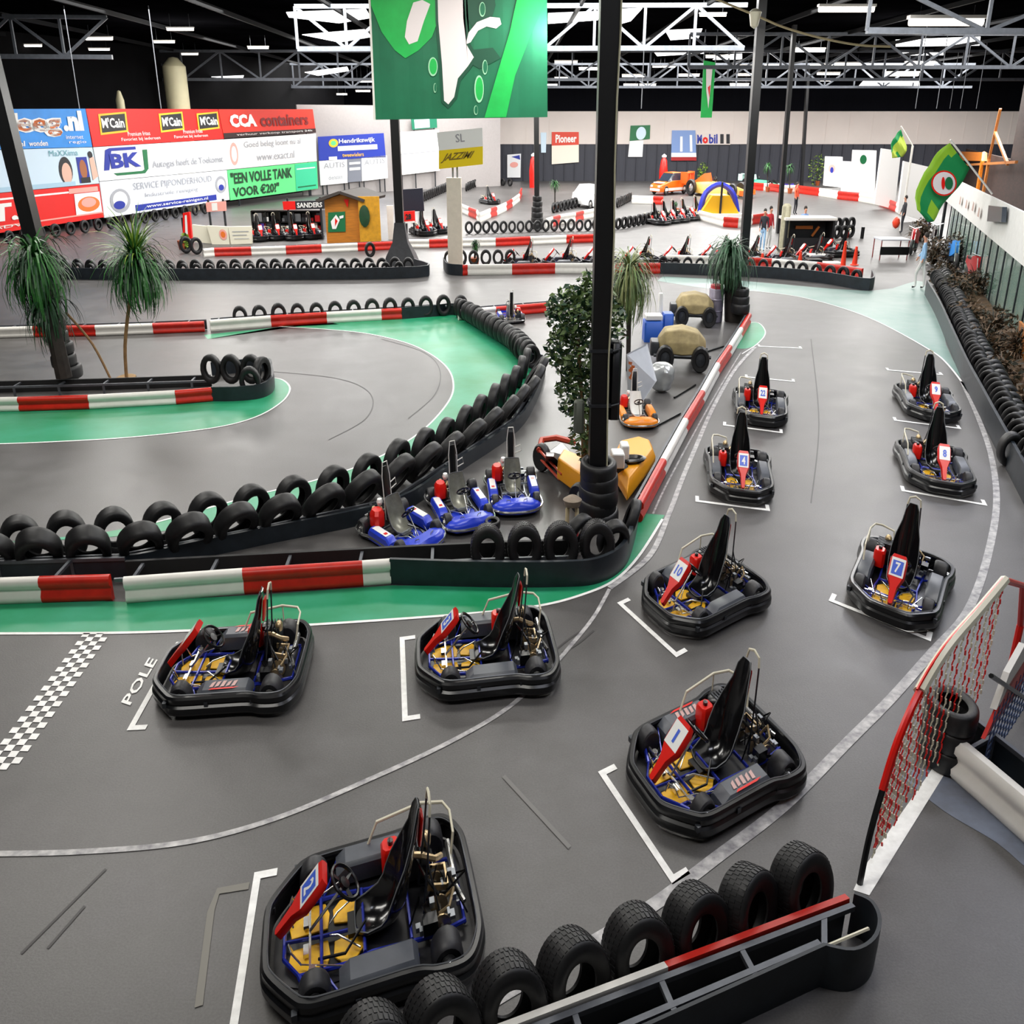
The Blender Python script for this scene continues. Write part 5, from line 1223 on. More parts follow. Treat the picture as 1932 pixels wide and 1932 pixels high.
# ================================================================ PEOPLE
def person(px, h, label, shirt, legs, hair, facing=0.0, pose='stand', loc=None, group=None):
    b = loc if loc is not None else at(*px); root = empty('person', b, label, 'person', group); k = h/1.75
    M = KM @ Matrix.Rotation(facing, 4, 'Z') @ Matrix.Scale(k, 4)
    # skeleton, facing +x
    V = {'pel': (0, 0, .95, .14), 'waist': (.0, 0, 1.10, .135), 'chest': (.01, 0, 1.30, .155), 'neck': (.0, 0, 1.47, .06), 'head0': (.02, 0, 1.55, .07), 'head1': (.03, 0, 1.63, .095), 'head2': (.02, 0, 1.70, .085)}
    st = .16 if pose == 'walk' else .02
    for s, nm in ((1, 'l'), (-1, 'r')):
        V.update({nm+'hip': (0, .09*s, .88, .10), nm+'knee': (.04+st*s, .10*s, .50, .068), nm+'ank': (-.02+st*s, .10*s, .09, .045), nm+'toe': (.13+st*s, .11*s, .04, .038),
                  nm+'sho': (0, .19*s, 1.40, .062), nm+'elb': (.02-st*.6*s, .25*s, 1.14, .047), nm+'wri': (.12-st*s, .24*s, .92, .034), nm+'han': (.16-st*s, .23*s, .84, .035)})
    E_ = [('pel', 'waist'), ('waist', 'chest'), ('chest', 'neck'), ('neck', 'head0'), ('head0', 'head1'), ('head1', 'head2')]
    for nm in 'lr': E_ += [('pel', nm+'hip'), (nm+'hip', nm+'knee'), (nm+'knee', nm+'ank'), (nm+'ank', nm+'toe'), ('chest', nm+'sho'), (nm+'sho', nm+'elb'), (nm+'elb', nm+'wri'), (nm+'wri', nm+'han')]
    keys = list(V); me = bpy.data.meshes.new('body'); me.from_pydata([V[q][:3] for q in keys], [(keys.index(a), keys.index(b_)) for a, b_ in E_], [])
    tmp = bpy.data.objects.new('tmp', me); COL.objects.link(tmp)
    tmp.modifiers.new('skin', 'SKIN'); tmp.modifiers.new('sub', 'SUBSURF').levels = 1
    sv = me.skin_vertices[0].data
    for i, q in enumerate(keys): sv[i].radius = (V[q][3],)*2; sv[i].use_root = (q == 'pel')
    dg = bpy.context.evaluated_depsgraph_get(); m2 = bpy.data.meshes.new_from_object(tmp.evaluated_get(dg)); bpy.data.objects.remove(tmp)
    for m_ in (mat('skin', '#c58e74', .5), shirt, legs, INK): m2.materials.append(m_)
    for p in m2.polygons:
        z = p.center.z; y = abs(p.center.y); p.use_smooth = True
        p.material_index = 0 if z > 1.47 else (3 if z < .08 else (0 if (y > .17 and z < .98) else (1 if z > .93 else 2)))
    m2.transform(M); m2.name = 'body'; o = bpy.data.objects.new('body', m2); COL.objects.link(o); o.parent = root
    mb = MB(); mb.lathe([(.0, -.08), (.085, -.05), (.105, .0), (.09, .06), (.05, .095), (0, .105)], Matrix.Translation((-.01, 0, 1.68)), 12); mb.build('hair', hair, root, M)
    mb = MB(); mb.tube([(.105, 0, 1.66), (.135, 0, 1.62), (.11, 0, 1.61)], .012, 5); mb.build('nose', MATS['skin'], root, M)
    return root
DENIM = mat('pale trousers', '#d9d8d4', .8); LBLUE = mat('light blue shirt', '#9cc4e8', .8); DK = mat('dark clothes', '#23242c', .8); REDC = mat('red jacket', '#b3202a', .8)
if not globals().get('SKIP_BG'):
    person((1733, 545), 1.72, 'person in light blue shirt and pale trousers beside the right tyre wall', LBLUE, DENIM, BARK, 2.4, 'walk')
    person((1448, 470), 1.70, 'person in red jacket standing left of the pit cabin', REDC, DENIM, BARK, -1.2)
    person((1437, 474), 1.66, 'person in dark top with light legs by the far column', DK, LBLUE, BARK, -1.9)
    person((1512, 470), 1.70, 'person in blue inside the black pit cabin', mat('blue overalls', '#7b9bd0', .8), DK, BARK, -1.5)
    person((1499, 405), 1.75, 'person in orange top on the track behind the pit cabin', mat('orange top', '#f0603c', .8), DK, BARK, -1.0)
    person((1700, 440), 1.7, 'person in dark clothes at the crowd of bikes', DK, DK, BARK, 3.0)

# ================================================================ PIT LANE AND FAR KARTS
if not globals().get('SKIP_BG'):
    def low_kart(px, h, label, group, s=1.0): return kart(px, h, label, None, group=group, detail=1, s=s, plate='none', pod_sticker=False)
    GP = 'karts parked nose to tail in the pit lane'
    proto = low_kart((985, 503), R(188), 'black kart with red nose, first from the white pillar in the pit lane', GP, 1.05)
    for i, (x, y) in enumerate(((1060, 501), (1133, 499), (1207, 497), (1280, 496), (1352, 494), (1412, 494), (1474, 496), (1530, 492), (1580, 482))):
        c = copy_tree(proto); c.location = at(x, y); c['label'] = 'black kart with red nose, %s from the white pillar in the pit lane' % ORD[i+1]
    GF = 'karts standing side by side far away'
    proto = low_kart((1240, 422), R(-60), 'dark kart far away in a side by side row, leftmost', GF, 1.1)
    for i, (x, y) in enumerate(((1258, 419), (1276, 417), (1294, 414), (1318, 408))):
        c = copy_tree(proto); c.location = at(x, y); c['label'] = 'dark kart far away in a side by side row, %s from the left' % ORD[i+1]
    GH = 'karts parked beside the wooden hut'
    for i, (x, y) in enumerate(((490, 452), (522, 450), (555, 450), (588, 448))):
        c = copy_tree(proto); c.location = at(x, y); c['label'] = 'dark kart parked left of the wooden hut, %s from the left' % ORD[i]; c['group'] = GH
    for i, (x, y) in enumerate(((800, 442), (825, 438))):
        c = copy_tree(proto); c.location = at(x, y); c['label'] = 'dark kart between the black column and white pillar, %s from the left' % ORD[i]; c['group'] = 'karts behind the white pillar'
    kart((962, 603), R(100), 'small blue kart behind the far hairpin curve', scheme='blue', detail=1, s=.8)
    c = copy_tree(proto); c.location = at(925, 384); c['label'] = 'lone far kart inside the curved red and white barrier'; c['group'] = 'lone karts'

    # ---- racing cars on show
    def wheel(root, M, x, y, r, w_, hub=CHROME, nm='wheel'):
        sy = 1 if y > 0 else -1; W = Matrix.Translation((x, y, r)) @ Matrix.Rotation(-PI/2*sy, 4, 'X'); h_ = w_/2
        mb = MB().use(TYREM); mb.lathe([(r*.55, -h_*.9), (r*.9, -h_), (r, -h_*.5), (r, h_*.5), (r*.9, h_), (r*.6, h_*.9), (r*.55, h_*.5), (0, h_*.5)], W, 18); mb.use(hub).lathe([(r*.5, h_*.52), (r*.3, h_*.6), (0, h_*.8)], W, 12)
        mb.build(nm, None, root, M)
    def formula(px, h, label, c1, c2, s=1.0):
        root = empty('racing_car', at(*px), label, 'racing car', 'show cars in the background'); M = base(h) @ Matrix.Scale(s, 4)
        secs = []
        for x, w_, z0, z1 in ((2.3, .10, .15, .28), (1.6, .18, .12, .42), (.8, .30, .1, .58), (.1, .40, .1, .60), (-.5, .62, .1, .62), (-1.2, .50, .12, .58), (-2.0, .22, .2, .5)):
            secs.append([Vector((x, y*w_, z)) for y, z in ((-1, z0), (1, z0), (1.0, (z0+z1)/2), (.6, z1), (-.6, z1), (-1.0, (z0+z1)/2))])
        mb = MB(); mb.loft(secs); mb.build('body', c1, root, M)
        mb = MB(); mb.loft([[Vector((x, y*w_, z)) for y, z in ((-1, .5), (1, .5), (.6, z1), (-.6, z1))] for x, w_, z1 in ((-.35, .22, .62), (-.5, .2, 1.0), (-.9, .14, .95), (-1.6, .06, .6))]); mb.build('engine_cover', c2, root, M)
        mb = MB(); mb.lathe([(.0, -.1), (.12, -.06), (.14, .03), (.08, .13), (0, .15)], Matrix.Translation((-.1, 0, .72)), 12); mb.build('cockpit_opening', BLACK, root, M)
        mb = MB(); mb.box((2.25, 0, .16), (.45, 1.5, .03)); mb.box((2.2, .75, .24), (.5, .03, .22)); mb.box((2.2, -.75, .24), (.5, .03, .22)); mb.build('front_wing', c2, root, M)
        mb = MB(); mb.box((-2.15, 0, .95), (.4, 1.1, .04)); mb.box((-2.15, .55, .75), (.5, .03, .5)); mb.box((-2.15, -.55, .75), (.5, .03, .5)); mb.box((-2.0, 0, .6), (.1, .1, .6)); mb.build('rear_wing', c2, root, M)
        for x, y, r, w_ in ((1.45, .75, .32, .3), (1.45, -.75, .32, .3), (-1.5, .72, .36, .4), (-1.5, -.72, .36, .4)):
            wheel(root, M, x, y, r, w_)
        mb = MB()
        for x in (1.45, -1.5): mb.tube([(x, -.7, .32), (x, .7, .32)], .03)
        mb.build('suspension', DSTEEL, root, M); return root
    def saloon(px, h, label, c1, glass=None, extra=None, s=1.0, stripe=None):
        root = empty('car', at(*px), label, 'car', 'show cars in the background'); M = base(h) @ Matrix.Scale(s, 4)
        secs = []
        for x, zt, w_ in ((2.1, .5, .7), (1.9, .68, .82), (1.0, .85, .86), (.6, .92, .86), (-.1, .92, .87), (-1.2, .93, .86), (-1.9, .9, .82), (-2.1, .7, .75)):
            secs.append([Vector((x, y*w_, z)) for y, z in ((-1, .22), (1, .22), (1.03, .5), (.95, zt), (-.95, zt), (-1.03, .5))])
        mb = MB(); mb.loft(secs); mb.build('body', c1, root, M, bevel=.03)
        mb = MB(); mb.loft([[Vector((x, y*w_, z)) for y, z in ((-1, .88), (1, .88), (.82, zt), (-.82, zt))] for x, w_, zt in ((.95, .8, .9), (.25, .8, 1.38), (-1.0, .8, 1.40), (-1.75, .78, .92))]); mb.build('windows', mat('car glass', '#2b3440', .1) if not glass else glass, root, M)
        mb = MB(); mb.loft([[Vector((x, y*w_, z)) for y, z in ((-1, 1.37), (1, 1.37), (.9, 1.43), (-.9, 1.43))] for x, w_ in ((.25, .62), (-1.05, .64))]); mb.build('roof', c1, root, M)
        mb = MB(); mb.box((2.08, .5, .58), (.08, .28, .12)); mb.box((2.08, -.5, .58), (.08, .28, .12)); mb.box((2.12, 0, .36), (.06, 1.3, .16)); mb.build('lights', WHITE, root, M)
        if stripe: 
            mb = MB(); mb.box((0, .885, .38), (3.2, .02, .18)); mb.box((0, -.885, .38), (3.2, .02, .18)); mb.box((1.4, 0, .80), (.9, 1.0, .06)); mb.build('stripe', stripe, root, M)
        for x, y in ((1.35, .80), (1.35, -.80), (-1.35, .80), (-1.35, -.80)): wheel(root, M, x, y, .31, .2)
        return root
    saloon((1262, 366), R(215), 'orange racing car with white markings by the back wall', mat('car orange', '#f36a12', .3), stripe=WHITE, s=1.05)
    formula((1350, 370), R(-40), 'yellow and orange open-wheel racing car by the back wall', mat('car yellow', '#f6c66a', .3), mat('car deep orange', '#ee6a28', .3), 1.55)
    formula((1432, 354), R(-35), 'green and white open-wheel racing car partly behind the column', mat('car green', '#0e8f6c', .3), mat('car mint', '#bfe9df', .3), 1.0)
    saloon((1113, 392), R(-62), 'white car parked left of the tall middle column', mat('car white', '#eef0f0', .3), mat('white filled window', '#e6eaec', .3), s=.95)
    formula((1500, 362), R(10), 'low violet kart-like racer before the back wall', mat('car violet', '#38279a', .3), mat('car violet', '#38279a', .3), .6)
    # blue and yellow kart under a canopy
    b = at(1352, 410); root = empty('show_stand', b, 'blue and yellow display stand below the yellow racing car', 'display')
    mb = MB(); mb.loft([[Vector((sx*w_*K, sy*.8, z)) for sx, sy in ((-1, -1), (1, -1), (1, 1), (-1, 1))] for w_, z in ((1.6, .25), (.7, 1.2))]); mb.build('yellow_base', mat('stand yellow', '#e0a90e', .4), root, smooth=False)
    mb = MB(); mb.tube(catmull([(-1.5*K, -.2, .3), (-1.1*K, -.2, 1.3), (0, -.2, 1.75), (1.1*K, -.2, 1.3), (1.6*K, -.2, .3)], 4), .16, 6); mb.build('blue_arch', mat('stand blue', '#2b36b8', .3), root)
    mb = MB(); mb.box((0, -.85, 1.0), (.1, .1, 1.8)); mb.build('centre_post', INK, root); mb = MB(); mb.box((0, -.9, .14), (2.6, .3, .26)); mb.build('white_kerb', WHITE, root, smooth=False)

    def board(name, q, m, label, texts=(), polys=(), th=.08, cat='board', group='boards and signs in the background', base_y=None, posts=False, Y=None):
        """q: bl, br, tr, tl in the photo, standing at the floor point below bl-br"""
        by = base_y if base_y else max(q[0][1], q[1][1]); Y = Y or at((q[0][0]+q[1][0])/2, by).y
        W_ = Wall((-30, Y), (30, Y)); r = banner(W_, q, m, label, texts, polys, group, posts, name, 0, .22 if Y else .05); r['category'] = cat; return r
    b = at(543, 440); root = empty('parts_rack', b, 'dark rack full of tyres and kart parts left of the wooden hut', 'rack'); xa, xb = at_y(478, 440, b.y).x-b.x, at_y(610, 440, b.y).x-b.x; zt = at_y(543, 398, b.y).z
    mb = MB()
    for z_ in (.1, zt*.5, zt): mb.box(((xa+xb)/2, .3, z_), (xb-xa, .7, .06))
    for k_ in range(6): mb.box((xa+(xb-xa)*k_/5, .3, zt/2), (.06, .7, zt))
    mb.box(((xa+xb)/2, .65, zt/2), (xb-xa, .03, zt)); mb.build('shelves', BLACK, root, smooth=False)
    rnd = random.Random(4); mb = MB(); pm = [DSTEEL, BLACK, mat('violet part', '#4b3aa0', .5), STEEL, WHITE, REDD, BLACK, DSTEEL]
    for k_ in range(46):
        x_ = rnd.uniform(xa+.1, xb-.1); z_ = rnd.choice((.13, zt*.5+.03)); s_ = rnd.uniform(.12, .4); mb.use(rnd.choice(pm)).box((x_, .15+rnd.uniform(-.1, .2), z_+s_/2), (s_*.8, .3, s_))
    o_ = mb.build('stored_parts', None, root, smooth=False); o_['kind'] = 'stuff'
    for (q4, m4, lb) in (([(390, 400), (425, 398), (424, 380), (388, 382)], PINKP, 'pink and white pennant cloth below the advertising wall'), ([(345, 450), (362, 450), (357, 400), (345, 402)], REDV, 'red and white upright banner by the shrub left of the boards')):
        board('small_banner', q4, m4, lb, (), [(rc(.3, .1, .6, .9), WHITE)], base_y=455, posts=True, cat='banner')
    # ---- the wooden hut
    b = at(652, 461); root = empty('wooden_hut', b, 'small orange-brown wooden hut with pitched roof and green sign', 'hut')
    wood = mat('orange brown boards', '#b9721c', .6, noise=.25, nscale=2, stretch=(1, 1, 12))
    def hq(x, y, dy=0): p = at_y(x, y, b.y+dy)-b; return p
    z1 = hq(652, 378).z; xl = hq(616, 440).x; xr = hq(683, 440).x; za = hq(666, 366).z; D = 2.4; xo = hq(712, 440, 1.2).x-xr
    fr = [Vector((xl, 0, 0)), Vector((xr, 0, 0)), Vector((xr, 0, z1)), Vector(((xl+xr)/2, 0, za)), Vector((xl, 0, z1))]
    bk = [v+Vector((xo, D, 0)) for v in fr]
    mb = MB(); mb.loft([fr, bk]); mb.build('walls', wood, root, smooth=False)
    mb = MB()
    for a_, c_ in ((4, 3), (3, 2)):
        p, q_ = fr[a_], fr[c_]; ex = (p-q_).normalized()*.25 if a_ == 4 else Vector((0, 0, 0)); ey = (q_-p).normalized()*.25 if a_ == 3 else Vector((0, 0, 0))
        mb.slab([p+ex+Vector((-.05, -.3, .02)), q_+ey+Vector((-.05, -.3, .02)), q_+ey+Vector((xo, D+.2, .02)), p+ex+Vector((xo, D+.2, .02))], -.12)
    mb.build('roof', mat('dark roof boards', '#3b3430', .7), root, smooth=False)
    mb = MB(); g = lambda x, y, e=-.03: hq(x, y, e)
    mb.use(DGREEN).slab([g(619, 438), g(652, 437), g(651, 399), g(619, 401)], .04)
    mb.use(WHITE).add([g(627, 432, -.05), g(634, 432, -.05), g(641, 415, -.05), g(634, 405, -.05), g(624, 418, -.05)], [(0, 1, 2, 3, 4)]); mb.use(RED).add([g(632, 427, -.06), g(637, 417, -.06), g(632, 411, -.06)], [(0, 1, 2)]); mb.use(WHITE).add([g(640, 408, -.05), g(648, 406, -.05), g(648, 411, -.05), g(641, 413, -.05)], [(0, 1, 2, 3)])
    s = mb.build('sign', None, root, smooth=False); s['label'] = 'green sign with white shapes'
    mb = MB(); mb.add([g(648, 376, -.06), g(656, 392, -.06), g(658, 376, -.06)], [(0, 1, 2)]); mb.build('pennant', RED, root, smooth=False)
    b2 = at(700, 462); root = empty('wooden_fence', b2, 'yellow wooden side panel right of the hut with a dark wreath', 'panel'); mb = MB(); mb.box((0, 0, 1.0), (.9, .08, 2.0)); mb.build('panel', mat('yellow wood', '#c78f1a', .6, noise=.2), root, smooth=False)
    mb = MB(); mb.lathe([(.18, -.05), (.38, -.02), (.38, .02), (.18, .05)], Matrix.Translation((-.2, -.1, 1.2)) @ Matrix.Diagonal((.6, 1, 1.2, 1)) @ Matrix.Rotation(PI/2, 4, 'X'), 14); mb.build('wreath', LEAFD, root)
    # boards, boxes and screens
    board('info_board', [(365, 456), (400, 460), (398, 428), (362, 424)], mat('cream board', '#e9e4cf', .6), 'cream board left of the parked karts, leftmost')
    board('info_board', [(400, 461), (433, 461), (430, 428), (390, 426)], mat('cream board', '#e9e4cf', .6), 'cream board with an orange emblem left of the parked karts', (), [(ell(.72, .55, .2, .3), PINKP), (ell(.72, .55, .12, .18), ORP)])
    board('info_board', [(436, 461), (475, 460), (473, 427), (430, 428)], mat('cream board', '#e9e4cf', .6), 'cream board with thin writing beside the parked karts', (), [(rc(.15, .7, .9, .74), GREY), (rc(.15, .5, .8, .54), GREY), (rc(.2, .3, .9, .33), GREY)])
    board('shop_sign', [(535, 396), (612, 394), (612, 378), (533, 380)], mat('sign dark', '#2a2a30', .6), 'dark sign strip with a red block left of the hut', [('SANDERS', .34, .2, .95, .8, WHITE, .03)], [(rc(0, 0, .3, 1), REDV)], base_y=452, posts=True)
    board('dark_screen', [(762, 400), (800, 398), (797, 355), (752, 358)], mat('dark navy board', '#151a2c', .5), 'dark navy board right of the black column', base_y=440, posts=True)
    board('red_sign', [(757, 422), (783, 420), (782, 398), (755, 400)], REDV, 'small red sign with white marks right of the black column', [('28', .35, .3, .75, .8, INK, .05)], [(rc(0, 0, 1, .15), WHITE)], base_y=445, posts=True)
    board('white_plank', [(733, 452), (743, 452), (741, 388), (729, 388)], WHITEP, 'narrow white upright board left of the black column')
    board('red_sign', [(1041, 310), (1092, 306), (1092, 249), (1041, 249)], mat('sign cream', '#f0e9da', .5), 'red and cream Pioneer sign on the back wall', [('Pioneer', .14, .66, .92, .92, WHITE, .03)], [(rc(0, .58, 1, 1), mat('sign red', '#d9432e', .5))], Y=90.36, cat='sign')
    board('white_sign', [(957, 335), (982, 335), (983, 290), (957, 292)], PAPER, 'white arched sign with blue and red marks on the back wall', (), [(ell(.5, .55, .3, .12), PINKP), ([(.3, .9), (.9, .95), (.95, .75)], NAVY)], Y=90.36, cat='sign')
    board('white_sign', [(1185, 296), (1212, 296), (1214, 265), (1188, 266)], PAPER, 'white sheet sign below the green picture on the back wall', Y=90.36, cat='sign')
    board('green_picture', [(1188, 266), (1226, 262), (1227, 236), (1190, 237)], DGREEN, 'green framed picture on the back wall right of the tall column', (), [(ell(.55, .45, .25, .45), PALEB)], Y=90.36, cat='picture')
    board('wall_picture', [(1266, 303), (1314, 303), (1312, 246), (1268, 246)], mat('blue grey print', '#7a97cc', .5), 'blue picture with white and red lower band on the back wall', (), [(rc(0, 0, 1, .12), REDD), (rc(0, .12, 1, .26), WHITE), (rc(.35, .3, .45, .8), WHITE), (rc(.75, .3, .85, .85), WHITE)], Y=90.36, cat='picture')
    board('wall_lettering', [(1314, 273), (1378, 273), (1378, 252), (1314, 252)], mat('pale wall panels', '#dcd2cc', 0.6), 'Mobil 1 lettering on the pale wall panels', [('M', .02, .1, .16, .9, NAVY, .04), ('o', .18, .1, .34, .7, RED, .05), ('bil', .37, .1, .62, .95, NAVY, .03), ('1', .70, .1, .80, .95, INK, .05), ('1', .88, .1, .98, .95, INK, .05)], Y=90.36, cat='lettering')
    board('white_sign', [(1021, 288), (1030, 288), (1031, 250), (1020, 250)], PALEB, 'narrow pale sign right of the slim column', Y=90.36, cat='sign')
    for i, q in enumerate(([(1554, 350), (1588, 354), (1590, 296), (1558, 295)], [(1588, 362), (1606, 362), (1607, 305), (1590, 304)], [(1604, 368), (1650, 372), (1654, 284), (1610, 283)], [(1650, 385), (1688, 395), (1700, 285), (1664, 280)], [(1694, 400), (1745, 418), (1766, 318), (1706, 304)])):
        board('display_board', q, mat('bright white board', '#f7f6f4', .5), ('white board with a red and violet print, leftmost of the bright boards', 'narrow white board, second of the bright boards', 'white board with small green print, third of the bright boards', 'tall white board, fourth of the bright boards', 'large tilted white board left of the green flag')[i],
              (), ([(ell(.4, .6, .2, .14), PINKP), (ell(.4, .55, .1, .1), NAVY)], (), [(ell(.45, .8, .14, .1), DGREEN)], (), ())[i], group='bright boards at the far right')
    for i, (x, y0, y1) in enumerate(((1006, 340, 288), (1250, 338, 290))):
        b = at(x, 354); t = at_y(x, y1, b.y).z; r_ = .30; root = empty('red_figure_post', b, ('red pump-like post with white globe left of the slim column', 'red pump-like post with white globe behind the orange car')[i], 'post', 'red pump posts')
        mb = MB(); mb.lathe([(r_, 0), (r_*1.1, t*.5), (r_*.8, t*.8), (r_*.4, t*.88)], None, 12); mb.build('body', RED, root); mb = MB(); mb.lathe([(0, t*.86), (.18, t*.9), (.2, t*.94), (0, t)], None, 10); mb.build('globe', WHITE, root)

    # ---- pit cabin
    b = at(1527, 478); root = empty('pit_cabin', b, 'black open-fronted pit cabin with a flat white roof', 'cabin')
    def cq(x, y, dy=0): return at_y(x, y, b.y+dy)-b
    xl, xr, zt = cq(1484, 440).x, cq(1572, 440).x, cq(1527, 416).z; wm = (xl+xr)/2; ww = xr-xl
    mb = MB(); mb.box((xl, .5, zt/2), (.08, 1.0, zt)); mb.box((xr, .5, zt/2), (.08, 1.0, zt)); mb.box((wm, 1.0, zt/2), (ww, .08, zt)); mb.box((wm, .02, .3), (ww, .05, .6)); mb.build('walls', mat('cabin black', '#111318', .6), root, smooth=False)
    mb = MB(); mb.box((wm, .5, zt+.05), (ww+.2, 1.1, .10)); mb.build('roof', WHITEP, root, smooth=False)
    mb = MB(); mb.beam((wm+.3, .7, .6), (wm+.55, .7, zt-.3), .08, .08); mb.box((wm, .9, zt-.35), (.7, .1, .12)); mb.build('fittings', mat('orange fittings', '#c8702a', .6), root, smooth=False)
    b = at(1476, 476); root = empty('rounded_post', b, 'grey and yellow rounded panel left of the pit cabin', 'panel'); mb = MB(); mb.rbox((0, 0, .95), (.34, .3, 1.9), .1); mb.build('panel', mat('grey yellow panel', '#a9a58c', .6, noise=.2), root)
    tyre_row([(1578, 448), (1612, 446)], .55, 'black tyre stacked', 'right of the pit cabin', 'tyres right of the pit cabin', s=1.0, z=.3)
    tyre_row([(1578, 450), (1612, 448)], .55, 'lower black tyre', 'right of the pit cabin', 'tyres right of the pit cabin', s=1.0, z=0)
    b = at(1626, 450); root = empty('black_post', b, 'short black post right of the pit cabin tyres', 'post'); mb = MB(); mb.tube([(0, 0, 0), (0, 0, cq(1626, 408, at(1626, 450).y-at(1527, 478).y).z)], .08, 8); mb.build('shaft', BLACK, root)
    for i, (x, y, yt) in enumerate(((1437, 500, 478), (1508, 503, 474), (1590, 503, 455), (1612, 500, 465))):
        b = at(x, y); h_ = at_y(x, yt, b.y).z; root = empty('traffic_cone', b, 'tall orange red cone in the pit lane, %s from the left' % ORD[i], 'cone', 'cones in the pit lane')
        mb = MB(); mb.lathe([(.16, 0), (.15, .03), (.10, .05), (.04, h_), (0, h_+.01)], None, 12); mb.build('cone', mat('cone red', '#f23a16', .4), root); mb = MB(); mb.lathe([(.075, h_*.42), (.062, h_*.62)], None, 12, False); mb.build('white_band', WHITE, root)
    for (x0, x1, y0, y1, m_, lab) in ((1524, 1551, 506, 490, BLACK, 'black box at the pit lane edge'), (1528, 1560, 494, 481, WHITEP, 'white crate behind the black box in the pit lane'), (1540, 1588, 503, 496, WHITEP, 'low white step in the pit lane')):
        b = at((x0+x1)/2, y0); w_ = at_y(x1, y0, b.y).x-at_y(x0, y0, b.y).x; h_ = at_y(x0, y1, b.y+.3).z; root = empty('crate', b, lab, 'box'); mb = MB(); mb.rbox((0, .25, h_/2), (w_, .5, h_), .03); mb.rbox((0, .25, h_+.02), (w_*1.04, .54, .04), .015); mb.build('body', m_, root)
    # table and bikes at the right
    b = at(1688, 492); root = empty('metal_table', b, 'dark metal table with thin legs in front of the bikes', 'table')
    mb = MB(); mb.box((0, .6, .75), (1.1, .9, .05)); mb.build('table_top', mat('pale table top', '#c9ccd6', .3), root, smooth=False)
    mb = MB(); mb.box((0, .15, .35), (1.1, .05, .3)); mb.build('shelf', BLACK, root, smooth=False)
    for sx in (-1, 1):
        for sy in (.18, 1.0): mb = MB(); mb.tube([(sx*.52, sy, 0), (sx*.52, sy, .75)], .02); mb.build('leg', mat('leg red', '#8a2a2a', .4), root)
    b = at(1684, 468); b.z = .78; root = empty('red_ball_lamp', b, 'orange red ball standing on the metal table', 'ornament'); mb = MB(); mb.lathe([(0, 0), (.15, .08), (.22, .25), (.16, .42), (0, .5)], KM, 14); mb.build('ball', mat('ball red', '#e0401e', .4), root)
    def bike(px, h, m1, label):
        root = empty('motorbike', at(*px), label, 'motorbike', 'bikes by the right-hand fence'); M = base(h)
        for x in (.68, -.62): wheel(root, M, x, .0001, .30, .14)
        mb = MB(); mb.loft([[Vector((x, y*w_, z)) for y, z in ((-1, z0), (1, z0), (.7, z1), (-.7, z1))] for x, w_, z0, z1 in ((.55, .08, .6, .85), (.3, .2, .45, 1.0), (0, .22, .4, .95), (-.3, .14, .5, .8), (-.85, .12, .68, .88))]); mb.build('body', m1, root, M)
        mb = MB(); mb.rbox((-.35, 0, .86), (.7, .24, .1), .04); mb.build('seat', BLACK, root, M)
        mb = MB(); mb.tube([(.68, .08, .3), (.45, .08, .95)], .02); mb.tube([(.68, -.08, .3), (.45, -.08, .95)], .02); mb.tube([(.40, -.33, 1.08), (.46, 0, 1.0), (.40, .33, 1.08)], .018); mb.build('fork_and_handlebar', CHROME, root, M)
        mb = MB(); mb.rbox((0, 0, .42), (.42, .28, .34), .05); mb.tube([(0, -.16, .3), (-.8, -.18, .36)], .04); mb.build('engine', DSTEEL, root, M)
    bike((1722, 478), R(230), mat('bike red', '#b01a20', .3), 'red and dark motorbike nearest the metal table')
    bike((1795, 505), R(250), mat('bike blue', '#3f8fe0', .3), 'light blue motorbike among the shrubs at the fence')
    bike((1760, 470), R(240), BLACK, 'black motorbike behind the red one'); bike((1832, 540), R(255), REDD, 'dark red motorbike nearest the glass fence')
    bike((1745, 448), R(235), mat('bike navy', '#23307a', .3), 'navy motorbike under the green flag')

# ================================================================ YARD BESIDE THE COLUMN
    for (x, y, lb) in ((352, 478, 'black tyre heap at the left end of the far red and white barrier, left one'), (372, 480, 'black tyre heap at the left end of the far red and white barrier, right one')):
        q_ = at(x, y)
        tyre((q_.x, q_.y, 0), .4, lb, 'tyres at the far barrier end', TYM, 1.2)
    # yellow and red racing sidecar
    b = at(1120, 930); root = empty('racing_sidecar', b, 'yellow and orange racing sidecar standing behind the middle column', 'sidecar')
    def yq(x, y, z): return at(x, y, z)-b
    def hull(name, foot, ztop, m, inset=.85, z0=.12):
        f = [yq(x, y, 0) for x, y in foot]; c = sum(f, Vector())/len(f); mb = MB()
        mb.loft([[Vector((p.x, p.y, z0)) for p in f], [Vector((p.x, p.y, (z0+ztop)/2)) for p in f], [Vector((c.x+(p.x-c.x)*inset, c.y+(p.y-c.y)*inset, ztop)) for p in f]]); return mb.build(name, m, root, bevel=.02)
    s = hull('nose_fairing', [(1150, 905), (1182, 962), (1235, 890), (1228, 868), (1205, 860), (1165, 870)], .38, YELLOW, .8)
    mb = MB(); c = yq(1192, 868, .40); mb.lathe([(.20, 0), (.22, .03), (.17, .04), (.0, -.1)], Matrix.Translation(c) @ Matrix.Rotation(.4, 4, 'Z') @ Matrix.Diagonal((1, .8, 1, 1)), 14); mb.build('cockpit_rim', BLACK, root)
    s = hull('side_box', [(1050, 925), (1098, 962), (1108, 925), (1062, 905)], .50, YELLOW, .95, .18); s['label'] = 'orange yellow box'
    mb = MB(); mb.box(yq(1165, 865, .5), (.18, .3, .22)); mb.box(yq(1178, 850, .55), (.12, .25, .22)); mb.build('white_engine_covers', WHITE, root, bevel=.02)
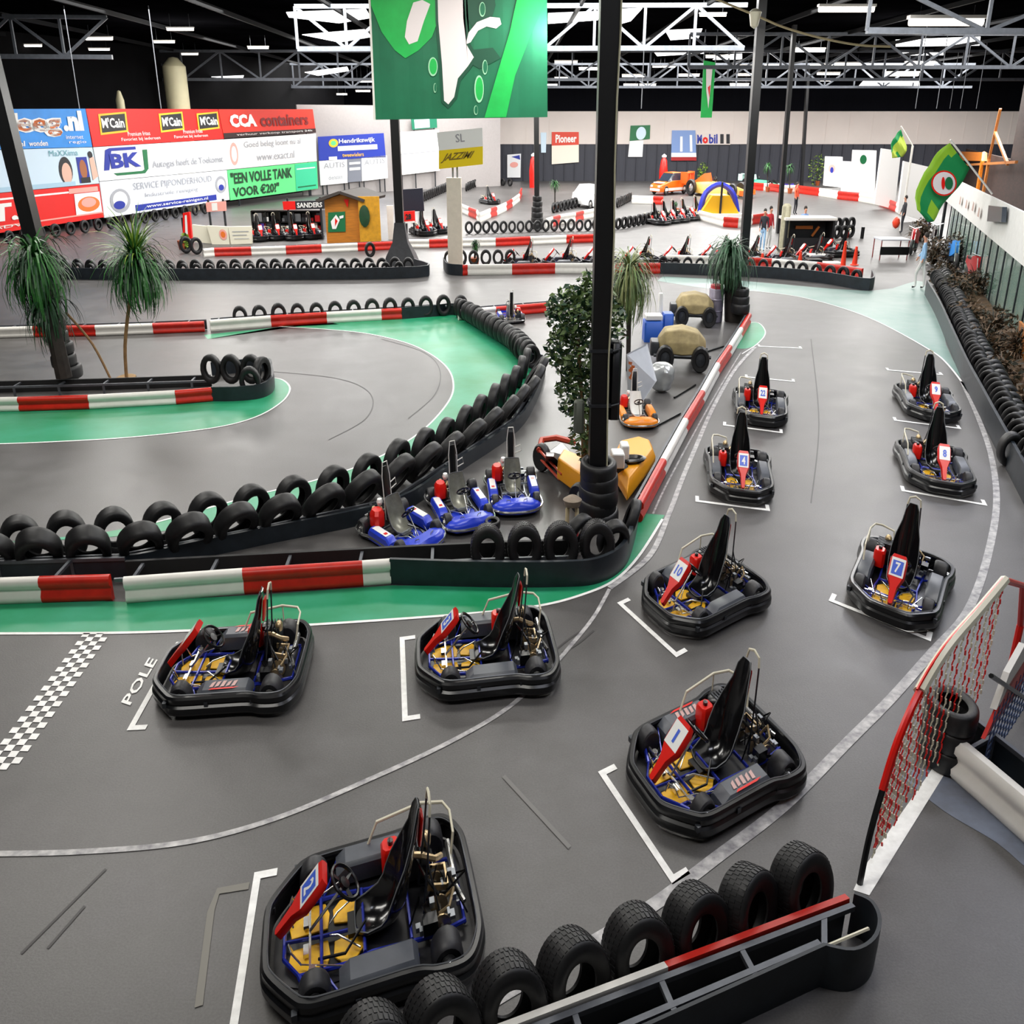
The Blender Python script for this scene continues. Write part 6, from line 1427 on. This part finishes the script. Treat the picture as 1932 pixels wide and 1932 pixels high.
    mb = MB(); pts = [yq(1018, 850, .35), yq(1022, 830, .42), yq(1050, 826, .45), yq(1085, 835, .42)]; mb.tube(pts, .05, 6); mb.tube([yq(1018, 850, .35), yq(1060, 895, .30)], .02); mb.tube([yq(1016, 862, .2), yq(1056, 905, .18)], .02); s = mb.build('rear_hoop', mat('orange red tube', '#b8402a', .4), root)
    s = hull('platform', [(1020, 880), (1075, 930), (1110, 905), (1060, 850)], .16, BLACK, 1.0, .08)
    mb = MB(); mb.loft([[yq(1042, 868, .15)+Vector((dx, dy, 0)) for dx, dy in ((-.12, -.15), (.14, -.2), (.18, .25), (-.1, .3))], [yq(1036, 858, .55)+Vector((dx, dy, 0)) for dx, dy in ((-.04, -.06), (.06, -.08), (.08, .1), (-.04, .12))]]); mb.build('seat', BLACK, root)
    for (x, y) in ((1022, 888), (1092, 968), (1170, 925)):
        p = yq(x, y, 0); M = Matrix.Translation(p) @ KM @ Matrix.Rotation(R(-40), 4, 'Z'); wheel(root, M, 0, .001, .22, .18)
    # orange and white kart right of the column
    r = kart(None, heading(1180, 745, 1215, 812), 'orange and white vintage kart right of the column, nose to the viewer', scheme='blue', detail=1, s=.78, loc=at(1200, 790), pod_sticker=False, name='vintage_kart')
    for ch in r.children:
        for i_, m_ in enumerate(ch.data.materials):
            if m_ is BLUE: ch.data.materials[i_] = mat('kart orange', '#f08a14', .35)
            elif m_ is SILVER: ch.data.materials[i_] = WHITE
    # leaning white sheet, silver sack
    b = at(1208, 752); root = empty('leaning_sheet', b, 'grey white sheet with orange print leaning beside the column', 'sheet')
    mb = MB(); mb.slab([yq_-b for yq_ in (at(1183, 735, .02), at(1212, 758, .02), at(1236, 728, .45), at(1220, 695, .85), at(1182, 710, .85))][:4], .05) if False else None
    pts = [at(1184, 742, .02)-b, at(1212, 756, .02)-b, at(1236, 720, .35)-b, at(1218, 650, .95)-b, at(1182, 668, .95)-b]
    bm_ = MB(); n_ = (pts[1]-pts[0]).cross(pts[4]-pts[0]).normalized()*.04; bm_.add(pts+[p-n_ for p in pts], [(0, 1, 2, 3, 4), (9, 8, 7, 6, 5)]+[(i, (i+1) % 5, (i+1) % 5+5, i+5) for i in range(5)]); bm_.build('sheet', mat('grey white sheet', '#c9ced6', .4, noise=.05), root, smooth=False)
    mb = MB(); c0 = (pts[0]*.5+pts[4]*.5); nn = -n_.normalized() if n_.y > 0 else n_.normalized()
    for k_ in range(7):
        u = (pts[1]-pts[0]).normalized(); v = (pts[4]-pts[0]).normalized(); o_ = pts[0]+u*(.06+.05*(k_ % 3))+v*(.45+.07*k_)+Vector((0, -.03, .02)); mb.add([o_, o_+u*.12, o_+u*.15+v*.10, o_+v*.07], [(0, 1, 2, 3)])
    mb.build('orange_print', mat('orange print', '#d2703a', .5), root, smooth=False)
    def blob(name, px, rx, ry, rz, m, label, cat, seed=1, n=16, amp=.30):
        b = at(*px); root = empty(name, b, label, cat); rnd = random.Random(seed); mb = MB(); rings = []
        for i in range(1, 9):
            a = PI*i/9; rings.append([Vector((rx*math.sin(a)**.7*math.cos(2*PI*k/n)*(1+rnd.uniform(-amp, amp)), ry*math.sin(a)**.7*math.sin(2*PI*k/n)*(1+rnd.uniform(-amp, amp)), rz*(1-math.cos(a))*.5*2)) for k in range(n)])
        mb.loft(rings); o_ = mb.build('body', m, root, angle=70); o_.modifiers.new('sub', 'SUBSURF').levels = 1; o_.modifiers['sub'].render_levels = 1; return root
    blob('sack', (1247, 738), .24, .32, .30, mat('silver sack', '#b9bcbc', .25, .3, noise=.1), 'crumpled silver sack on the floor beside the sheet', 'sack', 3)
    # two covered machines on wheels
    for (x, y, s_, lab) in ((1283, 690, 1.0, 'old kart with beige tank and thick tyres, nearer of two'), (1308, 610, .95, 'old kart with stone-coloured cover, farther of two')):
        b = at(x, y); root = empty('old_kart', b, lab, 'old kart', 'old machines in the yard'); M = KM @ Matrix.Rotation(R(-8), 4, 'Z') @ Matrix.Scale(s_, 4)
        mb = MB(); secs = []
        for xx, w_, z0, z1 in ((-.75, .20, .42, .62), (-.55, .42, .34, .80), (0, .46, .32, .86), (.5, .42, .34, .78), (.75, .2, .4, .6)):
            secs.append([Vector((xx, yy*w_, zz)) for yy, zz in ((-1, z0), (1, z0), (1.05, (z0+z1)/2), (.7, z1), (-.7, z1), (-1.05, (z0+z1)/2))])
        mb.loft(secs); mb.build('cover', mat('beige canvas', '#a8976c', .7, noise=.25, nscale=5), root, M, bevel=.03)
        mb = MB(); mb.tube([(-.9, -.4, .3), (.9, -.4, .3)], .04); mb.tube([(-.9, .4, .3), (.9, .4, .3)], .04); mb.box((0, 0, .3), (1.2, .7, .14)); mb.rbox((-.85, 0, .4), (.3, .5, .3), .04); mb.build('frame', DSTEEL, root, M)
        for xx, yy in ((-.55, .55), (-.55, -.55), (.55, .55), (.55, -.55)): wheel(root, M, xx, yy, .28, .2, DSTEEL)
    b = at(1238, 642); root = empty('blue_box_pile', b, 'blue crates stacked between the plants and the old karts', 'crate')
    mb = MB(); mb.rbox((-.1, 0, .25), (.45, .5, .5), .03); mb.rbox((.28, .2, .32), (.25, .4, .64), .03); mb.build('blue_crates', mat('blue crate', '#2157b8', .4), root)
    mb = MB(); mb.box((-.1, 0, .58), (.4, .4, .12)); mb.box((.1, .3, .85), (.1, .1, .5)); mb.build('white_parts', WHITE, root, bevel=.02)
    b = at(1348, 606); root = empty('oil_drum', b, 'grey violet oil drum with red top beside the far palm', 'drum')
    mb = MB(); mb.lathe([(.27, 0), (.29, .02), (.28, .28), (.30, .30), (.28, .32), (.28, .58), (.30, .60), (.28, .62), (.29, .86), (.27, .88)], KM, 20); mb.build('drum', mat('drum grey', '#8f8a9c', .4, .3, noise=.15), root)
    mb = MB(); mb.lathe([(.25, .88), (.25, .96), (.1, .98), (0, .97)], KM, 16); mb.build('lid', mat('drum red', '#b8404a', .5), root)
    for (a_, c_, lab) in (((1272, 752), (1312, 728), 'thin black rod lying on the yard floor, nearer the sack'), ((1240, 805), (1283, 782), 'thin black rod lying beside the orange kart'), ((1325, 668), (1365, 655), 'thin black rod lying by the nearer old kart')):
        A_, C_ = at(*a_), at(*c_); b = A_.copy(); o_ = MB(); o_.tube([(0, 0, .02), C_-A_+Vector((0, 0, .02))], .02, 6); o_ = o_.build('rod', BLACK, None, loc=b); tag(o_, lab, 'rod', 'rods on the yard floor')
    # small cream and red canister stand left of the column foot
    b = at(1078, 1022); root = empty('canister_stand', b, 'cream and red canister stand at the left foot of the column', 'stand')
    mb = MB(); mb.tube([(-.06, 0, 0), (-.06, 0, .45), (-.03, 0, .52), (.03, 0, .52), (.06, 0, .45), (.06, 0, 0)], .025, 8); mb.build('frame', mat('cream paint', '#d8c7a0', .5), root)
    mb = MB(); mb.lathe([(.09, 0), (.09, .14), (.03, .17), (0, .17)], None, 12); mb.build('foot', mat('red foot', '#b3202a', .5), root)
    mb = MB(); mb.lathe([(.0, .48), (.1, .5), (.12, .58), (.05, .63), (0, .64)], None, 12); mb.build('top', mat('brown grey top', '#8d7f70', .7, noise=.3), root)

# ================================================================ RIGHT SIDE: GLASS FENCE, PARAPET, FLAGS
    A_, B_ = at(1752, 548), at(1905, 872); dv = (B_-A_).normalized(); nv = Vector((-dv.y, dv.x, 0)); nv = nv if nv.x > 0 else -nv
    RF = Wall(A_+nv*1.5-dv*12, B_+nv*1.5); Lr = (B_-A_).length+12+4
    root = empty('glass_fence', RF.A.copy(), 'tall fence of green-tinted glass between dark posts behind the shrubs', 'fence'); o = root.location.copy()
    zb = RF.hit(1860, 440).z; 
    gl = mat('green tinted glass', '#7fa492', .1, alpha=.55)
    mb = MB(); mb.slab([RF.pt(0, .02)-o, RF.pt(Lr+2, .02)-o, RF.pt(Lr+2, zb)-o, RF.pt(0, zb)-o], .02); mb.build('glass', gl, root, smooth=False)
    for i in range(26):
        u = i*(Lr+2)/25; mb = MB(); mb.beam(RF.pt(u, 0, .04)-o, RF.pt(u, zb, .04)-o, .035, .035); mb.build('post', DSTEEL, root, smooth=False)
    q = [(1787, 377), (1965, 522), (1965, 412), (1815, 342)]; P = [RF.hit(*p)+RF.n*.12 for p in q]
    root = empty('parapet_panel', Vector((P[0].x, P[0].y, 0)), 'long white parapet panel above the glass fence on the right', 'panel'); o = root.location.copy()
    mb = MB(); mb.slab([p-o for p in P], .08); mb.build('panel', mat('parapet white', '#dcdcd8', .6, noise=.05), root, smooth=False)
    mb = MB()
    for (x, y) in ((1820, 385), (1832, 392), (1845, 397), (1856, 408)): c = RF.hit(x, y)+RF.n*.2-o; mb.add([c, c+RF.u*.5, c+RF.u*.45+Vector((0, 0, .25)), c+RF.u*.1+Vector((0, 0, .3))], [(0, 1, 2, 3)])
    mb.build('faint_print', mat('faint print', '#b49a90', .6), root, smooth=False)
    mb = MB(); mb.beam((P[0]-o)+Vector((.1, 0, 0)), Vector((P[0].x-o.x+.1, P[0].y-o.y, -.0)), .1, .1); mb.beam(P[1]-o-RF.n*.2, Vector((P[1].x-o.x, P[1].y-o.y, 0))-RF.n*.2, .1, .1); mb.build('support', DSTEEL, root, smooth=False)
    P = [RF.hit(*p)+RF.n*.3 for p in ((1883, 418), (1912, 420), (1914, 391), (1886, 388))]; root = empty('dark_screen', P[0].copy(), 'small dark square screen fixed to the white parapet', 'screen'); mb = MB(); mb.slab([p-P[0] for p in P], .12); mb.build('casing', mat('screen dark', '#232a30', .3), root, smooth=False)
    mb = MB(); pb = [A_+nv*.45-dv*3, B_+nv*.45+dv*3, B_+nv*1.45+dv*3, A_+nv*1.45-dv*3]
    mb.prism([(v.x, v.y) for v in pb], .0, .12); bed = mb.build('planting_bed', mat('dry earth and leaf litter', '#3b2c1f', .9, nscale=5, col2='#6e5436', bump=.6), None); tag(bed, 'strip of dry earth and leaf litter between the right tyre wall and glass fence', 'planting bed')
    for i_ in range(3):
        c_ = A_+dv*(9+2.6*i_)+nv*1.2; rt = empty('timber_board', c_, 'orange brown timber board standing in the planting bed, %s from the far end' % ORD[i_], 'board', 'timber boards in the bed'); mb = MB(); mb.slab([Vector((0, 0, .1)), dv*1.3+Vector((0, 0, .1)), dv*1.3+Vector((0, 0, .75)), Vector((0, 0, .75))], .05); mb.build('board', mat('orange timber', '#a8672c', .6, noise=.2), rt, smooth=False)
    # brown terrace wall and timber frame
    TW = Wall(A_+nv*7-dv*30, B_+nv*7); o = TW.A.copy(); Lt = (B_-A_).length+34
    mb = MB(); mb.slab([TW.pt(-34, 0), TW.pt(Lt, 0), TW.pt(Lt, 2.7), TW.pt(-34, 2.7)], .2); mb.slab([TW.pt(-8, 2.7), TW.pt(Lt, 2.7), TW.pt(Lt, ROOF-.01), TW.pt(-8, ROOF-.01)], .2); tag(mb.build('wall_terrace', mat('brown terrace boards', '#2f1c15', .8, noise=.4, nscale=1.2, stretch=(1, 1, 6)), smooth=False), kind='structure')
    root = empty('timber_a_frame', Vector((TW.hit(1870, 300).x, TW.hit(1870, 300).y, 0)), 'orange timber A-frame on the terrace at the upper right', 'frame'); o = root.location.copy()
    mb = MB()
    for a_, c_ in (((1900, 205), (1878, 300)), ((1890, 250), (1915, 310)), ((1820, 312), (1932, 306))):
        mb.beam(TW.hit(*a_)+TW.n*.4-o, TW.hit(*c_)+TW.n*.4-o, .16, .16)
    p_ = TW.hit(1878, 300)+TW.n*.4; mb.beam(p_-o, Vector((p_.x, p_.y, 0))-o, .16, .16)
    mb.build('timber', mat('orange timber', '#a8672c', .6, noise=.2), root, smooth=False)
    p_ = TW.hit(1876, 296)+TW.n*.7; root = empty('terrace_lamp', p_, 'glowing orange lamp on the terrace', 'lamp'); mb = MB(); mb.lathe([(0, -.3), (.10, -.25), (.12, .3), (0, .35)], None, 10); mb.build('lamp_shade', mat('glowing shade', '#ffb070', .5, emit=3), root)
    P = [TW.hit(*p)+TW.n*.5 for p in ((1822, 303), (1868, 304), (1868, 288), (1822, 286))]; root = empty('terrace_counter', Vector((P[0].x, P[0].y, 0)), 'orange brown counter behind the large green flag', 'counter'); o = root.location.copy(); mb = MB(); mb.slab([p-o for p in P], .3); mb.beam(Vector((0, 0, 0)), P[0]-o, .2, .2); mb.beam(Vector((P[1].x-o.x, P[1].y-o.y, 0)), P[1]-o, .2, .2); mb.build('counter_top', mat('orange counter', '#c87018', .5, noise=.2), root, smooth=False)
    # flags
    def flag(pole, cloth, Y, label, emblem=None, m=None):
        b = at_y(pole[1][0], pole[1][1], Y); root = empty('flag', b, label, 'flag', 'green flags at the right'); o = b.copy()
        W_ = Wall((-30, Y), (30, Y)); mb = MB(); mb.tube([at_y(*pole[0], Y)-o, Vector((0, 0, 0))], .03, 6)
        mb.build('pole', WHITEP, root)
        # rippled cloth
        pts = [W_.hit(*p)-o for p in cloth]; n_ = len(pts)//2; mb = MB().use(m[0]); top, bot = pts[:n_], pts[n_:][::-1]; vs = []; cols = 10; rows = 8
        def samp(L_, t): 
            f = t*(len(L_)-1); i = min(int(f), len(L_)-2); return L_[i].lerp(L_[i+1], f-i)
        for i in range(cols+1):
            for j in range(rows+1):
                u, v = i/cols, j/rows; p = samp(top, u).lerp(samp(bot, u), v); p.y += .10*math.sin(u*11+v*2); vs.append(p)
        fs = [(i*(rows+1)+j, (i+1)*(rows+1)+j, (i+1)*(rows+1)+j+1, i*(rows+1)+j+1) for i in range(cols) for j in range(rows)]
        mb.add(vs, fs); mb.mats = [m[0], m[1]]; mb.m = [1 if (j < 2 or i+j < 3 or (j > 4 and i in (6, 7))) else 0 for i in range(cols) for j in range(rows)]
        c_ = mb.build('cloth', None, root); sd = c_.modifiers.new('s', 'SOLIDIFY'); sd.thickness = .01
        if emblem:
            (cx, cy, rx, ry) = emblem; mb = MB()
            for k, (f_, mm) in enumerate(((1, RED), (.88, mat('flag white', '#e8dfe0', .6)))):
                mb.use(mm).add([W_.hit(cx+rx*f_*math.cos(2*PI*t/24), cy+ry*f_*math.sin(2*PI*t/24))-o+Vector((0, -.16-.01*k, 0)) for t in range(24)], [tuple(range(24))])
            for dx, w_, mm in ((.35, .32, DGREEN), (-.1, .14, RED)):
                mb.use(mm).add([W_.hit(cx+rx*(dx+w_*math.cos(2*PI*t/16)), cy+ry*.5*math.sin(2*PI*t/16))-o+Vector((0, -.2, 0)) for t in range(16)], [tuple(range(16))])
            mb.build('emblem', None, root, smooth=False)
        return root
    r = flag(((1793, 264), (1872, 366)), [(1792, 270), (1765, 292), (1742, 325), (1728, 368), (1728, 395), (1752, 420), (1762, 416), (1782, 385), (1812, 345), (1832, 318)], RF.hit(1872, 366).y-.15, 'large rippled green flag with a round white and red emblem', (1777, 345, 24, 24), (mat('flag green', '#118a4a', .6), mat('flag yellow green', '#8fc02a', .6)))
    r = flag(((1700, 238), (1722, 275)), [(1700, 244), (1684, 262), (1680, 285), (1684, 298), (1705, 296), (1712, 276)], 48, 'small yellow green flag above the bright white boards', None, (mat('flag lime', '#b9cf4e', .6), mat('flag green', '#118a4a', .6)))
    p = r.location; mb = MB(); mb.tube([(0, 0, 0), (0, 0, -p.z)], .05, 6); mb.build('stand', WHITEP, r)
# ================================================================ ROOF STEEL AND LIGHTS
GSTEEL = mat('pale painted steel', '#a9b0ba', .45, .2, noise=.15)
FSTEEL = mat('shaded truss steel', '#4a4e55', .6, .2, noise=.2)  # truss steel with the dim roof's shade put into its colour
def truss(Y, x0, x1, zb, zt, n, label, slope=0.0, m=None):
    root = empty('roof_truss', Vector(((x0+x1)/2, Y, zb)), label, 'truss', 'steel roof trusses'); o = root.location
    def P(t, z): return Vector((x0+(x1-x0)*t, Y+slope*(x0+(x1-x0)*t), z))-o
    mb = MB(); mb.beam(P(0, zb), P(1, zb), .20, .16); mb.build('bottom_chord', m or GSTEEL, root, smooth=False)
    mb = MB(); mb.beam(P(0, zt), P(1, zt), .14, .14); mb.build('top_chord', m or GSTEEL, root, smooth=False)
    mb = MB()
    for i in range(n):
        a, b = i/n, (i+1)/n; mb.beam(P(a, zb), P(a, zt), .09, .09)
        if i % 2: mb.beam(P(a, zb), P(b, zt), .10, .10)
        else: mb.beam(P(a, zt), P(b, zb), .10, .10)
    mb.build('web_members', m or GSTEEL, root, smooth=False)
    return root
if not globals().get('SKIP_ROOF'):
    GX = [at_y(x, 100, 37).x for x in (1040, 1360)]
    truss(30, at_y(1650, 50, 30).x, 31, 7.35, 8.7, 6, 'nearest roof truss at the upper right', .06)
    truss(38, at_y(560, 100, 38).x, at_y(1400, 100, 38).x, 7.35, 8.7, 9, 'roof truss running behind the big green banner', -.03)
    truss(50, at_y(1300, 100, 50).x, 32, 7.3, 8.7, 11, 'roof truss in the middle distance on the right', m=FSTEEL)
    truss(44, -30, at_y(250, 150, 44).x, 7.3, 8.7, 8, 'roof truss above the blue poster on the left', .12, m=FSTEEL)
    truss(62, -26, 33, 7.2, 8.7, 26, 'long roof truss in the distance', m=FSTEEL); truss(76, -22, 33, 7.2, 8.7, 26, 'farthest long roof truss', m=FSTEEL)
    # purlins running away
    mb = MB()
    for i in range(13):
        x = -24+i*4.4; p = MB(); p.beam((x, 8, ROOF-.14), (x, 88, ROOF-.14), .10, .16); o_ = p.build('purlin', mat('dark purlin', '#0e0f11', .8, spec=.1), None, smooth=False); tag(o_, 'dark roof purlin running away under the ceiling, %s from the left' % ORD[i], 'roof beam', 'dark roof purlins')
    # roof lights: bright translucent sheets
    GLOW = mat('daylit roof sheet', '#ffffff', .5, emit=2.6); k_ = 0
    RL = [[(540, 24), (690, 18), (700, 34), (640, 44), (545, 33)], [(570, 66), (690, 56), (700, 70), (640, 80)], [(1034, 26), (1135, 22), (1128, 38), (1034, 45)], [(1172, 18), (1212, 16), (1190, 40), (1172, 45)], [(575, 137), (655, 127), (658, 134), (600, 143)],
          [(1232, 96), (1330, 90), (1330, 101), (1240, 106)], [(1255, 58), (1325, 55), (1318, 72), (1265, 76)], [(-20, 104), (60, 108), (55, 118), (-20, 120)], [(-20, 128), (45, 124), (30, 140), (-20, 144)], [(1690, 76), (1850, 70), (1848, 86), (1690, 88)], [(1630, 152), (1735, 150), (1735, 163), (1620, 163)], [(1360, 104), (1400, 102), (1400, 112), (1345, 113)], [(340, 148), (460, 143), (455, 156), (345, 160)], [(1700, 96), (1780, 95), (1780, 104), (1700, 105)], [(1735, 118), (1770, 116), (1770, 126), (1700, 128)]]
    for i, q in enumerate(RL):
        zz = ROOF-.03
        pts = [at(x, y, zz) for x, y in q]
        if max(p.y for p in pts) > 86:
            zz = 7.5+.0*i; pts = [at(x, y, zz) for x, y in q]
        if max(p.y for p in pts) > 88: pts = [at_y(x, y, 87-.05*i) for x, y in q]
        c = sum(pts, Vector())/len(pts); mb = MB(); n = len(pts)
        vs = [p-c for p in pts]; mb.add(vs+[v+Vector((0, 0.02, .03)) for v in vs], [tuple(range(n)), tuple(range(2*n-1, n-1, -1))]+[(a, (a+1) % n, (a+1) % n+n, a+n) for a in range(n)])
        o_ = mb.build('roof_light', GLOW, None, loc=c, smooth=False); tag(o_, 'bright translucent roof light sheet, %s listed from the banner outward' % ORD[i], 'roof light', 'translucent roof lights')
    TUBE = mat('lit lamp tube', '#fff6ea', .5, emit=5.0); HOUS = mat('lamp housing', '#d6d2cc', .5)
    FX = [(57, 86, 22), (187, 73, 26), (187, 93, 20), (340, 55, 26), (310, 79, 20), (358, 102, 16), (240, 114, 15), (137, 125, 14), (487, 90, 20), (232, 150, 22), (150, 172, 18), (170, 182, 10), (60, 98, 28), (15, 176, 14), (536, 145, 12), (518, 165, 13), (612, 150, 14), (690, 154, 12), (685, 172, 14), (645, 178, 10),  # one, just below the first listed, is a reflection built as a lamp
          (1068, 117, 22), (1112, 130, 20), (1060, 147, 14), (1042, 160, 10), (1262, 126, 12), (1240, 126, 9), (1195, 143, 22), (1190, 160, 14), (1222, 160, 16), (1300, 142, 20), (1355, 107, 24), (1398, 125, 20), (1410, 141, 18), (1395, 160, 18), (1456, 123, 14), (1597, 17, 54), (1785, 41, 72), (1527, 95, 30), (1540, 122, 12), (1562, 122, 9), (1600, 121, 26), (1563, 139, 22), (1557, 152, 10), (1735, 120, 28), (1700, 140, 34), (1345, 28, 26), (440, 172, 10), (465, 152, 14), (460, 166, 9)]
    FX.sort()
    for i, (x, y, hl) in enumerate(FX):
        z = 8.35; p = at(x, y, z)
        if p.y > 84: p = at_y(x, y, 80+(i % 5)*1.0)
        w_ = (at_y(x+hl, y, p.y)-at_y(x-hl, y, p.y)).x; root = empty('tube_light', p, 'lit tube lamp under the dark roof, %s from the left' % ORD[i], 'ceiling light', 'tube lamps under the roof')
        t = max(.05, w_*.05); up = max(.04, ROOF-p.z)
        mb = MB(); mb.box((0, 0, t*1.1), (w_, t*2.6, t*.8)); mb.build('housing', HOUS, root, smooth=False); mb = MB(); mb.beam((w_*.35, 0, t), (w_*.35, 0, up), .012, .012); mb.beam((-w_*.35, 0, t), (-w_*.35, 0, up), .012, .012); mb.build('hanger', DSTEEL, root, smooth=False)
        mb = MB(); mb.tube([(-w_*.48, 0, 0), (w_*.48, 0, 0)], t, 8); mb.build('tube', TUBE, root)
    # sagging rope of lights and hanging cables
    o_ = MB(); pts = [at_y(x, y, 34) for x, y in ((1330, -10), (1423, 28), (1480, 52), (1550, 72), (1620, 85), (1680, 88))]; c = pts[0].copy(); o_.tube([p-c for p in catmull(pts, 6)], .035, 5); tag(o_.build('light_rope', mat('pale rope', '#a89a78', .5), None, loc=c), 'pale rope sagging across the upper right under the roof', 'rope')
    p = at_y(1424, 36, 34); root = empty('rope_clamp', p, 'small cream lamp hanging where the pale rope starts', 'lamp'); mb = MB(); mb.lathe([(0, -.28), (.12, -.2), (.2, .2), (.1, .28), (0, .3)], None, 10); mb.build('shade', CREAM, root)
    for i, (x, yb, yt) in enumerate(((128, 0, 200), (282, 0, 200), (1218, 222, 150), (1735, 205, 120), (1775, 205, 95), (1850, 230, 110), (1820, 210, 90), (1800, 200, 95))):
        Y = 36+4*i if i > 1 else 40; a, b = at_y(x, 205, Y), at_y(x, 60, Y); a = at_y(x+ (22 if i < 2 else -8), 205, Y)
        b = Vector((a.x, Y, ROOF)); o_ = MB(); o_.tube([(0, 0, 0), b-a], .018, 4); o_ = o_.build('hanging_cable', mat('grey cable', '#777a80', .5), None, loc=a); tag(o_, 'thin cable hanging from the dark roof, %s from the left' % ORD[i], 'cable', 'thin roof cables')
